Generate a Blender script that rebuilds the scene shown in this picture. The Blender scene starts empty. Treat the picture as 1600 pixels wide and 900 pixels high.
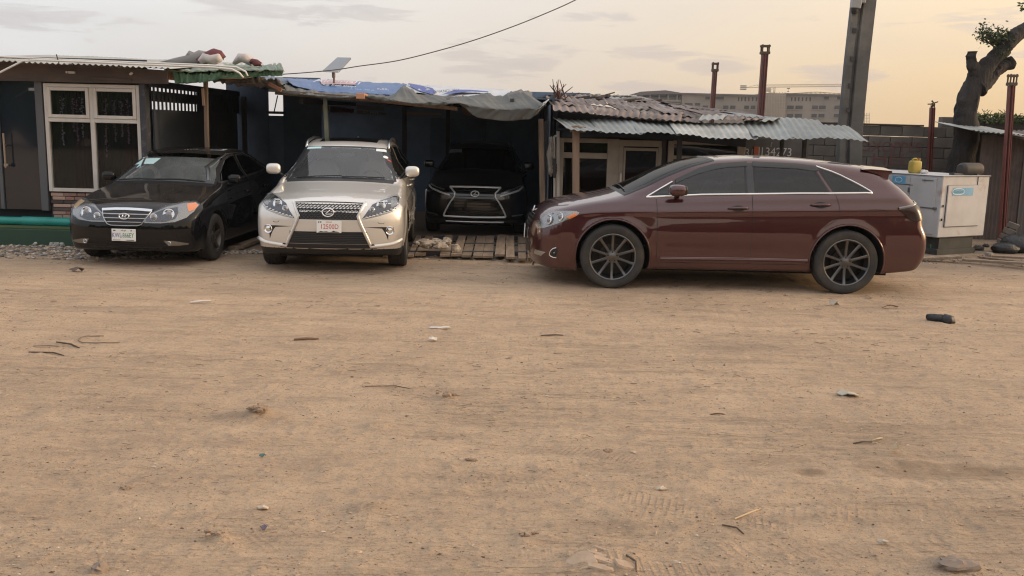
import bpy, math, random
import numpy as np
from mathutils import Vector, Matrix
from mathutils.geometry import delaunay_2d_cdt

random.seed(7)
RNG = np.random.default_rng(11)
SC = bpy.context.scene
COL = SC.collection
PI = math.pi

# ------------------------------------------------------------------ camera
CAM_H, FOC, PITCH, ROLL = 1.886, 1450.0, math.atan(251 / 1450.0), 0.0245
_c, _s = math.cos(PITCH), math.sin(PITCH)
cam_data = bpy.data.cameras.new('camera')
cam_data.sensor_fit = 'HORIZONTAL'
cam_data.sensor_width = 36.0
cam_data.lens = 36.0 * FOC / 1600.0
cam_data.clip_start = 0.05
cam_data.clip_end = 5000
cam = bpy.data.objects.new('camera', cam_data)
COL.objects.link(cam)
_right, _up, _fwd = Vector((1, 0, 0)), Vector((0, _s, _c)), Vector((0, _c, -_s))
_r2 = _right * math.cos(ROLL) + _up * math.sin(ROLL)
_u2 = -_right * math.sin(ROLL) + _up * math.cos(ROLL)
_m = Matrix((_r2, _u2, -_fwd)).transposed().to_4x4()
_m.translation = (0, 0, CAM_H)
cam.matrix_world = _m
SC.camera = cam

# ------------------------------------------------------------------ view, sky, sun
SC.view_settings.view_transform = 'Standard'
SC.view_settings.look = 'None'
SC.view_settings.exposure = 0.25
SC.view_settings.gamma = 1.0

SUN_EL, SUN_AZ = math.radians(14), math.radians(6)      # azimuth counted from +X towards +Y
SUN_DIR = Vector((math.cos(SUN_EL) * math.cos(SUN_AZ), math.cos(SUN_EL) * math.sin(SUN_AZ), math.sin(SUN_EL)))
sun_data = bpy.data.lights.new('sun', 'SUN')
sun_data.energy = 1.5
sun_data.angle = math.radians(12)
sun_data.color = (1.0, 0.70, 0.42)
sun = bpy.data.objects.new('sun', sun_data)
COL.objects.link(sun)
sun.rotation_euler = SUN_DIR.to_track_quat('Z', 'Y').to_euler()
sun.location = (30, 5, 12)


SC.cycles.filter_width = 1.15


class NT:
    """small helper to write node trees"""
    def __init__(self, tree):
        self.t = tree
        self.n = tree.nodes
        self.l = tree.links

    def node(self, kind, **kw):
        nd = self.n.new(kind)
        ins = kw.pop('ins', {})
        for k, v in kw.items():
            setattr(nd, k, v)
        for k, v in ins.items():
            s = nd.inputs[k]
            if isinstance(v, bpy.types.NodeSocket):
                self.l.new(v, s)
            else:
                s.default_value = v
        return nd

    def math(self, op, a, b=0.0, c=None, clamp=False):
        nd = self.n.new('ShaderNodeMath')
        nd.operation = op
        nd.use_clamp = clamp
        for i, v in enumerate((a, b, c)):
            if v is None:
                continue
            if isinstance(v, bpy.types.NodeSocket):
                self.l.new(v, nd.inputs[i])
            else:
                nd.inputs[i].default_value = v
        return nd.outputs[0]

    def mix(self, fac, a, b, blend='MIX'):
        nd = self.n.new('ShaderNodeMix')
        nd.data_type = 'RGBA'
        nd.blend_type = blend
        for s, v in ((nd.inputs[0], fac), (nd.inputs[6], a), (nd.inputs[7], b)):
            if isinstance(v, bpy.types.NodeSocket):
                self.l.new(v, s)
            elif isinstance(v, (int, float)):
                s.default_value = v
            else:
                s.default_value = tuple(v) + ((1,) if len(v) == 3 else ())
        return nd.outputs[2]

    def ramp(self, fac, stops, interp='LINEAR'):
        nd = self.n.new('ShaderNodeValToRGB')
        cr = nd.color_ramp
        cr.interpolation = interp
        while len(cr.elements) < len(stops):
            cr.elements.new(0.5)
        for e, (p, c) in zip(cr.elements, stops):
            e.position = p
            if isinstance(c, (int, float)):
                c = (c, c, c)
            e.color = tuple(c) + (1,)
        if isinstance(fac, bpy.types.NodeSocket):
            self.l.new(fac, nd.inputs[0])
        return nd.outputs[0]

    def noise(self, vec, scale, detail=4, rough=0.6, out='Fac', dist=0.0):
        nd = self.n.new('ShaderNodeTexNoise')
        nd.inputs['Scale'].default_value = scale
        nd.inputs['Detail'].default_value = detail
        nd.inputs['Roughness'].default_value = rough
        nd.inputs['Distortion'].default_value = dist
        if vec is not None:
            self.l.new(vec, nd.inputs['Vector'])
        return nd.outputs[out]

    def mapping(self, vec, scale=(1, 1, 1), rot=(0, 0, 0), loc=(0, 0, 0)):
        nd = self.n.new('ShaderNodeMapping')
        nd.inputs['Scale'].default_value = scale
        nd.inputs['Rotation'].default_value = rot
        nd.inputs['Location'].default_value = loc
        self.l.new(vec, nd.inputs['Vector'])
        return nd.outputs[0]


world = bpy.data.worlds.new('World')
SC.world = world
world.use_nodes = True
wt = NT(world.node_tree)
wt.n.clear()
w_out = wt.node('ShaderNodeOutputWorld')
sky = wt.node('ShaderNodeTexSky', sky_type='NISHITA')
sky.sun_disc = False
sky.sun_elevation = SUN_EL
sky.sun_rotation = PI / 2 - SUN_AZ
sky.air_density = 1.0
sky.dust_density = 5.0
sky.ozone_density = 1.0
bg_sky = wt.node('ShaderNodeBackground', ins={'Color': sky.outputs[0], 'Strength': 0.05})
# evening haze and thin high cloud over the whole sky
gen = wt.node('ShaderNodeTexCoord').outputs['Generated']
sep = wt.node('ShaderNodeSeparateXYZ', ins={0: gen})
dx, dy, dz = sep.outputs
az = wt.math('ARCTAN2', dx, dy)                 # 0 straight ahead, + to the right
to_sun = wt.math('SINE', az)
el = wt.math('ARCSINE', dz)
low = wt.ramp(wt.math('MULTIPLY_ADD', to_sun, 0.5, 0.5),
              [(0.0, (0.52, 0.52, 0.55)), (0.27, (0.625, 0.62, 0.625)), (0.5, (0.605, 0.52, 0.445)),
               (0.72, (0.70, 0.48, 0.245)), (1.0, (0.88, 0.53, 0.22))])
high = wt.ramp(wt.math('MULTIPLY_ADD', to_sun, 0.5, 0.5),
               [(0.0, (0.78, 0.80, 0.84)), (0.5, (0.92, 0.90, 0.90)), (1.0, (1.0, 0.90, 0.80))])
efac = wt.math('MULTIPLY', el, 1.6, clamp=True)
haze_col = wt.mix(efac, low, high)
cvec = wt.node('ShaderNodeCombineXYZ', ins={0: az, 1: wt.math('MULTIPLY', el, 3.4), 2: 0.0}).outputs[0]
cn = wt.noise(wt.mapping(cvec, (1.0, 1.9, 1.0)), 11.0, 6, 0.62, dist=0.6)
cn2 = wt.noise(cvec, 2.6, 4, 0.5)
blob = None
# (azimuth deg, elevation deg, half width deg, half height deg, weight) of the small clouds in view
for a_, e_, w_, h_, k_ in [(-0.6, 4.0, 4.2, 1.3, .62), (8.2, 4.6, 3.0, .62, .75), (11.8, 3.8, 2.2, .7, .65), (8.6, 2.2, 4.6, .75, .35),
                           (18.8, 3.1, 3.2, .9, .6), (-14.5, 6.6, 6.5, 1.1, .5), (-8.0, 6.2, 3.0, .6, .45), (6.0, 6.4, 3.0, .5, .4), (33, 4.5, 6, 1.0, .5),
                           (-30, 5, 8, 1.2, .5), (27, 6.2, 5, .8, .35), (48, 7, 9, 1.6, .5), (-55, 6, 9, 1.6, .5)]:
    u = wt.math('DIVIDE', wt.math('SUBTRACT', az, math.radians(a_)), math.radians(w_))
    v = wt.math('DIVIDE', wt.math('SUBTRACT', el, math.radians(e_)), math.radians(h_))
    r2 = wt.math('ADD', wt.math('MULTIPLY', u, u), wt.math('MULTIPLY', v, v))
    b = wt.math('MULTIPLY', wt.math('SUBTRACT', 1.0, r2), k_)
    blob = b if blob is None else wt.math('MAXIMUM', blob, b)
cfac = wt.math('ADD', wt.math('MAXIMUM', blob, -0.35), wt.math('MULTIPLY', wt.math('SUBTRACT', cn, 0.5), 3.4))
cfac = wt.ramp(cfac, [(0.0, 0.0), (0.55, 0.75), (1.0, 1.0)], 'EASE')
veil = wt.ramp(cn2, [(0.42, 0.0), (0.75, 1.0)], 'EASE')
cloud_col = wt.mix(wt.math('MULTIPLY_ADD', to_sun, 0.5, 0.5), (0.44, 0.43, 0.46), (0.52, 0.40, 0.35))
haze_col = wt.mix(wt.math('MULTIPLY', veil, 0.30), haze_col, cloud_col)
haze_col = wt.mix(wt.math('MULTIPLY', cfac, 0.75), haze_col, cloud_col)
haze_col = wt.mix(wt.math('MULTIPLY', el, -12.0, clamp=True), haze_col, (0.30, 0.22, 0.15))
bg_haze = wt.node('ShaderNodeBackground', ins={'Color': haze_col, 'Strength': 0.965})
add = wt.node('ShaderNodeAddShader', ins={0: bg_sky.outputs[0], 1: bg_haze.outputs[0]})
wt.l.new(add.outputs[0], w_out.inputs[0])


# ------------------------------------------------------------------ rays of the photograph (to place things where they stand)
def ray(px, py):
    u, v = px - 800.0, 450.0 - py
    u0 = u * math.cos(ROLL) - v * math.sin(ROLL)
    v0 = u * math.sin(ROLL) + v * math.cos(ROLL)
    return u0, _c * FOC + _s * v0, -_s * FOC + _c * v0


def at(px, py, Y):
    d = ray(px, py)
    t = Y / d[1]
    return Vector((d[0] * t, Y, CAM_H + d[2] * t))


def on_ground(px, py, z=0.0):
    d = ray(px, py)
    t = (z - CAM_H) / d[2]
    return Vector((d[0] * t, d[1] * t, z))


# ------------------------------------------------------------------ materials
MATS = {}


def mat(name, col, rough=0.6, metal=0.0, col2=None, scale=6.0, detail=5, lo=0.35, hi=0.65, bump=0.0, bscale=None,
        stretch=(1, 1, 1), coat=0.0, spec=0.5, rough2=None, col3=None, scale3=1.5, lo3=.5, hi3=.7, trans=0.0, random_v=0.0):
    if name in MATS:
        return MATS[name]
    m = bpy.data.materials.new(name)
    m.use_nodes = True
    t = NT(m.node_tree)
    bs = t.n['Principled BSDF']
    bs.inputs['Base Color'].default_value = tuple(col) + (1,)
    bs.inputs['Roughness'].default_value = rough
    bs.inputs['Metallic'].default_value = metal
    bs.inputs['Specular IOR Level'].default_value = spec
    bs.inputs['Coat Weight'].default_value = coat
    bs.inputs['Coat Roughness'].default_value = 0.04
    if trans:
        bs.inputs['Transmission Weight'].default_value = trans
    tc = t.node('ShaderNodeTexCoord').outputs['Object']
    vec = t.mapping(tc, stretch)
    out = None
    if col2 is not None:
        f = t.ramp(t.noise(vec, scale, detail), [(lo, 0.0), (hi, 1.0)])
        out = t.mix(f, col, col2)
        if rough2 is not None:
            t.l.new(t.math('MULTIPLY_ADD', f, rough2 - rough, rough), bs.inputs['Roughness'])
    if col3 is not None:
        f3 = t.ramp(t.noise(t.mapping(tc, stretch, loc=(3.1, 7.7, 1.3)), scale3, 6, 0.65), [(lo3, 0.0), (hi3, 1.0)])
        out = t.mix(f3, out if out is not None else col, col3)
    if random_v:
        oi = t.node('ShaderNodeObjectInfo').outputs['Random']
        hs = t.node('ShaderNodeHueSaturation', ins={'Value': t.math('MULTIPLY_ADD', oi, 2 * random_v, 1 - random_v)})
        if out is not None:
            t.l.new(out, hs.inputs['Color'])
        else:
            hs.inputs['Color'].default_value = tuple(col) + (1,)
        out = hs.outputs[0]
    if out is not None:
        t.l.new(out, bs.inputs['Base Color'])
    if bump:
        b = t.node('ShaderNodeBump', ins={'Strength': 1.0, 'Distance': bump, 'Height': t.noise(vec, bscale or scale * 3, 4)})
        t.l.new(b.outputs[0], bs.inputs['Normal'])
    MATS[name] = m
    return m


def glass_mat(name, tint, rough=0.03, ior=1.5, dust=0.0, dustcol=(.35, .33, .31), gloss=1.0):
    """thin car or window glass: tinted see-through with a mirror-like surface"""
    if name in MATS:
        return MATS[name]
    m = bpy.data.materials.new(name)
    m.use_nodes = True
    t = NT(m.node_tree)
    t.n.clear()
    o = t.node('ShaderNodeOutputMaterial')
    tr = t.node('ShaderNodeBsdfTransparent', ins={'Color': tuple(tint) + (1,)})
    gl = t.node('ShaderNodeBsdfGlossy', ins={'Color': (1, 1, 1, 1), 'Roughness': rough})
    lw = t.node('ShaderNodeLayerWeight', ins={'Blend': 0.5})
    f0 = ((ior - 1) / (ior + 1)) ** 2 * 1.7                  # two surfaces of a thin pane
    fac = t.math('MULTIPLY_ADD', t.math('POWER', lw.outputs['Facing'], 5.0), (1 - f0) * gloss * .8, f0 * gloss, clamp=True)
    mx = t.node('ShaderNodeMixShader', ins={0: fac, 1: tr.outputs[0], 2: gl.outputs[0]})
    res = mx.outputs[0]
    if dust:  # pale film over the glass, dust and windscreen sheen alike
        df = t.node('ShaderNodeBsdfDiffuse', ins={'Color': tuple(dustcol) + (1,)})
        tc = t.node('ShaderNodeTexCoord').outputs['Object']
        n = t.ramp(t.noise(tc, 3.0, 5), [(0.3, 0.5), (0.75, 1.0)])
        mx2 = t.node('ShaderNodeMixShader', ins={0: t.math('MULTIPLY', n, dust), 1: res, 2: df.outputs[0]})
        res = mx2.outputs[0]
    t.l.new(res, o.inputs[0])
    MATS[name] = m
    return m


# ------------------------------------------------------------------ object helpers
ROOTINV = {}


def tag(o, label=None, cat=None, group=None, kind=None):
    if label:
        o['label'] = label
    if cat:
        o['category'] = cat
    if group:
        o['group'] = group
    if kind:
        o['kind'] = kind
    return o


def thing(name, label, cat, loc=(0, 0, 0), rz=0.0, group=None):
    o = bpy.data.objects.new(name, None)
    o.empty_display_size = 0.2
    COL.objects.link(o)
    o.location = loc
    o.rotation_euler = (0, 0, rz)
    tag(o, label, cat, group)
    ROOTINV[o.name] = (Matrix.Translation(Vector(loc)) @ Matrix.Rotation(rz, 4, 'Z')).inverted()
    return o


def link(name, me, parent=None):
    o = bpy.data.objects.new(name, me)
    COL.objects.link(o)
    if parent is not None:
        o.parent = parent
        if parent.name in ROOTINV:
            ROOTINV[o.name] = ROOTINV[parent.name]
    return o


class MB:
    """collects shapes; build() links them as ONE mesh object"""
    def __init__(self):
        self.v, self.f, self.mi = [], [], []

    def add(self, verts, faces, mi=0):
        b = len(self.v)
        self.v.extend([tuple(p) for p in verts])
        self.f.extend([tuple(i + b for i in q) for q in faces])
        self.mi.extend([mi] * len(faces))
        return self

    def box(self, c, s, rot=(0, 0, 0), bev=0.0, mi=0, taper=1.0):
        """centre, full size, euler rotation; bev cuts the edges"""
        hx, hy, hz = s[0] / 2, s[1] / 2, s[2] / 2
        from mathutils import Euler
        R = Euler(rot).to_matrix()
        c = Vector(c)
        if bev <= 0:
            vs = [Vector((x * hx * (taper if z > 0 else 1), y * hy * (taper if z > 0 else 1), z * hz)) for x in (-1, 1) for y in (-1, 1) for z in (-1, 1)]
            fs = [(0, 1, 3, 2), (4, 6, 7, 5), (0, 4, 5, 1), (2, 3, 7, 6), (0, 2, 6, 4), (1, 5, 7, 3)]
        else:
            b = min(bev, hx * .98, hy * .98, hz * .98)
            vs, idx = [], {}
            for sx in (-1, 1):
                for sy in (-1, 1):
                    for sz in (-1, 1):
                        for k in range(3):
                            p = [sx * hx, sy * hy, sz * hz]
                            for j in range(3):
                                if j != k:
                                    p[j] -= (sx, sy, sz)[j] * b
                            idx[(sx, sy, sz, k)] = len(vs)
                            vs.append(Vector(p))
            fs = []
            for k in range(3):
                a, d = (k + 1) % 3, (k + 2) % 3
                for sgn in (-1, 1):
                    q = []
                    for (u, w) in ((-1, -1), (1, -1), (1, 1), (-1, 1)):
                        t = [0, 0, 0]
                        t[k], t[a], t[d] = sgn, u, w
                        q.append(idx[(t[0], t[1], t[2], k)])
                    fs.append(tuple(q) if sgn > 0 else tuple(reversed(q)))
            for k in range(3):
                a, d = (k + 1) % 3, (k + 2) % 3
                for u in (-1, 1):
                    for w in (-1, 1):
                        q = []
                        for (sg, kk) in ((-1, a), (1, a), (1, d), (-1, d)):
                            t = [0, 0, 0]
                            t[k], t[a], t[d] = sg, u, w
                            q.append(idx[(t[0], t[1], t[2], kk)])
                        fs.append(tuple(q) if u * w > 0 else tuple(reversed(q)))
            for sx in (-1, 1):
                for sy in (-1, 1):
                    for sz in (-1, 1):
                        q = [idx[(sx, sy, sz, k)] for k in range(3)]
                        fs.append(tuple(q) if sx * sy * sz > 0 else tuple(reversed(q)))
        return self.add([c + R @ p for p in vs], fs, mi)

    def bar(self, a, b, w, d=None, bev=0.0, mi=0, up=(0, 0, 1)):
        """rectangular bar from a to b, w across, d the other way"""
        a, b = Vector(a), Vector(b)
        d = w if d is None else d
        z = (b - a)
        L = z.length
        z.normalize()
        u = Vector(up)
        if abs(z.dot(u)) > .95:
            u = Vector((0, 1, 0))
        x = u.cross(z).normalized()
        y = z.cross(x)
        R = Matrix((x, y, z)).transposed()
        return self.box((a + b) / 2, (w, d, L), R.to_euler(), bev, mi)

    def tube(self, path, r, n=8, cap=True, mi=0):
        path = [Vector(p) for p in path]
        rs = r if isinstance(r, (list, tuple)) else [r] * len(path)
        rings = []
        t0 = (path[1] - path[0]).normalized()
        u = Vector((0, 0, 1)) if abs(t0.z) < .9 else Vector((0, 1, 0))
        x = u.cross(t0).normalized()
        for i, p in enumerate(path):
            t = ((path[min(i + 1, len(path) - 1)] - path[max(i - 1, 0)])).normalized()
            x = (x - t * x.dot(t)).normalized()
            y = t.cross(x)
            rings.append([p + (x * math.cos(2 * PI * k / n) + y * math.sin(2 * PI * k / n)) * rs[i] for k in range(n)])
        vs = [p for q in rings for p in q]
        fs = [(i * n + k, i * n + (k + 1) % n, (i + 1) * n + (k + 1) % n, (i + 1) * n + k) for i in range(len(path) - 1) for k in range(n)]
        if cap:
            fs.append(tuple(reversed(range(n))))
            fs.append(tuple((len(path) - 1) * n + k for k in range(n)))
        return self.add(vs, fs, mi)

    def lathe(self, prof, c=(0, 0, 0), axis='z', n=24, mi=0, R=None, closed=False):
        """prof: (radius, height) pairs turned about an axis through c"""
        c = Vector(c)
        vs = []
        for r, h in prof:
            for k in range(n):
                a = 2 * PI * k / n
                p = Vector((r * math.cos(a), r * math.sin(a), h))
                if axis == 'y':
                    p = Vector((p.x, p.z, -p.y)) if False else Vector((p.x, p.z, p.y))
                elif axis == 'x':
                    p = Vector((p.z, p.x, p.y))
                if R is not None:
                    p = R @ p
                vs.append(c + p)
        m = len(prof)
        fs = []
        for i in range(m if closed else m - 1):
            j = (i + 1) % m
            for k in range(n):
                fs.append((i * n + k, i * n + (k + 1) % n, j * n + (k + 1) % n, j * n + k))
        return self.add(vs, fs, mi)

    def prism(self, poly, a0, a1, plane='xz', mi=0):
        """2D polygon swept along the third axis from a0 to a1 (xz: along y, xy: along z, yz: along x)"""
        n = len(poly)

        def P(p, a):
            return {'xz': (p[0], a, p[1]), 'xy': (p[0], p[1], a), 'yz': (a, p[0], p[1])}[plane]
        vs = [P(p, a0) for p in poly] + [P(p, a1) for p in poly]
        fs = [tuple(range(n)), tuple(reversed(range(n, 2 * n)))] + [(i, i + n, (i + 1) % n + n, (i + 1) % n) for i in range(n)]
        return self.add(vs, fs, mi)

    def blob(self, c, s, n=12, m=8, p=2.0, R=None, noise=0.0, mi=0, seed=None):
        """superellipsoid, noise makes it a lump"""
        rg = random.Random(seed if seed is not None else len(self.v))

        def sp(w, e):
            return math.copysign(abs(w) ** e, w)
        e = 2.0 / p
        vs = []
        c = Vector(c)
        for i in range(m + 1):
            ph = -PI / 2 + PI * i / m
            for k in range(n):
                th = 2 * PI * k / n
                q = Vector((s[0] * sp(math.cos(ph), e) * sp(math.cos(th), e), s[1] * sp(math.cos(ph), e) * sp(math.sin(th), e), s[2] * sp(math.sin(ph), e)))
                q *= 1 + noise * rg.uniform(-1, 1) * (1 if 0 < i < m else 0)
                vs.append(c + (R @ q if R is not None else q))
        fs = [(i * n + k, i * n + (k + 1) % n, (i + 1) * n + (k + 1) % n, (i + 1) * n + k) for i in range(m) for k in range(n)]
        return self.add(vs, fs, mi)

    def build(self, name, mats, parent=None, smooth=False, local=False, sharp=None):
        inv = None
        if parent is not None and not local:
            inv = ROOTINV.get(parent.name)
        vs = self.v
        if inv is not None:
            vs = [inv @ Vector(p) for p in vs]
        me = bpy.data.meshes.new(name)
        me.from_pydata(vs, [], self.f)
        if not isinstance(mats, (list, tuple)):
            mats = [mats]
        for m in mats:
            me.materials.append(m)
        if len(mats) > 1:
            me.polygons.foreach_set('material_index', self.mi)
        import bmesh
        bm = bmesh.new()
        bm.from_mesh(me)
        bmesh.ops.remove_doubles(bm, verts=bm.verts, dist=1e-6)
        bmesh.ops.recalc_face_normals(bm, faces=bm.faces)
        bm.to_mesh(me)
        bm.free()
        if smooth:
            me.polygons.foreach_set('use_smooth', [True] * len(me.polygons))
            if sharp:
                me.set_sharp_from_angle(angle=math.radians(sharp))
        return link(name, me, parent)


def copy_of(o, parent=None, name=None):
    c = o.copy()
    COL.objects.link(c)
    c.parent = parent
    return c


def copy_tree(o, parent=None):
    c = copy_of(o, parent)
    for ch in o.children:
        copy_tree(ch, c)
    return c


def fast_mesh(name, verts, faces, mats, normals=None, smooth=True):
    """verts (n,3), faces list of (k,m) arrays with m = 3 or 4"""
    me = bpy.data.meshes.new(name)
    verts = np.asarray(verts, dtype=np.float32)
    if not isinstance(faces, list):
        faces = [faces]
    faces = [np.asarray(f, dtype=np.int32) for f in faces if len(f)]
    me.vertices.add(len(verts))
    me.vertices.foreach_set('co', verts.ravel())
    nl = sum(f.size for f in faces)
    nf = sum(len(f) for f in faces)
    me.loops.add(nl)
    me.loops.foreach_set('vertex_index', np.concatenate([f.ravel() for f in faces]))
    me.polygons.add(nf)
    tot = np.concatenate([np.full(len(f), f.shape[1], np.int32) for f in faces])
    me.polygons.foreach_set('loop_start', np.concatenate(([0], np.cumsum(tot)[:-1])).astype(np.int32))
    if not isinstance(mats, (list, tuple)):
        mats = [mats]
    for m in mats:
        me.materials.append(m)
    me.update(calc_edges=True)
    me.polygons.foreach_set('use_smooth', np.full(nf, smooth))
    if normals is not None:
        me.normals_split_custom_set_from_vertices(np.asarray(normals, dtype=np.float32).tolist())
    me.update()
    return me


def text_mesh(body, size, M, thick=0.0, shear=0.0, squeeze=1.0, spacing=1.0):
    """lettering as a mesh; M places its plane (x right, y up)"""
    cu = bpy.data.curves.new('lettering', 'FONT')
    cu.body = body
    cu.size = size
    cu.align_x = 'CENTER'
    cu.align_y = 'CENTER'
    cu.extrude = thick
    cu.shear = shear
    cu.space_character = spacing
    cu.resolution_u = 3
    ob = bpy.data.objects.new('lettering', cu)
    COL.objects.link(ob)
    dg = bpy.context.evaluated_depsgraph_get()
    me = bpy.data.meshes.new_from_object(ob.evaluated_get(dg))
    bpy.data.objects.remove(ob)
    bpy.data.curves.remove(cu)
    me.transform(Matrix.Diagonal((squeeze, 1, 1, 1)))
    me.transform(M)
    return me


def lettering(name, body, size, M, m, parent, **kw):
    me = text_mesh(body, size, M, **kw)
    if parent is not None and parent.name in ROOTINV and not kw.get('local'):
        me.transform(ROOTINV[parent.name])
    me.materials.clear()
    me.materials.append(m)
    return link(name, me, parent)


def frame(o, x, y):
    """matrix with columns x, y, x^y at o"""
    x, y = Vector(x).normalized(), Vector(y).normalized()
    z = x.cross(y)
    M = Matrix((x, y, z)).transposed().to_4x4()
    M.translation = o
    return M


# value noise for the terrain
_PERM = RNG.random((256, 256))


def vnoise(x, y):
    xi, yi = np.floor(x).astype(int), np.floor(y).astype(int)
    fx, fy = x - xi, y - yi
    fx, fy = fx * fx * (3 - 2 * fx), fy * fy * (3 - 2 * fy)
    g = lambda a, b: _PERM[a & 255, b & 255]
    return (g(xi, yi) * (1 - fx) + g(xi + 1, yi) * fx) * (1 - fy) + (g(xi, yi + 1) * (1 - fx) + g(xi + 1, yi + 1) * fx) * fy - 0.5


def fbm(x, y, octv=4, gain=0.5):
    s, a = 0, 1.0
    for k in range(octv):
        s = s + a * vnoise(x * 2 ** k + 17.3 * k, y * 2 ** k + 5.1 * k)
        a *= gain
    return s
# ------------------------------------------------------------------ shared materials and builders of the place
WOOD = mat('weathered_timber', (.22, .155, .11), .85, col2=(.12, .09, .07), scale=3, stretch=(6, 6, .6), bump=.004, bscale=12)
WOODP = mat('pale_timber', (.30, .205, .145), .8, col2=(.20, .14, .10), scale=3, stretch=(7, 7, .5), bump=.003, bscale=10)
WOODX = mat('plank_timber', (.29, .215, .15), .9, col2=(.18, .135, .10), scale=3, stretch=(5, .6, 5), bump=.004, bscale=10, random_v=.22)
DARKPANEL = mat('dark_board', (.12, .165, .225), .8, col2=(.085, .115, .16), scale=2, random_v=.3)
DARKWOOD = mat('dark_timber', (.065, .06, .06), .85, col2=(.04, .04, .042), scale=4)
FASCIA = mat('fascia_ply', (.135, .105, .095), .85, col2=(.075, .062, .06), scale=2.2, lo=.3, hi=.7, stretch=(1, 1, 3))
ALU = mat('white_frame', (.62, .60, .58), .45, col2=(.50, .47, .44), scale=3)
ALUD = mat('dull_frame', (.42, .38, .33), .5, col2=(.32, .28, .24), scale=3)
DARKMET = mat('dark_grey_metal', (.07, .072, .078), .5)
WGLASS = glass_mat('window_glass', (.60, .64, .66), .02, 1.5, .02, gloss=.3)
WGLASSD = glass_mat('dark_window_glass', (.16, .17, .18), .02, 1.5, .015, gloss=.6)
GALV = mat('galvanised_sheet', (.27, .29, .285), .5, .3, col2=(.19, .205, .20), scale=3, col3=(.26, .19, .14), scale3=1.6, lo3=.58, hi3=.75, random_v=.12)
SHADEB = mat('shade_dark_board', (.045, .056, .074), .85, col2=(.03, .037, .05), scale=2)  # darker board copy, the shade of its places put into the colour
RUST = mat('rusted_sheet', (.195, .150, .132), .75, .1, col2=(.125, .092, .08), scale=2.4, lo=.4, hi=.62, col3=(.26, .23, .22), scale3=1.2, lo3=.52, hi3=.70, random_v=.25, bump=.003, bscale=30)
RUSTD = mat('dark_rusted_sheet', (.105, .075, .068), .8, .1, col2=(.06, .048, .045), scale=3, col3=(.13, .12, .12), scale3=1.1, random_v=.3)
SHEETG = mat('old_grey_sheet', (.40, .41, .39), .5, .2, col2=(.27, .27, .25), scale=2.5, col3=(.22, .15, .11), scale3=1.5, lo3=.6, hi3=.8, random_v=.1)
GTARP = mat('green_tarp', (.14, .28, .19), .6, col2=(.085, .19, .125), scale=3, bump=.006, bscale=9)
GTARP2 = mat('faded_green_tarp', (.23, .27, .21), .7, col2=(.15, .18, .14), scale=3, bump=.006, bscale=9)
GREYTARP = mat('grey_tarp', (.125, .127, .118), .75, col2=(.088, .090, .087), scale=1.6, stretch=(.5, 2, 2), bump=.006, bscale=6)
BLUEBAN = mat('blue_banner', (.045, .095, .26), .5, col2=(.075, .16, .34), scale=1.5)
DEEPBLUE = mat('deep_blue_print', (.03, .06, .28), .5)
WHITEBAN = mat('white_banner', (.55, .57, .60), .6, col2=(.44, .46, .50), scale=1.5)
PINKBAN = mat('pink_print', (.52, .36, .40), .6)
PRINTW = mat('white_print', (.74, .74, .76), .6)
REDPOLE = mat('red_oxide_steel', (.175, .052, .042), .6, col2=(.11, .035, .03), scale=4, lo=.4, hi=.7)
CONC = mat('pole_concrete', (.128, .122, .112), .9, col2=(.09, .085, .08), scale=2.5, bump=.004, bscale=20, col3=(.20, .19, .17), scale3=.8)
BLOCKM = mat('block_concrete', (.135, .122, .108), .95, col2=(.095, .088, .08), scale=3, bump=.005, bscale=25, random_v=.14)
MORTAR = mat('mortar', (.12, .11, .10), .95)
FARCONC = mat('raw_concrete', (.235, .205, .172), .9, col2=(.165, .15, .132), scale=.12)
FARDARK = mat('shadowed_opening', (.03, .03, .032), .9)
BARK = mat('tree_bark', (.045, .038, .034), .95, col2=(.026, .023, .022), scale=3, stretch=(2, 2, .6), bump=.06, bscale=7)
LEAFM = mat('leaf_green', (.045, .075, .022), .7, random_v=.2)
LEAFM2 = mat('leaf_olive', (.08, .10, .035), .7)
GENW = mat('generator_paint', (.47, .47, .485), .5, col2=(.36, .35, .35), scale=2, lo=.4, hi=.75, col3=(.25, .13, .085), scale3=2.3, lo3=.61, hi3=.78)
GENBLUE = mat('label_blue', (.10, .31, .52), .5, col2=(.16, .38, .56), scale=8)
BLACKM = mat('sooty_black', (.02, .02, .021), .7)
TEAL = mat('teal_pipe', (.015, .235, .20), .4, col2=(.03, .29, .26), scale=4)
DKGREEN = mat('dark_green_step', (.022, .055, .036), .8, col2=(.03, .07, .042), scale=2)
STEPTOP = mat('green_step_top', (.085, .115, .045), .9, col2=(.06, .085, .035), scale=3)  # lighter green for the top face of the step
PVC = mat('white_conduit', (.66, .65, .62), .5)
BRICKM = mat('brick_tile', (.27, .155, .125), .75, col2=(.20, .11, .09), scale=9, random_v=.45)
DARKIN = mat('dark_room', (.045, .055, .065), .9)


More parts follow.
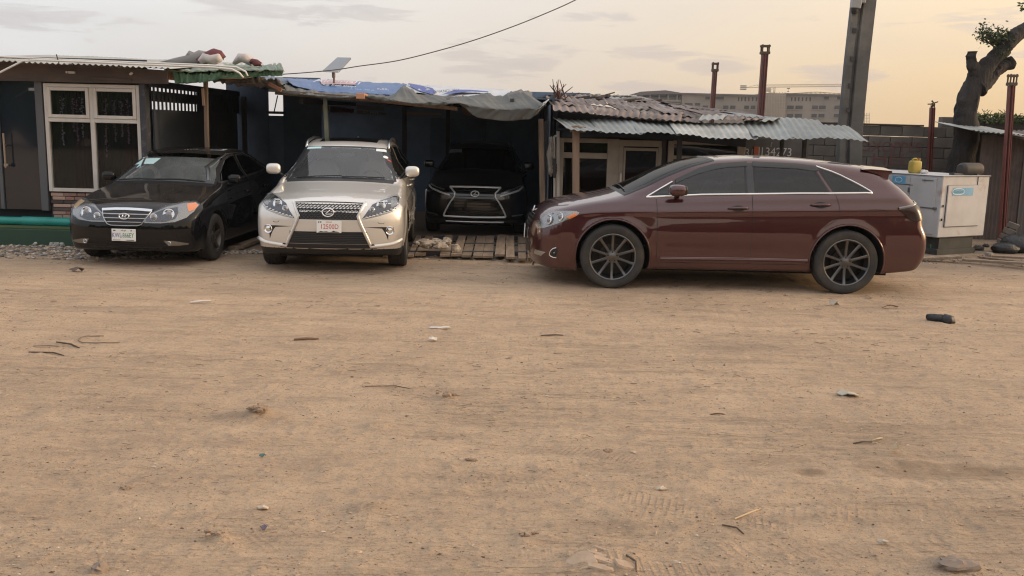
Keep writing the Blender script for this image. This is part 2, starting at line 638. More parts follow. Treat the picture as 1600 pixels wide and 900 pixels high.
def corrugated(w, L, m, name, parent, M, amp=.014, pitch=.095, per=6, rows=4, bend=None, shared=None):
    """corrugated sheet w wide (along local x), L long (local y, the flutes run along it), M places it"""
    n = max(4, int(w / pitch * per))
    xs = np.linspace(-w / 2, w / 2, n + 1)
    ys = np.linspace(0, L, rows + 1)
    X, Y = np.meshgrid(xs, ys)
    Z = amp * np.sin(2 * PI * X / pitch)
    if bend is not None:
        Z = Z + bend(X, Y)
    th = .0025
    V = np.concatenate([np.stack([X.ravel(), Y.ravel(), Z.ravel()], 1), np.stack([X.ravel(), Y.ravel(), Z.ravel() - th], 1)])
    N = (n + 1) * (rows + 1)
    i = (np.arange(rows)[:, None] * (n + 1) + np.arange(n)[None]).ravel()
    Q = np.stack([i, i + 1, i + n + 2, i + n + 1], 1)
    Q2 = Q[:, ::-1] + N
    e = np.arange(n)
    E = np.stack([e + N, e + 1 + N, e + 1, e], 1)
    k = rows * (n + 1)
    E2 = np.stack([k + e, k + e + 1, k + e + 1 + N, k + e + N], 1)
    MM = M
    if parent is not None and parent.name in ROOTINV:
        MM = ROOTINV[parent.name] @ M
    A = np.array(MM)
    V = V @ A[:3, :3].T + A[:3, 3]
    me = fast_mesh(name, V, np.concatenate([Q, Q2, E, E2]), m, smooth=True)
    me.set_sharp_from_angle(angle=math.radians(60))
    return link(name, me, parent)


def cloth(name, m, cols, parent, nu=60, nv=24, wr=.02, seed=0, thick=.004, fu=5.0, fv=2.0, uvmat=None):
    """a hung or laid sheet: cols is a list of columns of points (all the same length), smoothly joined; wr wrinkles it"""
    A = np.array([[tuple(p) for p in c] for c in cols], float)           # (nc, nr, 3)
    nc, nr, _ = A.shape
    def interp(B, t):
        x = np.linspace(0, 1, B.shape[0])
        out = np.empty((len(t),) + B.shape[1:])
        for idx in np.ndindex(B.shape[1:]):
            out[(slice(None),) + idx] = np.interp(t, x, B[(slice(None),) + idx])
        return out
    u = np.linspace(0, 1, nu); v = np.linspace(0, 1, nv)
    S = interp(A, u)
    S = np.swapaxes(interp(np.swapaxes(S, 0, 1), v), 0, 1)               # nu, nv, 3
    # soften the joints
    for _ in range(3):
        S[1:-1] = (S[:-2] + 2 * S[1:-1] + S[2:]) / 4
    for _ in range(2):
        S[:, 1:-1] = (S[:, :-2] + 2 * S[:, 1:-1] + S[:, 2:]) / 4
    U, Vv = np.meshgrid(u, v, indexing='ij')
    ridge = lambda q: 1 - 2.4 * np.abs(q)
    W = .55 * ridge(fbm(U * fu * 5 + 1.5 * Vv + seed * 5, Vv * fv * 2 + seed, 3)) + .35 * ridge(fbm(U * fu * 11 - 2.5 * Vv + seed, Vv * fv * 3 + seed * 2, 3)) + fbm(U * fu * 4 + seed, Vv * fv * 3 + seed, 4) + .7 * np.abs(fbm(U * fu * 7 + 2 * Vv + seed * 3, Vv * fv * 1.2 + seed, 3)) + .5 * fbm(U * fu * 15 + 4 * Vv, Vv * 3 + seed, 2)
    du = np.gradient(S, axis=0); dv = np.gradient(S, axis=1)
    N = np.cross(du, dv); N /= np.maximum(np.linalg.norm(N, axis=2, keepdims=True), 1e-9)
    S = S + N * (W * wr)[..., None]
    P = S.reshape(-1, 3)
    if parent is not None and parent.name in ROOTINV:
        a = np.array(ROOTINV[parent.name]); P = P @ a[:3, :3].T + a[:3, 3]
    i = (np.arange(nu - 1)[:, None] * nv + np.arange(nv - 1)[None]).ravel()
    Q = np.stack([i, i + 1, i + nv + 1, i + nv], 1)
    me = fast_mesh(name, P, Q, m)
    o = link(name, me, parent)
    if thick:
        md = o.modifiers.new('thickness', 'SOLIDIFY')
        md.thickness = thick
        md.offset = 0
    return o, S


def lump(b, c, s, seed, noise=.25, n=9, m=6):
    b.blob(c, s, n, m, 2.2, noise=noise, seed=seed)
# ------------------------------------------------------------------ the dirt yard
def sstep(a, b, x):
    t = np.clip((x - a) / (b - a), 0, 1)
    return t * t * (3 - 2 * t)




def g2(px, py):
    p = on_ground(px, py)
    return (p.x, p.y)


# (from, to, half width, lug pitch, lug slant, strength)
TRACKS = [(g2(300, 800), g2(440, 899), .085, .034, 2.5, 1.0), (g2(372, 790), g2(570, 899), .09, .03, -3, .8), (g2(60, 835), g2(330, 899), .08, .05, 4, .8), (g2(640, 745), g2(1000, 762), .10, .04, 3, .6),
          (g2(840, 695), g2(1030, 722), .09, .03, -3, .9), (g2(855, 750), g2(1300, 835), .09, .036, 3, .9), (g2(900, 803), g2(1600, 796), .10, .055, -4, .8), (g2(1020, 858), g2(1600, 848), .10, .06, 4, .9),
          (g2(800, 865), g2(1180, 899), .09, .036, 3, 1.0), (g2(960, 740), g2(1240, 745), .10, .034, -3, .6), (g2(640, 640), g2(860, 632), .10, .04, 3, .5), (g2(640, 640), g2(700, 690), .07, .03, 3, .6)]
CLODS = []
_r = random.Random(5)
for _ in range(260):
    y = 3.5 + 10 * _r.random() ** 1.6
    CLODS.append((_r.uniform(-.62, .62) * y, y, _r.uniform(.012, .035), _r.uniform(.003, .009)))
for (px, py, r, h) in ((405, 650, .09, .05), (575, 797, .08, .03), (585, 668, .07, .025), (700, 622, .06, .03), (345, 845, .06, .03), (360, 650, .06, .02), (490, 662, .05, .02), (1325, 620, .08, .01), (1493, 886, .09, .025), (945, 880, .16, .03)):
    x, y = g2(px, py)
    CLODS.append((x, y, r, h))


def ground_z(X, Y, fine=True):
    X, Y = np.asarray(X, float), np.asarray(Y, float)
    H = .014 * fbm(X * .55, Y * .55, 3)
    near = np.clip((16 - Y) / 4, 0, 1)
    # floor under the carport lies a little lower
    dip = sstep(14.9, 16.0, Y) * (1 - sstep(1.5, 2.2, np.abs(X + .7)))
    H = H - .085 * dip
    if fine:
        H = H + near * (.010 * fbm(X * 1.6 + 3, Y * 3.4, 4) + .010 * fbm(X * 7, Y * 9, 4, .6) + .013 * np.maximum(fbm(X * 18, Y * 22, 3) - .04, 0) + .016 * np.maximum(fbm(X * 5 + 9, Y * 7, 3) - .10, 0))
        for (cx, cy, r, h) in CLODS:
            m = (np.abs(X - cx) < 3 * r) & (np.abs(Y - cy) < 3 * r)
            if m.any():
                xx, yy = X[m] - cx, Y[m] - cy
                n = 1 + .6 * fbm(X[m] * 40, Y[m] * 40, 2)
                H[m] += h * np.exp(-(xx * xx + yy * yy) / (r * r)) * n
    return H


def gz(x, y):
    return float(ground_z(np.array([x]), np.array([y]), False)[0])


def build_ground():
    c = np.arange(-3.0, 3.0, .0125)
    side = [3.0]
    while side[-1] < 10:
        side.append(side[-1] + .0125 + .004 * (side[-1] - 3))
    far = [11, 13, 16, 20, 28, 40, 60, 100, 180, 300, 440]
    xs = np.concatenate([-np.array(far[::-1]), -np.array(side[::-1]), c[1:], np.array(side), np.array(far)])
    ys = [3.3]
    while ys[-1] < 15.5:
        ys.append(ys[-1] + max(.012, .0007 * ys[-1] ** 2))
    ys = np.concatenate([[-440, -60, -20, -6, 0, 2, 3.0], ys, [15.8, 16.2, 17, 18, 20, 24, 30, 45, 80, 160, 300, 440]])
    X, Y = np.meshgrid(xs, ys)
    Z = ground_z(X.ravel(), Y.ravel()).reshape(X.shape)
    V = np.stack([X.ravel(), Y.ravel(), Z.ravel()], 1)
    ny, nx = X.shape
    i = (np.arange(ny - 1)[:, None] * nx + np.arange(nx - 1)[None]).ravel()
    Q = np.stack([i, i + 1, i + nx + 1, i + nx], 1)
    m = bpy.data.materials.new('yard_dirt')
    m.use_nodes = True
    t = NT(m.node_tree)
    bs = t.n['Principled BSDF']
    bs.inputs['Roughness'].default_value = .95
    bs.inputs['Specular IOR Level'].default_value = .15
    tc = t.node('ShaderNodeTexCoord').outputs['Object']
    big = t.ramp(t.noise(tc, .55, 5, .6), [(.33, 0), (.68, 1)])
    c = t.mix(big, (.66, .485, .335), (.56, .412, .288))
    streak = t.ramp(t.noise(t.mapping(tc, (.8, 3.6, 1), (0, 0, .10)), 2.0, 7, .68), [(.45, 0), (.70, 1)])
    c = t.mix(t.math('MULTIPLY', streak, .60), c, (.36, .265, .195))
    pale = t.ramp(t.noise(t.mapping(tc, (.8, 2.2, 1), loc=(4, 9, 0)), 1.1, 6, .62), [(.5, 0), (.75, 1)])
    c = t.mix(t.math('MULTIPLY', pale, .75), c, (.74, .55, .38))
    damp = t.ramp(t.noise(t.mapping(tc, (.5, 1.6, 1), loc=(1.7, 2.9, 0)), .9, 5, .6), [(.58, 0), (.74, 1)])
    c = t.mix(t.math('MULTIPLY', damp, .75), c, (.35, .268, .205))
    # greyer, gritty strip along the sheds
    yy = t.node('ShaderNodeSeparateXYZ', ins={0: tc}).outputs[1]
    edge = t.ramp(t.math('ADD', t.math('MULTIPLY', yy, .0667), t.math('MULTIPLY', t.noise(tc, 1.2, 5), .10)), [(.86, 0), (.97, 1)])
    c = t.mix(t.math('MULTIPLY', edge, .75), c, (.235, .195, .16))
    # oily and damp stains with their own outlines
    sx, sy, _z = t.node('ShaderNodeSeparateXYZ', ins={0: tc}).outputs
    wob = t.math('MULTIPLY', t.math('SUBTRACT', t.noise(tc, 3.0, 6, .65), .5), 2.6)
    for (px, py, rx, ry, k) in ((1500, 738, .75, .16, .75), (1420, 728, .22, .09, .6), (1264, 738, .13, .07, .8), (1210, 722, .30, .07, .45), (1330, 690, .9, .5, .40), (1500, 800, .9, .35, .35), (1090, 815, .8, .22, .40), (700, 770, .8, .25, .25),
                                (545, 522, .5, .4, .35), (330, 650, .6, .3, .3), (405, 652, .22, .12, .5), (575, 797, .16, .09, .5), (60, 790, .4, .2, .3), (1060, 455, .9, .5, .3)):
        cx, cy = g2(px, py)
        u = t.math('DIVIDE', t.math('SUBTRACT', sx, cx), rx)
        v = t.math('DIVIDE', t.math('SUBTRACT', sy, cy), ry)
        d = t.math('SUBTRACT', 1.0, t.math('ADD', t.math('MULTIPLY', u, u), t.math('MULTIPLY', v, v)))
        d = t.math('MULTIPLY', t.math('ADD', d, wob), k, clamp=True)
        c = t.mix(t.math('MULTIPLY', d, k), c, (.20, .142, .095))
    grain = t.noise(tc, 42, 6, .75)
    c = t.mix(t.ramp(grain, [(.36, .6), (.47, 0)]), c, (.27, .195, .14))
    c = t.mix(t.ramp(t.noise(t.mapping(tc, (1, 2.2, 1), loc=(2, 5, 0)), 95, 5, .75), [(.36, .75), (.44, 0)]), c, (.24, .17, .12))
    c = t.mix(t.ramp(t.noise(t.mapping(tc, (1, 2.2, 1), (0, 0, .25)), 9, 7, .75), [(.34, .6), (.44, 0)]), c, (.30, .22, .16))
    c = t.mix(t.ramp(t.noise(tc, 75, 4, .7), [(.62, 0), (.72, .5)]), c, (.58, .45, .33))
    speck = t.node('ShaderNodeTexVoronoi', ins={'Vector': tc, 'Scale': 26.0, 'Randomness': 1.0})
    sp = t.ramp(speck.outputs['Distance'], [(.06, 1), (.11, 0)])
    pick = t.ramp(t.node('ShaderNodeSeparateColor', ins={0: speck.outputs['Color']}).outputs[0], [(.74, 0), (.75, 1)])
    c = t.mix(t.math('MULTIPLY', sp, pick), c, t.mix(t.node('ShaderNodeSeparateColor', ins={0: speck.outputs['Color']}).outputs[1], (.10, .07, .05), (.62, .54, .45)))
    t.l.new(c, bs.inputs['Base Color'])
    # lug prints of tyres
    xyz = t.node('ShaderNodeSeparateXYZ', ins={0: tc})
    brk = t.noise(tc, 3.2, 4, .6)
    prints = None
    for (p0, p1, wd, pitch, slant, amt) in TRACKS:
        dx_, dy_ = p1[0] - p0[0], p1[1] - p0[1]
        L = math.hypot(dx_, dy_)
        dx_, dy_ = dx_ / L, dy_ / L
        u = t.math('ADD', t.math('MULTIPLY_ADD', xyz.outputs[0], dx_, -p0[0] * dx_ - p0[1] * dy_), t.math('MULTIPLY', xyz.outputs[1], dy_))
        v = t.math('ADD', t.math('MULTIPLY_ADD', xyz.outputs[0], -dy_, p0[0] * dy_ - p0[1] * dx_), t.math('MULTIPLY', xyz.outputs[1], dx_))
        v = t.math('MULTIPLY_ADD', t.math('SINE', t.math('MULTIPLY', u, 1.7)), .03, v)
        av = t.math('ABSOLUTE', v)
        mk = t.math('MULTIPLY', t.math('SUBTRACT', wd, av), 40.0, clamp=True)
        mk = t.math('MULTIPLY', mk, t.math('MULTIPLY', t.math('MINIMUM', u, t.math('SUBTRACT', L, u)), 4.0, clamp=True))
        mk = t.math('MULTIPLY', mk, t.math('MULTIPLY', t.math('SUBTRACT', t.math('ADD', brk, .06 * math.sin(7 * amt + p0[0])), .385), 5.0, clamp=True))
        lug = t.math('SINE', t.math('ADD', t.math('MULTIPLY', u, 2 * PI / pitch), t.math('MULTIPLY', v, slant * 12)))
        lug = t.math('SUBTRACT', t.math('POWER', t.math('MULTIPLY_ADD', lug, .5, .5), 2.5), t.math('MULTIPLY', t.math('LESS_THAN', t.math('ABSOLUTE', t.math('SUBTRACT', av, wd * .45)), .006), .6))
        q = t.math('MULTIPLY', t.math('MULTIPLY', mk, lug), amt)
        rim = t.math('MULTIPLY', t.math('SUBTRACT', .014, t.math('ABSOLUTE', t.math('SUBTRACT', av, wd + .01))), 70.0, clamp=True)
        rim = t.math('MULTIPLY', rim, t.math('MULTIPLY', t.math('MINIMUM', u, t.math('SUBTRACT', L, u)), 3.0, clamp=True))
        q = t.math('ADD', q, t.math('MULTIPLY', rim, t.math('MULTIPLY', t.math('SUBTRACT', brk, .36), 4.0, clamp=True)))
        prints = q if prints is None else t.math('ADD', prints, q)
    hgt = t.math('ADD', t.math('MULTIPLY', t.noise(tc, 55, 6, .7), .6), t.math('MULTIPLY', t.noise(t.mapping(tc, (1, 3.5, 1)), 11, 6, .7), 1.3))
    # bundles of fine parallel scuffs left by wheels
    for (rot, off, ys) in ((.05, 0.0, 21), (-.16, 5.0, 26), (.9, 9.0, 24)):
        ln = t.ramp(t.noise(t.mapping(tc, (.45, ys, 1), (0, 0, rot), (off, off, 0)), 1.0, 3, .55), [(.40, 0), (.50, 1)])
        pm = t.ramp(t.noise(t.mapping(tc, (.5, 1.2, 1), (0, 0, rot), (off * 2, 0, 0)), .8, 3, .5), [(.50, 0), (.62, 1)])
        hgt = t.math('MULTIPLY_ADD', t.math('MULTIPLY', ln, pm), .55, hgt)
    hgt = t.math('ADD', hgt, t.math('MULTIPLY', t.noise(tc, 140, 4, .7), .22))
    hgt = t.math('MULTIPLY_ADD', prints, .5, hgt)
    b = t.node('ShaderNodeBump', ins={'Strength': 1.0, 'Distance': .028, 'Height': hgt})
    t.l.new(b.outputs[0], bs.inputs['Normal'])
    g = link('ground', fast_mesh('ground', V, Q, m))
    tag(g, kind='structure')
    return g


build_ground()
# ------------------------------------------------------------------ the glazed office at the left
YW = 14.0


def build_office():
    xl, xr = at(74, 215, YW).x, at(222.5, 215, YW).x
    zt, zb = at(146, 131.5, YW).z, at(110, 299.5, YW).z
    z0 = .25
    root = thing('office', 'low office with dark glass door, white framed window and sheet metal roof at the left', 'building', (xl, YW, 0))
    # window: outer frame, mullion, rail, two opening lights above
    F = .055
    fr = MB()
    fr.box((xl + F / 2, YW, (zt + zb) / 2), (F, .09, zt - zb), bev=.006)
    fr.box((xr - F / 2, YW, (zt + zb) / 2), (F, .09, zt - zb), bev=.006)
    fr.box(((xl + xr) / 2, YW, zt - F / 2), (xr - xl - 2 * F, .088, F), bev=.006)
    fr.box(((xl + xr) / 2, YW, zb + F / 2), (xr - xl - 2 * F, .088, F), bev=.006)
    xm = at(147.5, 215, YW).x
    zr = at(146, 188.5, YW).z
    fr.box((xm, YW, (zt + zb) / 2), (.065, .086, zt - zb - 2 * F), bev=.006)
    for a, b_ in ((xl + F, xm - .0325), (xm + .0325, xr - F)):
        fr.box(((a + b_) / 2, YW - .002, zr), (b_ - a, .084, .06), bev=.006)
    wf = fr.build('window_frame', ALU, root)
    for a, b_ in ((xl + F, xm - .0325), (xm + .0325, xr - F)):
        za, zc = zr + .03, zt - F
        s = MB()
        w = .05
        s.box((a + w / 2, YW - .03, (za + zc) / 2), (w, .06, zc - za), bev=.006)
        s.box((b_ - w / 2, YW - .03, (za + zc) / 2), (w, .06, zc - za), bev=.006)
        s.box(((a + b_) / 2, YW - .03, zc - w / 2), (b_ - a - 2 * w, .058, w), bev=.006)
        s.box(((a + b_) / 2, YW - .03, za + w / 2), (b_ - a - 2 * w, .058, w), bev=.006)
        s.build('window_sash', ALU, wf)
        for (p, q, y) in ((za + w, zc - w, YW - .03), (zb + F, zr - .03, YW)):
            g = MB()
            ww = w if y < YW else 0
            g.box(((a + b_) / 2, y, (p + q) / 2), (b_ - a - 2 * ww, .006, q - p))
            g.build('window_pane', WGLASS, wf)
    # dark room, curtains
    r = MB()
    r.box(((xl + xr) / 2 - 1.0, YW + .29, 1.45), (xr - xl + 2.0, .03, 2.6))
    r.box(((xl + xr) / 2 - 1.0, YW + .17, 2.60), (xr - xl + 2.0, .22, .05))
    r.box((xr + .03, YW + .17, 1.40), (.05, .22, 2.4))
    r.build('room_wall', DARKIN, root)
    cm = [mat('curtain_green', (.026, .054, .052), .9), mat('curtain_plum', (.060, .034, .048), .9)]
    for k, (a, b_) in enumerate(((xl + .02, xl + .30), (xl + .32, xm - .03), (xm + .02, xm + .34), (xm + .36, xr - .03))):
        c = MB()
        n = 40
        vs = []
        for i in range(n + 1):
            x = a + (b_ - a) * i / n
            y = YW + .19 + .025 * math.sin(i * 1.25 + k) + .012 * math.sin(i * 2.9)
            vs += [(x, y, zb - .1), (x, y + .015, zt)]
        c.add(vs, [(2 * i, 2 * i + 2, 2 * i + 3, 2 * i + 1) for i in range(n)])
        c.build('curtain', cm[k % 2], root, smooth=True)
    # wall, jambs and head around the openings
    w = MB()
    jr = at(222.5, 215, YW).x
    w.box((xr + .045, YW + .02, 1.30), (.088, .16, 2.30))
    w.build('wall_post', mat('blue_black_post', (.035, .038, .05), .6, col2=(.10, .10, .12), scale=8, lo=.55, hi=.7), root)
    w = MB()
    w.box(((xl + xr) / 2, YW + .06, (zb + z0) / 2 - .012), (xr - xl, .10, zb - z0 - .03))
    w.build('sill_wall', mat('dark_mortar', (.06, .05, .045), .9), root)
    # stone-look tiles below the window
    rg = random.Random(3)
    h = .056
    nrow = int((zb - z0 - .01) / h)
    meshes = []
    for k, L in enumerate((.13, .20, .27)):
        b = MB(); b.box((0, 0, 0), (L - .008, .03, h - .008), bev=.004)
        o = b.build('brick', BRICKM, None); meshes.append((L, o.data)); bpy.data.objects.remove(o)
    cols = [BRICKM, mat('brick_dark', (.075, .055, .05), .75, random_v=.3), mat('brick_pale', (.40, .27, .22), .75, random_v=.2)]
    inv = ROOTINV[root.name]
    for r_ in range(nrow):
        x = xl + rg.uniform(-.0, .04)
        while x < xr - .1:
            L, me = meshes[rg.choice((0, 1, 1, 2))]
            L2 = min(L, xr - x)
            m2 = me.copy() if False else me
            o = bpy.data.objects.new('brick', m2)
            COL.objects.link(o)
            o.parent = root
            o.location = inv @ Vector((x + L2 / 2, YW - .005 + rg.uniform(-.004, .004), z0 + h * (r_ + .5)))
            o.scale = (L2 / L, 1, 1)
            o.material_slots[0].link = 'OBJECT'
            o.material_slots[0].material = cols[rg.choice((0, 0, 1, 2, 2))]
            x += L2
    # glass door at the left edge
    dl, dr = at(-70, 215, YW).x, at(62, 230, YW).x
    zd0, zd1 = at(40, 327, YW).z, at(40, 126, YW).z
    d = MB()
    d.box(((dl + dr) / 2, YW + .03, (zd0 + zd1) / 2), (dr - dl, .03, zd1 - zd0))
    do = d.build('door', mat('door_glass_navy', (.012, .018, .028), .06, coat=.5), root)
    b = MB()
    jl = at(69, 230, YW).x
    b.box((jl - .015, YW, (zd0 + zd1) / 2), (.11, .11, zd1 - zd0 + .02), bev=.006)
    b.box(((dl + dr) / 2, YW, zd1 + .03), (dr - dl, .10, .06), bev=.006)
    b.build('door_frame', mat('slate_frame', (.085, .092, .105), .5), root)
    b = MB()
    xh = at(2, 300, YW).x
    b.box((at(4, 300, YW).x, YW + .01, (zd0 + 1.05) / 2), (.05, .05, 1.05 - zd0))
    b.box((at(-4, 180, YW).x, YW + .008, (zd1 + 1.05) / 2), (.05, .048, zd1 - 1.05))
    b.build('door_stile', mat('slate_frame', (.085, .092, .105)), do)
    b = MB()
    p0, p1 = at(5, 208, YW - .1), at(9, 262, YW - .1)
    b.tube([p0, p1], .014, 8)
    for t in (.35, .95):
        q = p0.lerp(p1, t)
        b.tube([q, q + Vector((-.03, .1, 0))], .012, 6)
    b.box(p0.lerp(p1, .93) + Vector((.0, .02, 0)), (.06, .05, .05), bev=.01)
    b.build('door_handle', mat('worn_bronze', (.34, .27, .22), .4, .7), do, smooth=True, sharp=40)
    b = MB()
    p = at(52, 139.5, YW)
    b.box((p.x, YW + .012, p.z), (.15, .004, .04))
    b.build('door_sticker', mat('grey_sticker', (.30, .33, .36), .6), do)
    # timber fascia under the roof edge
    def band(name, m, pts_top, pts_bot, Y, t):
        b = MB()
        n = len(pts_top)
        vs = [at(*p, Y) for p in pts_top] + [at(*p, Y) for p in pts_bot]
        vs += [v + Vector((0, t, 0)) for v in vs]
        m_ = 2 * n
        fs = []
        for i in range(n - 1):
            fs += [(i, i + 1, n + i + 1, n + i), (m_ + i, m_ + n + i, m_ + n + i + 1, m_ + i + 1), (i, m_ + i, m_ + i + 1, i + 1), (n + i, n + i + 1, m_ + n + i + 1, m_ + n + i)]
        fs += [(0, n, m_ + n, m_), (n - 1, m_ + n - 1, m_ + 2 * n - 1, 2 * n - 1)]
        b.add(vs, fs)
        return b.build(name, m, root)
    band('fascia_board', FASCIA, [(-80, 92), (0, 95), (130, 101), (262, 110)], [(-80, 122), (0, 126), (130, 129), (262, 131)], YW - .12, .04)
    band('fascia_strip', FASCIA, [(140, 120), (205, 124)], [(142, 124), (206, 127)], YW - .145, .02)
    # lamp holder and cable ends on the fascia
    b = MB()
    p = at(112, 113, YW - .16)
    b.box(p, (.10, .05, .035), bev=.008); b.box(p + Vector((-.07, 0, 0)), (.02, .04, .03)); b.box(p + Vector((.03, -.02, -.005)), (.05, .03, .03), bev=.01)
    b.build('lamp_holder', PVC, root)
    b = MB()
    p = at(205, 115, YW - .16)
    b.box(p, (.05, .05, .03), (0, -.7, 0), .006)
    b.build('cable_clip', PVC, root)
    # roof sheets, flutes running up the slope
    e0, e1 = at(-120, 92, 13.45), at(262, 108, 13.45)
    n = 5
    for k in range(n):
        t0 = k / n
        a, b_ = e0.lerp(e1, t0), e0.lerp(e1, t0 + 1 / n)
        x = (b_ - a)
        w = x.length + .06
        up = Vector((0, 1, .085))
        M = frame((a + b_) / 2 + Vector((0, 0, .006 * (k % 2) + .012)), x, up - x * (up.dot(x) / x.dot(x)))
        corrugated(w, 3.6, SHEETG, 'roof_sheet', root, M, amp=.012, pitch=.082, bend=lambda X, Y: -.01 * (X / .4) ** 2 * 0)
    # two conduits along the roof edge
    b = MB()
    path = [at(-60, 147, 13.3), at(0, 113, 13.3), at(36, 95, 13.3), at(60, 94, 13.3), at(130, 96.5, 13.3), at(230, 101, 13.3), at(330, 105, 13.3), at(362, 108, 13.3), at(374, 114, 13.3), at(380, 121, 13.35)]
    b.tube(path, .014, 8)
    b.build('conduit', PVC, root, smooth=True)
    b = MB()
    path = [at(-60, 87, 13.38), at(0, 88.5, 13.38), at(90, 93, 13.38), at(230, 98, 13.38), at(330, 102, 13.38), at(370, 105, 13.38), at(384, 112, 13.38), at(387, 119, 13.38)]
    b.tube(path, .013, 8)
    b.build('conduit', PVC, root, smooth=True)
    b = MB()
    b.tube([at(88, 85, 13.3), at(92, 98, 13.3)], .008, 6)
    b.build('steel_rod', BLACKM, root)
    return root, xl, xr, xm, zt, zb


office, OXL, OXR, OXM, OZT, OZB = build_office()

# garlands of small blossoms hanging inside the window
GARL = [mat('blossom_white', (.72, .64, .68), .8), mat('blossom_pink', (.62, .34, .44), .8), mat('blossom_mauve', (.46, .25, .38), .8)]
rg = random.Random(9)
for k, (px, y0, y1, c, wd, lab) in enumerate([
        (96, 152, 227, 0, .055, 'white blossom garland, leftmost behind the office window'),
        (113, 155, 206, 1, .035, 'short faded garland left of the middle of the left window pane'),
        (119, 158, 224, 2, .035, 'mauve blossom garland between a short faded one and a white one'),
        (127, 152, 214, 0, .050, 'white blossom garland near the white window mullion'),
        (164, 154, 246, 1, .060, 'long pink blossom garland, first right of the mullion, longest in the window'),
        (178, 156, 222, 2, .045, 'mauve blossom garland in the middle of the right window pane'),
        (189, 158, 214, 1, .050, 'pale pink garland right of the middle of the right pane'),
        (199, 154, 226, 2, .045, 'mauve garland hanging rightmost beside the white frame')]):
    a, b_ = at(px, y0, YW + .12), at(px + 3, y1, YW + .12)
    m = MB()
    n = int((a - b_).length / .016)
    for i in range(n):
        t = i / n
        q = a.lerp(b_, t) + Vector((rg.gauss(0, wd * .35 * (1.1 - t)), rg.gauss(0, .012), rg.gauss(0, .01)))
        s = rg.uniform(.009, .019)
        m.blob(q, (s, s * .8, s * .7), 5, 3, 2, Matrix.Rotation(rg.random() * 3, 3, 'X'), .3, seed=i)
    m.tube([a + Vector((0, .01, 0)), b_ + Vector((0, .01, .02))], .003, 4)
    tag(m.build('flower_garland', GARL[c], None), lab, 'garland', 'flower garlands in the office window')

# green painted step and the teal pipe on it
b = MB()
x0, x1 = -9.5, at(182, 350, 13.6).x
zt_ = at(50, 357, 13.46).z
b.box(((x0 + x1) / 2, 13.46 + .30, zt_ / 2 - .08), (x1 - x0, .60, zt_ + .14), bev=.012, mi=0)
st = b.build('step', [DKGREEN], None)
tag(st, 'dark green painted concrete step running under the office door', 'step')
b = MB()
b.box(((x0 + x1) / 2, 13.46 + .31, zt_ + .001), (x1 - x0 - .02, .58, .012))
mo = b.build('step_top', STEPTOP, st)
z = zt_ + .068
b = MB()
y = 13.80
b.lathe([(.060, -9.4), (.060, at(37, 336, y).x)], (0, y, z), 'x', 18)
b.lathe([(.0, at(36, 336, y).x - .02), (.067, at(36, 336, y).x - .02), (.069, at(36, 336, y).x), (.069, x1 - .02), (.060, x1 - .015), (.056, x1 - .02), (.056, x1 - .1), (0, x1 - .1)], (0, y, z), 'x', 18)
pp = b.build('drain_pipe', TEAL, None, smooth=True, sharp=40)
tag(pp, 'teal plastic drain pipe with a wider sleeve, lying on the green step', 'pipe')
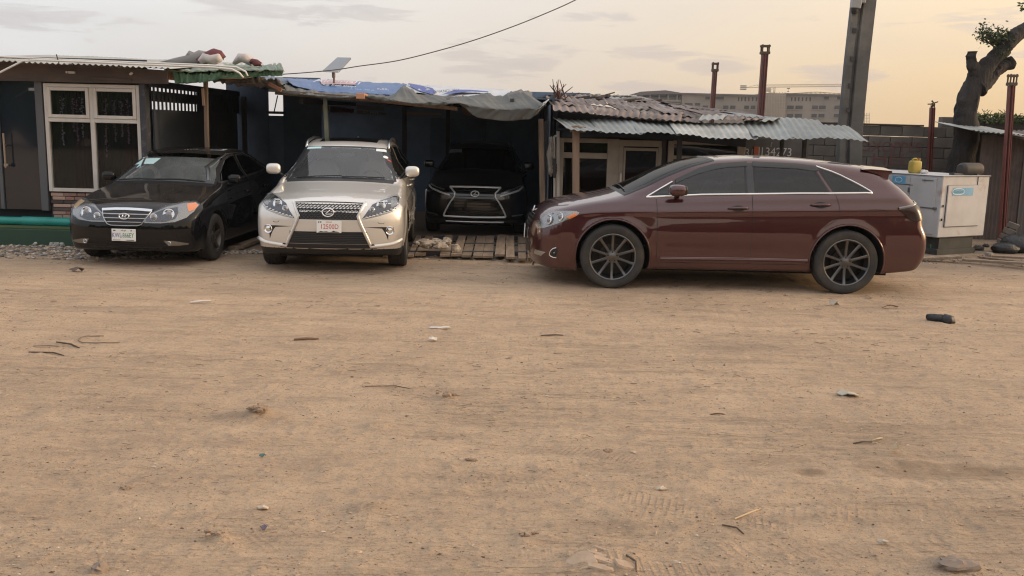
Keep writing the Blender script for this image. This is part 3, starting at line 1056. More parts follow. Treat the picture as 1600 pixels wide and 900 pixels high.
# ------------------------------------------------------------------ the carport between the two sheds
def build_carport():
    root = thing('carport', 'open fronted carport roofed with sagging grey tarpaulin on timber posts', 'carport', (-1.5, 15.0, 0))

    def post(name, m, px0, py0, px1, py1, Y, w, d=None):
        b = MB()
        top = at(px0, py0, Y)
        bot = Vector((at(px1, py1, Y).x, Y, -.1))
        q = at(px1, py1, Y)
        dirv = (q - top)
        bot = top + dirv * ((top.z + .1) / (top.z - q.z))
        b.bar(top, bot, w, d or w, .004)
        return b.build(name, m, root)
    post('post', WOOD, 321, 110, 323.5, 226, 14.35, .058)
    post('post', mat('green_grey_post', (.155, .165, .12), .8, col2=(.10, .105, .08), scale=3), 508, 149, 510.5, 214, 14.75, .062)
    post('post', WOOD, 845, 186, 847.5, 318, 15.2, .085, .07)
    b = MB()
    b.bar(at(316.5, 138, 14.3), at(318.5, 165, 14.3), .035, .03)
    b.build('post_splice', WOODP, root)
    # far posts inside
    for px, Y in ((382, 18.4), (632, 18.5), (700, 20.0)):
        b = MB()
        p = at(px, 200, Y)
        b.bar((p.x, Y, -.1), (p.x, Y, 2.35), .08, .08)
        b.build('post', DARKWOOD, root)
    # front beam and rafters
    b = MB()
    b.bar(at(430, 144, 14.85), at(600, 157, 14.85), .05, .075, .004)
    b.build('beam', WOOD, root)
    b = MB()
    b.bar(at(596, 157.5, 14.9), at(715, 170, 14.9), .05, .06, .004)
    b.build('beam', WOODP, root)
    for px in (470, 590, 700, 800):
        b = MB()
        a = at(px, 160, 15.0)
        e = at(px, 150, 17.6)
        b.bar((a.x, 15.0, a.z + .02), (a.x * 1.08, 21.6, 2.32), .06, .08)
        b.build('rafter', DARKWOOD, root)
    # stub ends of timber at the eave
    for (px, py, w, h, m) in ((565.5, 150.5, .135, .085, mat('sawn_end_orange', (.50, .25, .15), .8)), (268, 117, .105, .145, mat('sawn_end_orange', (.50, .25, .15), .8))):
        b = MB()
        b.box(at(px, py, 14.2 if px < 300 else 14.7), (w, .3, h), bev=.006)
        b.build('timber_stub', m, root)
    # back and side boards
    def panels(x0, x1, Y, z0, z1, step, m, seed, name='wall_board', along='x', lean=.0):
        rg = random.Random(seed)
        x = x0
        while x < x1 - .05:
            w = min(step * rg.uniform(.85, 1.1), x1 - x)
            b = MB()
            zt = z1 + rg.uniform(-.02, .02)
            if along == 'x':
                b.box((x + w / 2, Y + rg.uniform(-.015, .015), (z0 + zt) / 2), (w + .012, .02, zt - z0), (0, 0, rg.uniform(-.01, .01)))
            else:
                b.box((Y + rg.uniform(-.015, .015), x + w / 2, (z0 + zt) / 2), (.02, w + .012, zt - z0))
            b.build(name, m, root)
            x += w
    xa, xb = at(446, 200, 21.6).x, at(838, 200, 21.6).x + .22
    zt = at(640, 182, 21.6).z
    panels(xa, xb, 21.6, -.12, zt, 1.22, DARKPANEL, 1)
    # upper back boards under the roof, a few inches behind
    b = MB()
    b.box(((xa + xb) / 2 + .5, 21.72, 2.2), (xb - xa + 1.0, .02, 1.0))
    b.build('upper_board', DARKPANEL, root)
    panels(15.6, 21.8, at(852, 250, 16.2).x + .05, -.12, 2.25, 1.2, DARKPANEL, 2, along='y')
    b = MB()
    b.box((at(852, 250, 16.2).x + .10, 18.8, 1.15), (.02, 6.2, 2.6))
    b.build('side_backing', SHADEB, root)  # unseen board added behind the side wall to stop stray light
    # left bay: back wall nearer, slatted at the top, with one gap to the sky
    YB = 18.6
    xl, xg0, xg1, xr = OXR - .15, at(419, 160, YB).x, at(443, 160, YB).x, at(470, 160, YB).x
    zs = at(255, 171, YB).z
    ztop = at(300, 118, YB).z
    panels(xl, xg0 - .25, YB, 0, zs, 1.0, DARKPANEL, 3)
    zg0, zg1 = at(431, 176, YB).z, at(431, 149, YB).z
    panels(xg0 - .25, xg0, YB, 0, ztop, 1, DARKPANEL, 4)
    panels(xg0, xg1, YB, 0, zg0 - .07, 1, DARKPANEL, 5)
    panels(xg1, xr + .4, YB, 0, ztop, 1, DARKPANEL, 6)
    b = MB()
    b.box(((xg0 + xg1) / 2, YB, zg0), (xg1 - xg0 + .02, .04, .05))
    b.bar((xg1 - .12, YB + .03, zg1), (xg1 - .2, YB + .03, zg0), .018, .018)
    b.build('gap_frame', DARKWOOD, root)
    b = MB()
    b.box(((xl + xg0) / 2, YB + .03, (zs + ztop) / 2), (xg0 - xl, .02, ztop - zs + .06))
    b.build('backing_board', DARKPANEL, root)
    # side wall of the bay along the office: solid below, upright slats above with daylight between them
    XS = OXR + .12
    zl = at(240, 171, 14.4).z
    zu = at(240, 137, 14.4).z
    for k in range(3):
        b = MB()
        b.box((XS, 14.85 + k * 1.4, zl / 2), (.03, 1.41, zl))
        b.build('side_board', SHADEB, root)
    b = MB()
    b.box((XS - .02, 16.35, zl + (zu - zl) * .60), (.006, 4.4, (zu - zl) * .48)); b.box((XS - .03, 17.4, (zl + zu) / 2), (.025, 2.4, zu - zl)); b.box((XS, 16.3, zu + .05), (.04, 4.5, .10))
    b.build('slat_rail', SHADEB, root)
    rg = random.Random(8)
    y = 14.2
    while y < 18.4:
        b = MB()
        b.box((XS, y, (zl + zu) / 2), (.006, .075, zu - zl + .03), (rg.uniform(-.02, .02), 0, 0))
        b.build('slat', SHADEB, root)
        y += .165
    # left bay end wall next to the office, back roof and boards above the back wall
    b = MB()
    v = [(OXR + .1, 15.2, 2.58), (-3.9, 15.2, 2.46), (-3.9, 18.9, 2.70), (OXR + .1, 18.9, 2.78)]
    b.add(v + [(p[0], p[1], p[2] + .02) for p in v], [(0, 1, 2, 3), (7, 6, 5, 4), (0, 4, 5, 1), (1, 5, 6, 2), (2, 6, 7, 3), (3, 7, 4, 0)])
    b.build('roof_board', DARKPANEL, root)
    b = MB()
    v = [(-4.4, 16.2, 2.50), (.75, 16.2, 2.36), (.75, 21.9, 2.46), (-5.8, 21.9, 2.56)]
    b.add(v + [(p[0], p[1], p[2] + .02) for p in v], [(0, 1, 2, 3), (7, 6, 5, 4), (0, 4, 5, 1), (1, 5, 6, 2), (2, 6, 7, 3), (3, 7, 4, 0)])
    b.build('roof_board', DARKPANEL, root)
    YS = 19.6
    bm_ = mat('sign_board_tan', (.34, .22, .17), .8, col2=(.26, .17, .14), scale=2)
    def signboard(p, m, t=.02):
        b = MB()
        v = [at(x, y, YS) for x, y in p]
        v += [q + Vector((0, t, 0)) for q in v]
        n = len(p)
        b.add(v, [tuple(range(n)), tuple(reversed(range(n, 2 * n)))] + [(i, i + n, (i + 1) % n + n, (i + 1) % n) for i in range(n)])
        return b.build('sign_board', m, root)
    s1 = signboard([(459, 157), (500, 163), (553, 169.5), (553, 176), (469, 175)], bm_)
    s2 = signboard([(512, 165.5), (553, 170), (552.5, 177), (512, 176)], mat('sign_board_pink', (.36, .20, .17), .8))
    dk = mat('sign_paint_dark', (.05, .035, .04), .7)
    rd = mat('sign_paint_red', (.22, .05, .05), .7)
    gy = mat('sign_paint_grey', (.36, .34, .34), .7)
    def letters(body, px, py, size, m, parent, squeeze=1.0, shear=0):
        p = at(px, py, YS - .004)
        lettering('lettering', body, size, frame(p, (1, 0, -.055), (0.055, 0, 1)), m, parent, squeeze=squeeze, shear=shear)
    letters('VESTU', 489, 168.5, .26, gy, s1, 1.0)
    letters('S', 484, 170.5, .14, rd, s1, 1.6)
    letters('SN', 543, 173.5, .12, rd, s2, 1.6)
    s3 = signboard([(557, 164), (600, 168), (600, 173), (557, 170)], mat('sign_board_dark', (.14, .11, .105), .8))
    s4 = signboard([(557, 172.5), (604, 176.5), (604, 179.5), (557, 177.5)], mat('sign_board_dark', (.14, .11, .105), .8))
    letters('ST NVL', 580, 175.6, .07, gy, s4, 1.5)
    s5 = signboard([(634, 174.5), (690, 177), (690, 180), (634, 180)], bm_)
    s6 = signboard([(720, 166), (738, 170), (736, 181), (724, 180)], bm_)
    # tarpaulin over the front
    Yf, Yb, Yt = 14.55, 15.5, 17.4
    front = [(432, 142), (470, 147), (500, 150.5), (545, 152.5), (562, 149), (600, 155), (640, 161), (680, 162.5), (718, 160.5), (760, 168), (800, 168.5), (840, 167), (853, 162)]
    back = [(446, 131), (470, 136), (500, 142.5), (545, 143.5), (585, 145), (612, 147), (631, 133.5), (650, 142), (690, 149.5), (740, 147), (785, 147), (812, 142.5), (832, 147)]
    lower = [(432, 143), (470, 148.5), (500, 152), (545, 154), (562, 151), (600, 156.5), (640, 163), (680, 164.5), (716, 163), (745, 184), (790, 190), (830, 187), (850, 168)]
    cols = []
    for f, bk, lo in zip(front, back, lower):
        p2 = at(bk[0], bk[1] - 3, Yt)
        cols.append([p2, at(*bk, Yb), at(*f, Yf), at(*lo, Yf + .06)])
    cloth('tarpaulin', GREYTARP, cols, root, 220, 44, .026, seed=2, fu=5, fv=.6)
    # right hand corner of the tarp turned up, pale underside
    c2 = [[at(836, 172, 14.5), at(848, 165, 14.45)], [at(846, 167, 14.5), at(855, 158, 14.45)], [at(848, 160, 14.9), at(858, 154, 14.9)]]
    cloth('tarpaulin_fold', mat('pale_tarp_back', (.42, .42, .40), .7), c2, root, 14, 8, .01, seed=4)
    # torn scraps and sticks left of the carport eave
    b = MB()
    b.bar(at(420, 131, 14.4), at(440, 141, 14.4), .05, .05)
    b.build('loose_stick', mat('sawn_end_brown', (.26, .13, .085), .85), root)
    b = MB()
    b.tube([at(326, 119.5, 14.2), at(350, 121.5, 14.2), at(376, 122, 14.2), at(395, 119.5, 14.2)], [.022, .02, .018, .014], 7)
    b.build('bamboo_rail', mat('bamboo', (.42, .31, .20), .7), root, smooth=True)
    cols = []
    for (a, m_, l) in (((318, 120), (318, 124), (320, 127)), ((345, 121), (345, 128), (345, 131)), ((375, 121), (375, 131), (375, 136)), ((395, 118), (398, 131), (400, 138)), ((418, 122), (425, 133), (430, 140)), ((436, 122), (442, 134), (446, 143))):
        cols.append([at(a[0], a[1], 15.3), at(*a, 14.5), at(*m_, 14.45), at(*l, 14.6)])
    cloth('tarpaulin', mat('brown_grey_tarp', (.19, .165, .145), .8, col2=(.12, .105, .10), scale=3), cols, root, 60, 20, .035, seed=6, fu=6, fv=1.5)
    return root


carport = build_carport()

# green tarpaulin over the roof end, and bundles lying on it
root = thing('green_tarpaulin', 'crumpled green tarpaulin hanging over the roof end above the black sedan', 'tarpaulin', at(350, 118, 14.0))
cols = []
for (bk, ft, lo) in (((258, 101), (264, 106), (274, 131)), ((290, 102), (292, 110), (293, 131)), ((318, 103), (318, 112), (318, 129)), ((350, 104), (350, 109), (350, 123)), ((385, 104.5), (385, 108), (385, 122)), ((415, 105), (415, 108), (415, 120)), ((438, 103), (442, 107), (441, 119))):
    cols.append([at(bk[0], bk[1] - 2, 16.2), at(*bk, 15.2), at(*ft, 13.95), at(*lo, 13.98)])
cloth('tarp_front', GTARP, cols, root, 110, 26, .055, seed=11, fu=6, fv=.8)
cols = []
for (bk, ft) in (((240, 99), (258, 107)), ((290, 99.5), (300, 108)), ((340, 101), (345, 107)), ((390, 102), (395, 108)), ((425, 100), (432, 106)), ((440, 101), (444, 108))):
    cols.append([at(bk[0], bk[1] - 2, 16.6), at(*bk, 15.2), at(*ft, 13.9), at(ft[0], ft[1] + 2.5, 13.88)])
cloth('tarp_top', GTARP2, cols, root, 70, 16, .03, seed=14, fu=5, fv=1)

CLOTHW = mat('dirty_white_cloth', (.50, .46, .45), .85)
CLOTHM = mat('maroon_cloth', (.16, .055, .065), .85)
CLOTHG = mat('grey_cloth', (.24, .23, .22), .85)
root = thing('cloth_bundle', 'rolled maroon and white cloth lying on the roof above the black sedan', 'cloth', at(330, 98, 14.8))
def roll(name, m, pts, r, seed):
    b = MB()
    b.tube(pts, r, 10)
    o = b.build(name, m, root, smooth=True)
    rg = random.Random(seed)
    for v in o.data.vertices:
        v.co += Vector((rg.uniform(-1, 1), rg.uniform(-1, 1), rg.uniform(-1, 1))) * .022
    return o
roll('cloth_roll', CLOTHG, [at(245, 101, 14.8), at(275, 99, 14.8), at(295, 95, 14.8), at(315, 91, 14.8), at(330, 88, 14.8)], [.03, .07, .09, .11, .09], 1)
roll('cloth_roll', CLOTHM, [at(308, 96, 14.7), at(322, 89, 14.7), at(334, 84.5, 14.7), at(344, 84, 14.7), at(347, 92, 14.7)], [.04, .07, .075, .06, .05], 2)
roll('cloth_roll', CLOTHW, [at(313, 97, 14.55), at(320, 91, 14.55), at(330, 94, 14.55), at(340, 91, 14.55), at(344, 97, 14.55)], [.05, .085, .09, .07, .05], 3)
roll('cloth_roll', CLOTHG, [at(292, 93, 14.9), at(297, 86, 14.9), at(306, 90, 14.9)], [.03, .07, .05], 5)
root = thing('cloth_bundle', 'small heap of whitish cloth with a maroon end, right of the rolled cloths', 'cloth', at(388, 98, 14.8))
roll('cloth_roll', CLOTHW, [at(366, 99, 14.8), at(374, 91, 14.8), at(382, 90, 14.8), at(393, 97, 14.8)], [.03, .075, .08, .06], 8)
roll('cloth_roll', CLOTHM, [at(392, 96, 14.75), at(399, 97, 14.75), at(407, 100, 14.75)], [.045, .05, .03], 9)

# advertising banners laid over the roof
def banner(name, label, m, cols, seed, prints=()):
    root = thing(name, label, 'banner', at(*cols[0][1][:2], cols[0][1][2]))
    cc = [[at(*p) for p in c] for c in cols]
    o, S = cloth(name.replace('banner', 'banner_sheet'), m, cc, root, 80, 20, .012, seed=seed, fu=4, fv=.8)
    return root
Yt, Ym, Yl = 17.2, 16.2, 15.45
b1 = banner('roof_banner', 'blue printed banner with a pink band of white script, on the carport roof', BLUEBAN,
            [[(446, 121.5, Yt), (450, 126, Ym), (458, 132.5, Yl)], [(480, 123.2, Yt), (484, 130, Ym), (486, 140, Yl)], [(510, 124.5, Yt), (513, 132, Ym), (514, 144.5, Yl)], [(550, 126, Yt), (552, 134, Ym), (553, 145.5, Yl)],
             [(590, 128, Yt), (592, 136, Ym), (592, 147, Yl)], [(622, 130, Yt), (620, 139, Ym), (616, 148.5, Yl)], [(640, 131, Yt), (634, 138, Ym), (620, 149, Yl)]], 31)
def decal(name, m, root, quad, lift=.02):
    """flat print on the banner"""
    b = MB()
    v = [at(*q) + Vector((0, -lift, lift * .6)) for q in quad]
    n = len(v)
    b.add(v, [tuple(range(n))])
    return b.build(name, m, root)
pk = decal('pink_band', PINKBAN, b1, [(500, 126.2, 16.85), (556, 128.5, 16.85), (556, 134.3, 16.2), (503, 133.0, 16.2)], .035)
p0 = at(527, 130.0, 16.50) + Vector((0, -.045, .03))
F0 = frame(p0, (1, 0, -.035), (.01, .75, .45))
lettering('banner_script', 'Alegriah', .21, F0, PRINTW, b1, shear=.3, squeeze=1.15)
lettering('banner_script', 'Stay fresh always', .085, frame(at(530, 136.3, 16.0) + Vector((0, -.05, .03)), (1, 0, -.035), (.01, .75, .45)), PRINTW, b1, shear=.3, squeeze=1.0)
lettering('banner_print', '-=- ==-=- -=== -=', .06, frame(at(566, 143.0, 15.62) + Vector((0, -.05, .03)), (1, 0, -.04), (.01, .6, .6)), mat('pale_blue_print', (.40, .60, .78), .6), b1, squeeze=.9)
lettering('banner_print', '=-==-', .09, frame(at(599, 142.5, 15.7) + Vector((0, -.05, .03)), (1, 0, -.05), (.01, .6, .6)), PRINTW, b1, squeeze=.95)
b2 = banner('roof_banner', 'white banner with a deep blue end, laid along the right half of the carport roof', WHITEBAN,
            [[(636, 130.5, Yt), (633, 136, Ym), (622, 148, Yl)], [(650, 131, Yt), (652, 136, Ym), (652, 143, Yl)], [(690, 133.5, Yt), (692, 140, Ym), (692, 150.5, Yl)], [(730, 136, Yt), (732, 142, Ym), (732, 150, Yl)],
             [(765, 138, Yt), (766, 144, Ym), (766, 150.5, Yl)], [(800, 141, Yt), (799, 146, Ym), (796, 151, Yl)], [(818, 145.5, Yt), (816, 148, Ym), (812, 151, Yl)]], 33)
decal('blue_field', DEEPBLUE, b2, [(638, 132.5, 16.9), (664, 137.5, 16.5), (676, 140.5, 16.2), (682, 147, 15.7), (676, 150.5, 15.45), (655, 145, 15.6), (643, 138.5, 16.2)], .05)
decal('blue_field', DEEPBLUE, b2, [(712, 143, 16.1), (735, 143.2, 16.1), (763, 145.5, 16.05), (763, 147.6, 15.8), (735, 146, 15.8), (705, 149, 15.5), (690, 151, 15.35), (700, 147, 15.7)], .05)
lettering('banner_print', 'S4', .12, frame(at(668, 143.0, 15.9) + Vector((0, -.09, .06)), (.25, -.3, -1), (1, 0, .2)), PRINTW, b2, squeeze=.9)
lettering('banner_print', 'OMANDUALI', .085, frame(at(697, 148.5, 15.55) + Vector((0, -.09, .06)), (1, 0, .10), (.0, .6, .7)), mat('banner_ink', (.09, .09, .14), .6), b2, squeeze=.85)

# flat satellite internet dish on its mast
root = thing('satellite_dish', 'flat tilted rectangular satellite dish on a short mast above the carport roof', 'dish', at(523, 127, 16.4))
b = MB()
q = [at(505, 109.5, 16.25), at(529, 111, 16.25), at(548.5, 90, 16.6), at(527, 89.5, 16.6)]
nrm = (q[1] - q[0]).cross(q[3] - q[0]).normalized()
v = q + [p - nrm * .035 for p in q]
b.add(v, [(0, 1, 2, 3), (7, 6, 5, 4), (0, 4, 5, 1), (1, 5, 6, 2), (2, 6, 7, 3), (3, 7, 4, 0)])
b.build('dish_panel', mat('dish_face', (.28, .31, .35), .5, col2=(.24, .27, .31), scale=2), root)
b = MB()
b.bar(q[0] + Vector((0, -.006, -.01)), q[1] + Vector((0, -.006, -.01)), .03, .035)
b.build('dish_edge', mat('dish_rim', (.55, .54, .52), .5), root)
b = MB()
m0 = (q[0] + q[1]) / 2 + Vector((.03, .06, -.02))
b.tube([m0 + Vector((0, .02, .03)), m0 + Vector((.005, .0, -.09)), m0 + Vector((.01, 0, -.10)), m0 + Vector((.015, 0, -.30))], [.03, .03, .018, .018], 10)
b.build('dish_mast', mat('mast_brown', (.18, .13, .11), .5), root, smooth=True, sharp=40)

# cable crossing the sky
b = MB()
pts = [(330, 121), (445, 115.8), (520, 109.5), (560, 103.5), (620, 95), (680, 80.5), (740, 63), (800, 42), (850, 22), (895, 2), (960, -32), (1040, -80)]
P = [at(*p, 15.0 - .003 * i) for i, p in enumerate(pts)]
fine = []
for i in range(len(P) - 1):
    for k in range(6):
        t = k / 6
        p_1, p0_, p1_, p2_ = P[max(i - 1, 0)], P[i], P[i + 1], P[min(i + 2, len(P) - 1)]
        fine.append(.5 * ((2 * p0_) + (p1_ - p_1) * t + (2 * p_1 - 5 * p0_ + 4 * p1_ - p2_) * t * t + (3 * p0_ - p_1 - 3 * p1_ + p2_) * t ** 3))
b.tube(fine, .0085, 6)
tag(b.build('overhead_cable', mat('cable_grey', (.12, .105, .10), .6), None, smooth=True), 'thin grey cable sagging across the sky from the upper middle to the carport roof', 'cable')

# planks laid as a ramp into the carport
root = thing('plank_ramp', 'row of weathered planks laid as a ramp in front of the black crossover', 'ramp', tuple(on_ground(735, 390)))
rg = random.Random(4)
for (b0, b1, t0, t1, bl) in ((-20, 45, 75, 135, 345), (60, 180, 180, 265, 330), (345, 462, 405, 490, 345), (470, 588, 560, 640, 348), (592, 700, 660, 750, 350), (722, 826, 765, 868, 355), (830, 948, 872, 962, 355), (968, 1080, 1000, 1092, 352), (1092, 1192, 1098, 1186, 380), (1236, 1322, 1230, 1320, 385), (1345, 1440, 1325, 1420, 385)):
    pb0, pb1 = on_ground(640 + b0 / 7.27, 350 + bl / 7.27, .075), on_ground(640 + b1 / 7.27, 350 + bl / 7.27, .075)
    tl = 128 + rg.uniform(-6, 10)
    pt0, pt1 = on_ground(640 + t0 / 7.27, 350 + tl / 7.27, .03), on_ground(640 + t1 / 7.27, 350 + tl / 7.27, .03)
    v = [pb0, pb1, pt1, pt0]
    dz = rg.uniform(-.012, .012)
    v = [p + Vector((0, 0, dz)) for p in v]
    m = MB()
    m.add(v + [p - Vector((0, 0, .032)) for p in v], [(0, 1, 2, 3), (7, 6, 5, 4), (0, 4, 5, 1), (1, 5, 6, 2), (2, 6, 7, 3), (3, 7, 4, 0)])
    m.build('plank', WOODX, root)
for py, z in ((396, .035), (383, .02), (372, -.015)):
    m = MB()
    a, c = on_ground(640, py, z), on_ground(845, py, z)
    m.bar(a, c, .08, .07)
    m.build('bearer', DARKWOOD, root)

# crumpled pale rag on the ramp
m = MB()
p = on_ground(681, 388, .12)
for k in range(16):
    rr = random.Random(k)
    m.blob(p + Vector((rr.gauss(0, .12), rr.gauss(0, .12), .02 + .10 * rr.random() * (1 - abs(rr.gauss(0, .3))))), (.075, .075, .05), 8, 5, 2, noise=.4, seed=k)
tag(m.build('rag', mat('pale_rag', (.40, .35, .29), .95, col2=(.25, .21, .17), scale=12), None, smooth=False), 'crumpled pale rag lying on the plank ramp', 'rag')
m = MB()
p = on_ground(656.5, 381, .10)
for k in range(5):
    rr = random.Random(k + 50)
    m.blob(p + Vector((rr.gauss(0, .03), rr.gauss(0, .04), .02)), (.045, .04, .03), 7, 4, 2, noise=.4, seed=k)
tag(m.build('paper_scrap', mat('dull_paper', (.42, .38, .35), .9), None), 'small crumpled paper on the leftmost ramp planks', 'paper')
for (pa, pb, w, lab) in (((372, 386), (412, 371), .14, 'dark plank end lying between the sedan and the silver crossover'), ((362, 388), (376, 384), .10, 'short dark board beside the sedan front wheel')):
    m = MB()
    a, c = on_ground(*pa, .05), on_ground(*pb, .05)
    m.bar(a, c, w, .05)
    tag(m.build('loose_plank', WOODX, None), lab, 'plank')
# ------------------------------------------------------------------ the low shed on the right with its patched roof
YS2 = 15.6


def build_shed():
    root = thing('roadside_shed', 'low shed with pale framed windows under a patched rusty corrugated roof, behind the maroon car', 'shed', (2.2, YS2, 0))
    # glazed front
    def fr(px, py, Y=YS2):
        return at(px, py, Y)
    def member(b, x0, x1, z0, z1, y=YS2, d=.08):
        b.box(((x0 + x1) / 2, y, (z0 + z1) / 2), (x1 - x0, d, z1 - z0), bev=.005)
    X = lambda px, py=260: at(px, py, YS2).x
    Z = lambda py, px: at(px, py, YS2).z
    zt = Z(216, 920)
    zr0, zr1 = Z(247.5, 915), Z(238.5, 915)
    b = MB()
    member(b, X(868), X(880), 0.0, zt); member(b, X(948), X(966), 0.0, zt, YS2 - .002)
    member(b, X(880), X(948), Z(223, 915), zt, YS2 + .002); member(b, X(880), X(948), zr0, zr1, YS2 + .002)
    member(b, X(880), X(948), .05, .35, YS2 + .002)
    wf = b.build('window_frame', ALUD, root)
    for z0, z1 in ((zr1, Z(223, 915)), (.35, zr0)):
        b = MB()
        b.box(((X(880) + X(948)) / 2, YS2 + .01, (z0 + z1) / 2), (X(948) - X(880), .006, z1 - z0))
        b.build('window_pane', WGLASSD, wf)
    # door unit
    b = MB()
    zh = Z(219, 1000)
    member(b, X(966), X(1032), Z(229, 1000), zh, YS2 + .001); member(b, X(966), X(973), 0, Z(229, 1000), YS2 + .003); member(b, X(1027), X(1033), 0, Z(229, 1000), YS2 + .003)
    b.build('door_frame', ALUD, root)
    b = MB()
    z1 = Z(231, 1000)
    member(b, X(973.5), X(976.5), .04, z1, YS2 - .02, .05); member(b, X(1024), X(1026.5), .04, z1, YS2 - .02, .05)
    member(b, X(976.5), X(1024), z1 - .05, z1, YS2 - .018, .05); member(b, X(976.5), X(1024), .04, .25, YS2 - .018, .05)
    dr = b.build('door', ALUD, root)
    b = MB()
    b.box(((X(976.5) + X(1024)) / 2, YS2 - .02, (.25 + z1 - .05) / 2), (X(1024) - X(976.5), .006, z1 - .30))
    b.build('door_pane', WGLASSD, dr)
    b = MB()
    hx = X(968.5, 280)
    h0, h1 = Z(289, 968), Z(271, 968)
    b.tube([(hx, YS2 - .045, h0), (hx, YS2 - .11, h0), (hx, YS2 - .11, h1), (hx, YS2 - .045, h1)], .014, 8)
    b.box((hx - .02, YS2 - .05, h0 - .05), (.05, .03, .09), bev=.008)
    b.build('door_handle', PVC, dr, smooth=True, sharp=40)
    # second window to the right
    b = MB()
    member(b, X(1042), X(1051), 0, Z(220, 1050)); member(b, X(1051), X(1150), Z(226.5, 1100), Z(220, 1100), YS2 + .002); member(b, X(1051), X(1150), Z(250, 1100), Z(244, 1100), YS2 + .002)
    member(b, X(1150), X(1162), 0, Z(226, 1156), YS2 - .002)
    wf = b.build('window_frame', ALUD, root)
    b = MB()
    b.box(((X(1051) + X(1150)) / 2, YS2 + .01, (Z(244, 1100) + Z(226.5, 1100)) / 2), (X(1150) - X(1051), .006, Z(226.5, 1100) - Z(244, 1100)))
    b.build('window_pane', WGLASSD, wf)
    b = MB()
    b.box(((X(1051) + X(1150)) / 2, YS2 + .01, Z(250, 1100) / 2), (X(1150) - X(1051), .01, Z(250, 1100)))
    b.build('window_pane', WGLASSD, wf)
    # dark room behind, side walls
    xl, xr = X(866), X(1166)
    b = MB()
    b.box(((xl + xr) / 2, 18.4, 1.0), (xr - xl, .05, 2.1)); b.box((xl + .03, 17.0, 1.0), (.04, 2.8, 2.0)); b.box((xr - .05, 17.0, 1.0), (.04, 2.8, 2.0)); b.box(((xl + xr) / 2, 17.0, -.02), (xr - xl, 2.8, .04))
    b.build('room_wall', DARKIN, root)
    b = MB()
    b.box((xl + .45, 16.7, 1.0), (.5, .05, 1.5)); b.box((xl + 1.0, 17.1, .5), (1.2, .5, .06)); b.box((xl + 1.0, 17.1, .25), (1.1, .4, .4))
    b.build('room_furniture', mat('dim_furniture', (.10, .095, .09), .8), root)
    b = MB()
    b.box((at(1037, 230, YS2).x, YS2 - .03, .9), (.06, .06, 1.8)); b.build('post', DARKWOOD, root)
    # dark board standing in for the shade under the eave
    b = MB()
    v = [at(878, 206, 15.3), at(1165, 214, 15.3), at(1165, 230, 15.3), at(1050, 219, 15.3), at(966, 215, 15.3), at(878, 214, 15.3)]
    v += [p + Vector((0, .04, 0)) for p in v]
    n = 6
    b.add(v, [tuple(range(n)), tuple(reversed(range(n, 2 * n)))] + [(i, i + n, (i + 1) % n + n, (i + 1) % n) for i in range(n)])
    b.build('eave_shade_board', SHADEB, root)
    # posts under the eave
    for (px, y0, y1, Y, w, m) in ((900, 196, 305, 14.55, .105, WOODP), (1062, 218, 250, 14.9, .07, DARKWOOD), (1222, 217, 252, 15.0, .055, DARKWOOD), (1257.5, 216, 252, 15.0, .06, DARKWOOD)):
        b = MB()
        t, q = at(px, y0, Y), at(px - (px - 800) * .004, y1, Y)
        bot = t + (q - t) * ((t.z + .05) / (t.z - q.z))
        b.bar(t, bot, w, w, .004)
        b.build('post', m, root)
    b = MB()
    b.box(at(903, 202, 14.55), (.24, .10, .09), bev=.006)
    b.build('post_cap', WOODP, root)
    # left corner: pale frame, rough end boards
    b = MB()
    b.bar(at(872, 205, 15.45), at(872, 320, 15.45), .05, .06); b.bar(at(866, 213, 15.4), at(866, 317, 15.4), .03, .03)
    b.bar(at(866, 213, 15.4), at(873, 211, 15.4), .03, .03)
    b.build('corner_frame', ALU, root)
    for k in range(3):
        b = MB()
        p = at(853 + k * 5, 230, 15.55)
        b.box((p.x, 15.75 + .02 * k, 1.0), (.05, .02, 2.0), (0, .01 * (k - 1), 0))
        b.build('end_board', DARKWOOD, root)
    # ---- roof. rows of sheets from the eave to the ridge, each row over the one below
    rg = random.Random(12)
    # eave strip of galvanised sheet: lower edge and upper edge across the picture
    low = [(888, 203.5), (940, 206), (1000, 208), (1060, 210), (1120, 214), (1180, 214), (1240, 216), (1300, 219), (1353, 221)]
    upp = [(861, 185), (920, 187), (985, 188), (1045, 190), (1105, 193), (1165, 190), (1222, 190), (1275, 192), (1318, 203)]
    Yl, Yu = 14.25, 15.35
    for i in range(len(low) - 1):
        a, b_ = at(*low[i], Yl), at(*low[i + 1], Yl)
        c, d = at(*upp[i], Yu), at(*upp[i + 1], Yu)
        mid0, mid1 = (a + b_) / 2, (c + d) / 2
        x = (b_ - a)
        up = mid1 - mid0
        lift = .012 * (i % 2) + rg.uniform(0, .03)
        mid0 = mid0 - up.normalized() * rg.uniform(-.04, .10)
        M = frame(mid0 + Vector((0, 0, lift)), x, (up - x * (up.dot(x) / x.dot(x))))
        # keep the true (skewed) direction of the flutes
        X3, Y3 = x.normalized(), up.normalized()
        Z3 = X3.cross(Y3).normalized()
        M = Matrix((X3, Y3, Z3)).transposed().to_4x4(); M.translation = mid0 + Vector((0, 0, lift))
        sag = rg.uniform(-.03, .04)
        corrugated(x.length + .07, up.length + rg.uniform(0, .12), GALV if rg.random() < .8 else SHEETG, 'roof_sheet', root, M, amp=.009, pitch=.10, per=6, rows=4, bend=lambda X, Y, s=sag, q=rg.uniform(0, 6): s * np.sin(X * 4 + Y * 2 + q) - .02 * np.maximum(0, np.sin(X * 9 + q)) * (Y < .3))
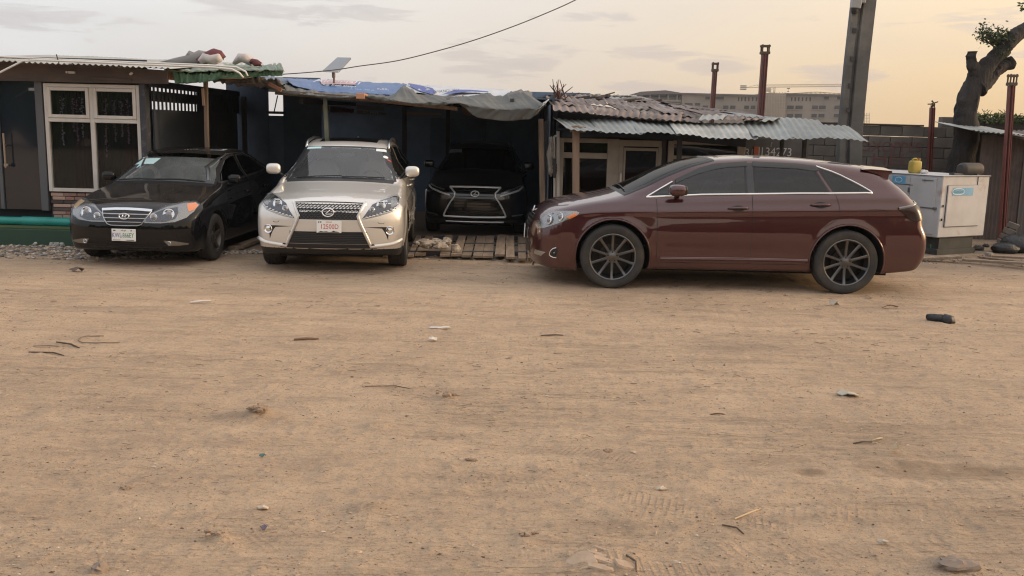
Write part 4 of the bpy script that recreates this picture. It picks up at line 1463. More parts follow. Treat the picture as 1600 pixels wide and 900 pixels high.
    # main roof: eave row to ridge row as lines of (px, py, Y)
    rows = [([(866, 174), (925, 181), (985, 187), (1045, 190), (1105, 191), (1165, 191), (1212, 191)], 15.15),
            ([(862, 166), (915, 171), (970, 176), (1025, 180), (1075, 183), (1125, 185), (1175, 187), (1222, 190)], 15.9),
            ([(858, 161), (905, 164), (955, 168), (1005, 172), (1055, 175), (1100, 179), (1148, 182), (1190, 185)], 17.0),
            ([(856, 157), (900, 159), (945, 162), (990, 165), (1035, 169), (1075, 172), (1115, 176), (1150, 179)], 18.4),
            ([(854, 154), (895, 155), (935, 157.5), (975, 159.5), (1015, 163), (1050, 167), (1085, 171), (1112, 175)], 20.0),
            ([(853, 151), (890, 151.5), (928, 152.5), (962, 154), (990, 156.5), (1015, 160), (1045, 165), (1068, 168.5)], 21.8),
            ([(853, 149.5), (885, 150), (918, 151), (948, 152.5), (972, 154), (992, 156.5), (1014, 160), (1030, 163)], 23.0)]
    nsheet = 11
    for r in range(len(rows) - 1):
        (A, Ya), (B, Yb) = rows[r], rows[r + 1]
        def along(L, Y, t):
            s = t * (len(L) - 1)
            i = min(int(s), len(L) - 2)
            f = s - i
            return at(L[i][0] + (L[i + 1][0] - L[i][0]) * f, L[i][1] + (L[i + 1][1] - L[i][1]) * f, Y)
        for k in range(nsheet):
            t0, t1 = k / nsheet, (k + 1) / nsheet
            a, b_, c, d = along(A, Ya, t0), along(A, Ya, t1), along(B, Yb, t0), along(B, Yb, t1)
            x = b_ - a
            up = (c + d) / 2 - (a + b_) / 2
            X3, Y3 = x.normalized(), up.normalized()
            Z3 = X3.cross(Y3).normalized()
            M = Matrix((X3, Y3, Z3)).transposed().to_4x4()
            M.translation = (a + b_) / 2 - up * rg.uniform(.02, .16) + Vector((0, 0, rg.uniform(.01, .05) + .012 * (k % 2)))
            M = M @ Matrix.Rotation(rg.uniform(-.05, .05), 4, 'Z') @ Matrix.Rotation(rg.uniform(-.012, .028), 4, 'X')
            m = rg.choice((RUST, RUST, RUST, RUSTD, RUST, RUST, RUST, GALV)) if r < 4 else rg.choice((RUSTD, RUST, RUST, RUSTD))
            sag = rg.uniform(-.02, .03)
            corrugated(x.length * 1.14, up.length * rg.uniform(1.02, 1.3), m, 'roof_sheet', root, M, amp=.013, pitch=.12, per=6, rows=4, bend=lambda X, Y, s=sag, q=rg.uniform(2, 6): s * np.sin(X * q + Y * 3))
    # loose weights, sticks and torn bits on the roof
    for k in range(26):
        px = rg.uniform(860, 1030) if k < 30 else rg.uniform(960, 1150)
        Y = rg.uniform(18, 22.5) if k < 30 else rg.uniform(16, 19)
        py = 150.5 + max(0, px - 960) * .13 + (23 - Y) * 1.6
        p = at(px, py, Y) + Vector((0, 0, .05))
        b = MB()
        if k % 3:
            b.bar(p - Vector((rg.uniform(.1, .35), rg.uniform(-.1, .1), .02)), p + Vector((rg.uniform(.1, .35), rg.uniform(-.1, .1), rg.uniform(-.02, .08))), .05, .03)
        else:
            b.blob(p, (rg.uniform(.06, .12), .08, rg.uniform(.03, .05)), 8, 5, 3, noise=.25, seed=k)
        b.build('roof_weight', rg.choice((WOOD, RUSTD, DARKWOOD, SHEETG)), root)
    for k in range(2):
        b = MB()
        p = at(868 + k * 9, 153, 17.5)
        for i in range(9):
            a = rg.uniform(-.9, .9)
            b.tube([p + Vector((rg.uniform(-.12, .12), 0, -.05)), p + Vector((a * .18 + rg.uniform(-.1, .1), rg.uniform(-.1, .1), rg.uniform(.1, .34)))], [.014, .006], 5)
        b.build('twigs', mat('red_brown_twigs', (.11, .05, .04), .9), root)
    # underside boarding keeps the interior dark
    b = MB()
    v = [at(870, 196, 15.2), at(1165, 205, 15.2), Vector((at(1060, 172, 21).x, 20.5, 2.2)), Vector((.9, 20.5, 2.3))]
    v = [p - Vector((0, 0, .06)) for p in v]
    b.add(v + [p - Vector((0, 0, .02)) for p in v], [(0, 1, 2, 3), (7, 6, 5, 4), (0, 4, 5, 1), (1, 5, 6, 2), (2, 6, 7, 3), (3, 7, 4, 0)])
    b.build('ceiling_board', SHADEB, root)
    return root


build_shed()

# clothes hung at the shed corner
root = thing('hanging_clothes', 'faded grey cloth hanging from a nail at the left corner of the low shed', 'cloth', at(862, 245, 15.2))
cloth('cloth_piece', mat('faded_cloth', (.33, .31, .28), .9, col2=(.25, .235, .215), scale=5), [[at(858, 214, 15.25), at(854, 232, 15.2), at(853, 252, 15.2), at(855, 272, 15.22)], [at(861, 213, 15.2), at(861, 232, 15.12), at(860, 252, 15.12), at(861, 277, 15.14)], [at(865, 215, 15.25), at(866, 232, 15.2), at(866, 250, 15.2), at(866, 268, 15.25)]], root, 16, 24, .03, seed=5, fu=2, fv=2)
cloth('cloth_piece', mat('dark_cloth', (.04, .04, .045), .9), [[at(863, 248, 15.1), at(862.5, 262, 15.1), at(863, 277, 15.1)], [at(867, 247, 15.06), at(867.5, 262, 15.05), at(867, 279, 15.06)], [at(870, 248, 15.1), at(871, 262, 15.1), at(870, 276, 15.1)]], root, 10, 16, .015, seed=7)

# plastered board with a painted telephone number, behind the shed's right end
YN = 16.6
root = thing('painted_board', 'grey board with a hand painted white number, seen over the maroon car roof', 'board', at(1200, 250, YN))
b = MB()
x0, x1 = at(1160, 240, YN).x, at(1262, 240, YN).x
z1 = at(1210, 217, YN).z
b.box(((x0 + x1) / 2, YN, (z1 - .1) / 2), (x1 - x0, .05, z1 + .1))
b.build('board', mat('grey_render', (.105, .10, .098), .95, col2=(.075, .072, .072), scale=3), root)
NW = mat('chalk_paint', (.46, .45, .46), .8)
for body, px, py, sz in (('-31', 1169, 239.5, .21), ('3134273', 1208, 238, .21), ('3', 1226, 241, .20)):
    if body == '3':
        continue
    p = at(px, py, YN - .028)
    lettering('number', body, sz, frame(p, (1, 0, .0), (0, 0, 1)), NW, root, squeeze=.92 if len(body) > 3 else .8, spacing=1.0)
b = MB()
p0, p1 = at(1182, 229, YN - .04), at(1181, 246, YN - .04)
b.bar(p0, p1 - Vector((0, 0, .4)), .085, .03)
b.build('orange_strip', mat('orange_paint', (.36, .10, .045), .7), root)
b = MB()
b.bar(at(1186.2, 230, YN - .03), at(1185.5, 243, YN - .03), .018, .012)
b.build('white_strip', NW, root)
b = MB()
b.bar(at(1206, 222, 15.5), at(1204.5, 229, 15.5), .016, .012)
b.build('white_peg', NW, root)

# block wall behind everything at the right
YB2 = 19.4
root = thing('block_wall', 'weathered grey concrete block wall with faint red writing, behind the utility pole', 'wall', (at(1400, 250, YB2).x, YB2, 0))
zt = at(1420, 197, YB2).z
xa, xb = at(1168, 220, YB2).x, at(1500, 220, YB2).x
b = MB(); b.box((0, 0, 0), (.435, .20, .205), bev=.006)
o = b.build('block', BLOCKM, None); bmesh_block = o.data; bpy.data.objects.remove(o)
rg = random.Random(6)
inv = ROOTINV[root.name]
nr = int((zt + .1) / .215)
for r in range(nr):
    z = zt - .11 - r * .215
    if z < .1:
        break
    x = xa - .225 * (r % 2)
    while x < xb + .3:
        top_gap = (r == 0 and x > at(1440, 197, YB2).x and x < at(1486, 197, YB2).x)
        if not (top_gap and rg.random() < .55):
            o = bpy.data.objects.new('block', bmesh_block)
            COL.objects.link(o); o.parent = root
            o.location = inv @ Vector((x + .22, YB2 + rg.uniform(-.006, .006), z + rg.uniform(-.003, .003)))
            o.rotation_euler = (0, rg.uniform(-.006, .006), rg.uniform(-.006, .006))
        x += .447
b = MB()
b.box(((xa + xb) / 2 + .0, YB2 + .01, (zt - .23) / 2 - .1), (xb - xa + .6, .15, zt - .24 + .2))
b.build('mortar', MORTAR, root)
b = MB()
b.box(((xa + at(1440, 197, YB2).x) / 2, YB2, zt + .018), (at(1440, 197, YB2).x - xa, .26, .035), (0, .004, 0), bev=.008)
b.build('coping', mat('dark_coping', (.06, .048, .044), .9), root)
RED = mat('faint_red_paint', (.125, .058, .055), .95)
for body, px, py, sz, sq in (('POXOPPES', 1386, 230, .30, .98), ('HEL', 1392, 250, .34, 1.4)):
    lettering('wall_writing', body, sz, frame(at(px, py, YB2 - .112), (1, 0, 0), (0, 0, 1)), RED, root, squeeze=sq)
root = thing('block_wall', 'end of the block wall topped with green creeper, right of the tree trunk', 'wall', (at(1590, 250, YB2).x, YB2, 0))
inv = ROOTINV[root.name]
zt2 = at(1570, 184, YB2).z
xa2, xb2 = at(1478, 220, YB2).x, at(1800, 220, YB2).x
for r in range(10):
    z = zt2 - .11 - r * .215
    if z < .1:
        break
    x = xa2 - .225 * (r % 2)
    while x < xb2:
        o = bpy.data.objects.new('block', bmesh_block)
        COL.objects.link(o); o.parent = root
        o.location = inv @ Vector((x + .22, YB2 + .35 + rg.uniform(-.006, .006), z))
        x += .447
b = MB()
b.box(((xa2 + xb2) / 2, YB2 + .36, zt2 / 2 - .15), (xb2 - xa2, .15, zt2))
b.build('mortar', MORTAR, root)

# ------------------------------------------------------------------ poles
YP = 18.0
root = thing('utility_pole', 'tapering grey concrete utility pole standing behind the low shed roof', 'pole', (at(1325, 300, YP).x, YP, 0))
b = MB()
lv = []
for py, xl, xr in ((330, 1306.5, 1342.5), (205, 1310, 1345.5), (100, 1320, 1355.5), (0, 1331, 1367), (-60, 1337, 1373)):
    lv.append((at(xl, py, YP), at(xr, py, YP)))
prev = None
vs, fs = [], []
zb_ = lv[0][0]
ext = (lv[0][0] - lv[1][0]) * ((lv[0][0].z + .1) / (lv[1][0].z - lv[0][0].z)) * -1
b0 = (lv[0][0] + (lv[0][0] - lv[1][0]) * ((lv[0][0].z + .1) / (lv[1][0].z - lv[0][0].z)), lv[0][1] + (lv[0][1] - lv[1][1]) * ((lv[0][1].z + .1) / (lv[1][1].z - lv[0][1].z)))
lv = [b0] + lv
for (l, r_) in lv:
    w = r_.x - l.x
    # side flange, shallow hollow, main face
    prof = [(0, .06), (0, -.10), (w * .26, -.10), (w * .30, -.04), (w * .40, -.04), (w * .44, -.12), (w * .97, -.12), (w, -.09), (w, .20), (w * .1, .20)]
    for (dx, dy) in prof:
        vs.append(Vector((l.x + dx, YP + dy, l.z)))
m_ = 10
for i in range(len(lv) - 1):
    for k in range(m_):
        fs.append((i * m_ + k, i * m_ + (k + 1) % m_, (i + 1) * m_ + (k + 1) % m_, (i + 1) * m_ + k))
fs += [tuple(range(m_)), tuple(reversed([(len(lv) - 1) * m_ + k for k in range(m_)]))]
b.add(vs, fs)
b.build('pole_shaft', CONC, root)
for py in (48, 92, 134, 172):
    b = MB()
    xl = 1316 + (200 - py) * .0775 + 7.0
    b.box(at(xl, py, YP - .105), (.07, .03, .085), (0, .05, 0))
    b.build('climbing_hole', mat('hole_dark', (.05, .05, .05), .9), root)
b = MB()
p = at(1342, 60, YP)
p = at(1338, 2, YP - .16)
b.box(p, (.17, .14, .26), (0, .08, 0), .012); b.box(p + Vector((.12, .02, .05)), (.10, .12, .16), (0, .08, 0), .01)
pb = b.build('meter_box', mat('meter_box_grey', (.30, .30, .29), .5), root)
b = MB()
b.lathe([(.0, -.11), (.035, -.105), (.06, -.07), (.06, 0), (.0, 0)], p + Vector((-.02, 0, -.125)), 'z', 14)
b.build('lamp_head', BLACKM, root, smooth=True, sharp=40)


def red_pole(px, py, pbx, pby, Y, w, label, bent=False):
    t = at(px, py, Y)
    q = at(pbx, pby, Y)
    bot = t + (q - t) * ((t.z + .05) / (t.z - q.z))
    root = thing('steel_pole', label, 'pole', tuple(bot), group='red steel posts along the yard edge')
    b = MB()
    hw = w / 2
    # I section
    d = (t - bot).normalized()
    for off, ww, dd in ((-hw * .85, w * .16, w), (hw * .85, w * .16, w), (0, w * 1.5, w * .18)):
        b.bar(bot + Vector((off, 0, 0)), t + Vector((off, 0, 0)), dd if off == 0 else ww, ww if off == 0 else dd)
    b.build('shaft', REDPOLE, root)
    b = MB()
    rg = random.Random(int(px))
    if bent:
        for k in range(5):
            b.tube([t + Vector((rg.uniform(-.05, .05), 0, 0)), t + Vector((rg.uniform(-.05, .05), 0, .07)), t + Vector((rg.uniform(-.22, .08), rg.uniform(-.1, .1), rg.uniform(.05, .14)))], .012, 5)
    else:
        b.box(t + Vector((0, 0, .03)), (w * 1.45, w * 1.45, .05))
        for sx in (-1, 1):
            for sy in (-1, 1):
                b.tube([t + Vector((sx * w * .55, sy * w * .5, .0)), t + Vector((sx * w * .55, sy * w * .5, .20))], .016, 6)
        b.box(t + Vector((0, 0, .17)), (w * 1.45, w * 1.45, .04))
    b.build('head_plate' if not bent else 'bent_bars', mat('head_rust', (.105, .075, .055), .85), root)


red_pole(1117, 112, 1112.5, 176, 21.0, .095, 'shorter red steel post rising behind the rusty shed roof')
red_pole(1195, 85, 1187.5, 190, 20.2, .125, 'tall red steel post with bolted head in front of the crane')
red_pole(1457, 168, 1450, 310, 18.9, .085, 'red steel post with bent bars on top, between utility pole and tree', True)
red_pole(1580.5, 134, 1565, 372, 16.75, .095, 'red steel post standing before the rusty shed at the right edge')

# ------------------------------------------------------------------ pruned tree
YT = 18.5
root = thing('tree', 'heavily pruned dark tree with one leaning limb and a small leafy sprout', 'tree', (at(1500, 300, YT).x, YT, 0))
def limb(name, pts, rs, n=14):
    P = [at(px, py, YT + dy) for px, py, dy in pts]
    out, ro = [], []
    for i in range(len(P) - 1):
        for k in range(9):
            t = k / 9
            a, b0, b1, c = P[max(i - 1, 0)], P[i], P[i + 1], P[min(i + 2, len(P) - 1)]
            out.append(.5 * ((2 * b0) + (b1 - a) * t + (2 * a - 5 * b0 + 4 * b1 - c) * t * t + (3 * b0 - a - 3 * b1 + c) * t ** 3))
            ro.append(rs[i] + (rs[i + 1] - rs[i]) * t)
    out.append(P[-1]); ro.append(rs[-1])
    b = MB()
    b.tube(out, ro, 18)
    o = b.build(name, BARK, root, smooth=True)
    for v in o.data.vertices:
        c = v.co
        k = float(fbm(np.array([c.x * 4 + c.y * 3]), np.array([c.z * 2.6]), 4, .65)[0])
        v.co += Vector((k, k * .6, 0)) * .14
    return o
tr = limb('trunk', [(1492, 345, 0), (1497, 300, 0), (1506, 235, 0), (1509, 190, 0), (1516, 148, 0), (1528, 118, 0), (1548, 94, 0), (1570, 73, 0), (1592, 52, .1), (1625, 30, .2), (1680, 5, .3)], [.34, .28, .235, .22, .21, .205, .15, .135, .13, .115, .10])
limb('limb', [(1524, 128, 0), (1521, 108, -.05), (1518.5, 96, -.08), (1519.5, 80, -.1)], [.20, .12, .10, .085])
limb('limb', [(1526, 138, 0), (1540, 122, .05), (1556, 109, .1), (1568, 101, .12), (1578, 98, .12)], [.23, .17, .13, .12, .135])
rg = random.Random(3)
lm = bpy.data.meshes.new('leaf')
tw = MB()
tips = []
for (cx, cy, n_, rx, ry) in ((1546, 53, 34, 26, 15), (1573, 62, 12, 8, 14), (1563, 82, 10, 6, 10)):
    base = at(1551 if cx < 1560 else cx, 72 if cx < 1560 else cy + 4, YT)
    for k in range(n_):
        a = rg.uniform(0, 2 * PI); rr = rg.random() ** .5
        tip = at(cx + rx * rr * math.cos(a), cy + ry * rr * math.sin(a), YT + rg.uniform(-.25, .25))
        mid = base.lerp(tip, .5) + Vector((rg.uniform(-.04, .04), 0, rg.uniform(-.02, .08)))
        tw.tube([base, mid, tip], [.008, .006, .004], 4)
        tips += [tip, mid.lerp(tip, .5)]
tw.build('twigs', mat('twig_bark', (.09, .065, .05), .9), root)
lf = MB()
for t in tips:
    for k in range(7):
        c = t + Vector((rg.gauss(0, .05), rg.gauss(0, .05), rg.gauss(0, .045)))
        u = Vector((rg.uniform(-1, 1), rg.uniform(-1, 1), rg.uniform(-.8, .6))).normalized()
        s = Vector((rg.uniform(-1, 1), rg.uniform(-1, 1), rg.uniform(-1, 1))).cross(u).normalized()
        L, W = rg.uniform(.05, .10), rg.uniform(.012, .022)
        lf.add([c, c + u * L * .5 + s * W, c + u * L, c + u * L * .5 - s * W], [(0, 1, 2, 3)])
o = lf.build('leaves', LEAFM, root); o['kind'] = 'stuff'
# leaf tips from the limb outside the frame
lf = MB()
for k in range(26):
    c = at(rg.uniform(1592, 1640), rg.uniform(4, 16), YT)
    u = Vector((rg.uniform(-1, 0), rg.uniform(-1, 1), rg.uniform(-.8, .2))).normalized()
    s = Vector((0, 1, 0)).cross(u).normalized()
    lf.add([c, c + u * .05 + s * .02, c + u * .1, c + u * .05 - s * .02], [(0, 1, 2, 3)])
lf.tube([at(1600, 10, YT), at(1640, 14, YT), at(1672, 10, YT)], .01, 5)
o = lf.build('leaves', LEAFM, root); o['kind'] = 'stuff'

# creeper on the wall top
lf = MB()
for k in range(1500):
    px = rg.uniform(1526, 1640)
    hgt = 1 if px < 1580 else .8
    p = at(px, 193 - rg.random() ** 1.3 * 14 * hgt, YB2 + rg.uniform(-.05, .6))
    u = Vector((rg.uniform(-1, 1), rg.uniform(-1, 1), rg.uniform(-.4, 1))).normalized()
    s = Vector((rg.uniform(-1, 1), rg.uniform(-1, 1), rg.uniform(-1, 1))).cross(u).normalized()
    L, W = rg.uniform(.04, .10), rg.uniform(.015, .03)
    lf.add([p, p + u * L * .5 + s * W, p + u * L, p + u * L * .5 - s * W], [(0, 1, 2, 3)])
for k in range(34):
    px = rg.uniform(1530, 1600)
    p = at(px, 186, YB2 + .3)
    q = at(px + rg.uniform(-9, 9), rg.uniform(170, 182), YB2 + .3)
    lf.tube([p, p.lerp(q, .5) + Vector((rg.uniform(-.05, .05), 0, .05)), q], .006, 4)
cr = lf.build('creeper', LEAFM2, None)
tag(cr, 'low green creeper growing along the top of the wall right of the tree', 'plant')
cr['kind'] = 'stuff'
# ------------------------------------------------------------------ cars
# car space: x along the car with the nose at -x, y across, z up, origin on the ground midway between the axles
def curve(pts, sig=0.05):
    px, py = np.array([p[0] for p in pts], float), np.array([p[1] for p in pts], float)
    xs = np.arange(px[0] - 1.0, px[-1] + 1.0, 0.01)
    ys = np.interp(xs, px, py)
    s0, s1 = (py[1] - py[0]) / (px[1] - px[0]), (py[-1] - py[-2]) / (px[-1] - px[-2])
    ys = np.where(xs < px[0], py[0] + (xs - px[0]) * s0, np.where(xs > px[-1], py[-1] + (xs - px[-1]) * s1, ys))
    k = np.exp(-0.5 * (np.arange(-30, 31) * 0.01 / sig) ** 2)
    k /= k.sum()
    ys = np.convolve(np.pad(ys, 30, mode='edge'), k, mode='valid')
    xs, ys = xs.astype(np.float32), ys.astype(np.float32)
    return lambda q: np.interp(q, xs, ys).astype(np.float32)


def smax(a, b, k):
    h = np.maximum(k - np.abs(a - b), 0) / k
    return np.maximum(a, b) + h * h * k * 0.25


def sstep(a, b, x):
    t = np.clip((x - a) / (b - a), 0, 1)
    return t * t * (3 - 2 * t)


class CarShape:
    def __init__(s, **P):
        s.P = P
        s.zt = curve(P['top'], P.get('top_sig', .05))
        s.xf = curve(P['front'], .03)
        s.xr = curve(P['rear'], .04)
        s.W = curve(P['width'], .12)
        s.belt = curve(P['belt'], .1)
        s.zb = curve(P['bottom'], .04)
        s.crown = curve(P['crown'], .12)

    def f(s, x, y, z, arch=True):
        P = s.P
        x = np.asarray(x, np.float32); z = np.asarray(z, np.float32)
        y = np.abs(np.asarray(y, np.float32))
        y2 = y * y
        wf = 1 - sstep(0.0, 0.9, x)
        kf, kr = P.get('kf', .16), P.get('kr', .12)
        xe = x - (kf * wf - kr * (1 - wf)) * y2
        zt = s.zt(xe)
        sl = (s.zt(xe + .02) - s.zt(xe - .02)) / .04
        cr = s.crown(x) * (y / 0.9) ** 2.2
        gt = (z - zt + cr) / np.sqrt(1 + sl * sl)
        # side
        W = s.W(x)
        b = s.belt(x)
        zm = P.get('zmax', .60)
        lo = np.maximum(zm - z, 0)
        mid = np.clip((z - zm) / np.maximum(b - zm, .2), 0, 3)
        up = z - b
        k = .05
        upp = np.where(up > k, up, np.where(up < -k, 0, (up + k) ** 2 / (4 * k)))
        Y = W - P.get('tuck', .35) * lo * lo - P.get('lean', .045) * np.minimum(mid, 1.3) ** 2 - P.get('tumble', .38) * upp - P.get('shoulder', .02) * sstep(-.06, .05, up)
        for (zc, wid, amt) in P.get('creases', []):      # sculpted lines along the flanks
            Y = Y + amt * np.exp(-((z - zc - .03 * x) / wid) ** 2)
        if 'hollow' in P:                                 # concave lower doors
            zc, wid, amt = P['hollow']
            Y = Y - amt * np.exp(-((z - zc) / wid) ** 2) * sstep(-1.1, -.7, x) * (1 - sstep(.75, 1.1, x))
        for wx in P['wheels']:
            d = np.hypot(x - wx, z - P['wz'])
            e = (d - P['arch']) / .05
            Y = Y + P.get('flare', .012) * np.exp(-e * e) * (z < P['wz'] + .6)
        gs = (y - Y) * .95
        y6 = y2 * y2 * y2
        gf = (s.xf(z) + P.get('fa', .16) * y2 + P.get('fb', .24) * y6 - x) * .85
        gr = (x - s.xr(z) + P.get('ra', .10) * y2 + P.get('rb', .2) * y6) * .85
        g = smax(gt, gs, P.get('k_top', .10))
        g = smax(g, gf, P.get('k_front', .09))
        g = smax(g, gr, P.get('k_rear', .08))
        g = smax(g, s.zb(x) - z, .04)
        if arch:
            for wx in P['wheels']:
                c = np.maximum(P['arch'] - np.hypot(x - wx, z - P['wz']), 0.52 - y) * -1.0
                c = np.minimum(P['arch'] - np.hypot(x - wx, z - P['wz']), y - 0.52)
                g = smax(g, c, .012)
        return g

    def grad(s, p, arch=False, e=.004):
        x, y, z = p[:, 0], p[:, 1], p[:, 2]
        g = np.stack([s.f(x + e, y, z, arch) - s.f(x - e, y, z, arch), s.f(x, y + e, z, arch) - s.f(x, y - e, z, arch),
                      s.f(x, y, z + e, arch) - s.f(x, y, z - e, arch)], 1) / (2 * e)
        return g

    def normal(s, p, arch=False):
        g = s.grad(p, arch)
        return g / np.maximum(np.linalg.norm(g, axis=1, keepdims=True), 1e-6)

    def solve(s, axis, A, B, side=-1):
        A, B = np.asarray(A, float), np.asarray(B, float)
        n = len(A)
        if axis == 'side':
            ins, out = np.zeros(n), np.full(n, 1.4)
            F = lambda t: s.f(A, t, B, False)
        elif axis == 'front':
            ins, out = np.full(n, -0.9), np.full(n, -3.2)
            F = lambda t: s.f(t, A, B, False)
        elif axis == 'rear':
            ins, out = np.full(n, 0.9), np.full(n, 3.2)
            F = lambda t: s.f(t, A, B, False)
        else:
            ins, out = np.full(n, 0.6), np.full(n, 2.3)
            F = lambda t: s.f(A, B, t, False)
        for _ in range(26):
            m = (ins + out) / 2
            neg = F(m) < 0
            ins = np.where(neg, m, ins)
            out = np.where(neg, out, m)
        if axis == 'side':
            return np.stack([A, side * ins, B], 1)
        if axis in ('front', 'rear'):
            return np.stack([ins, A, B], 1)
        return np.stack([A, B, ins], 1)


def surface_nets(f, lo, hi, h):
    ax = [np.arange(lo[i], hi[i] + h, h, dtype=np.float32) for i in range(3)]
    nx, ny, nz = map(len, ax)
    F = np.empty((nx, ny, nz), np.float32)
    Yg, Zg = np.meshgrid(ax[1], ax[2], indexing='ij')
    for i in range(0, nx, 24):
        xs = ax[0][i:i + 24]
        F[i:i + 24] = f(xs[:, None, None], Yg[None], Zg[None])
    S = F < 0
    cnt = np.zeros((nx - 1, ny - 1, nz - 1), np.int8)
    for a in (0, 1):
        for b in (0, 1):
            for c in (0, 1):
                cnt += S[a:nx - 1 + a, b:ny - 1 + b, c:nz - 1 + c]
    I, J, K = np.nonzero((cnt > 0) & (cnt < 8))
    idx = np.full(cnt.shape, -1, np.int32)
    idx[I, J, K] = np.arange(len(I))
    corner = [(a, b, c) for a in (0, 1) for b in (0, 1) for c in (0, 1)]
    val = {q: F[I + q[0], J + q[1], K + q[2]] for q in corner}
    acc = np.zeros((len(I), 3)); num = np.zeros(len(I))
    for q in corner:
        for d in range(3):
            if q[d] == 0:
                r = list(q); r[d] = 1; r = tuple(r)
                v0, v1 = val[q], val[r]
                m = (v0 < 0) != (v1 < 0)
                t = np.where(m, v0 / np.where(m, v0 - v1, 1), 0)
                p = np.tile(np.array(q, float), (len(I), 1))
                p[:, d] += t
                acc += p * m[:, None]
                num += m
    V = np.stack([I, J, K], 1) + acc / num[:, None]
    V = V * h + np.array(lo)
    quads = []
    for d in range(3):
        e1, e2 = (d + 1) % 3, (d + 2) % 3
        sl0, sl1 = [slice(None)] * 3, [slice(None)] * 3
        sl0[d], sl1[d] = slice(0, -1), slice(1, None)
        A, B = S[tuple(sl0)], S[tuple(sl1)]
        P = np.argwhere(A != B)
        ok = np.ones(len(P), bool)
        for e in (e1, e2):
            ok &= (P[:, e] > 0) & (P[:, e] < idx.shape[e])
        P = P[ok]
        flip = A[P[:, 0], P[:, 1], P[:, 2]]
        def cell(o1, o2):
            q = P.copy(); q[:, e1] -= o1; q[:, e2] -= o2
            return idx[q[:, 0], q[:, 1], q[:, 2]]
        Q = np.stack([cell(1, 1), cell(0, 1), cell(0, 0), cell(1, 0)], 1)
        Q[~flip] = Q[~flip][:, ::-1]
        quads.append(Q)
    return V, np.concatenate(quads)


def in_poly(poly, px, py):
    poly = np.asarray(poly, float)
    r = np.zeros(px.shape, bool)
    n = len(poly)
    for i in range(n):
        x0, y0 = poly[i]; x1, y1 = poly[(i + 1) % n]
        c = ((y0 > py) != (y1 > py))
        r ^= c & (px < (x1 - x0) * (py - y0) / ((y1 - y0) if y1 != y0 else 1e-9) + x0)
    return r


def chaikin(pts, it=1, closed=True):
    for _ in range(it):
        n = len(pts)
        q = []
        rng = range(n) if closed else range(n - 1)
        if not closed:
            q.append(pts[0])
        for i in rng:
            a, b = pts[i], pts[(i + 1) % n]
            q += [(a[0] * .78 + b[0] * .22, a[1] * .78 + b[1] * .22), (a[0] * .22 + b[0] * .78, a[1] * .22 + b[1] * .78)]
        if not closed:
            q.append(pts[-1])
        pts = q
    return pts


def densify(pts, step, closed=True):
    out = []
    n = len(pts)
    for i in range(n if closed else n - 1):
        a, b = np.array(pts[i], float), np.array(pts[(i + 1) % n], float)
        k = max(1, int(np.ceil(np.linalg.norm(b - a) / step)))
        out += [tuple(a + (b - a) * j / k) for j in range(k)]
    if not closed:
        out.append(tuple(pts[-1]))
    return out


def grow(poly, d):
    """offset a closed outline outwards by d (2D)"""
    p = np.asarray(poly, float)
    area = 0.5 * np.sum(p[:, 0] * np.roll(p[:, 1], -1) - np.roll(p[:, 0], -1) * p[:, 1])
    t = np.roll(p, -1, 0) - np.roll(p, 1, 0)
    t /= np.maximum(np.linalg.norm(t, axis=1, keepdims=True), 1e-9)
    nrm = np.stack([t[:, 1], -t[:, 0]], 1) * np.sign(area)
    return [tuple(q) for q in p + nrm * d]


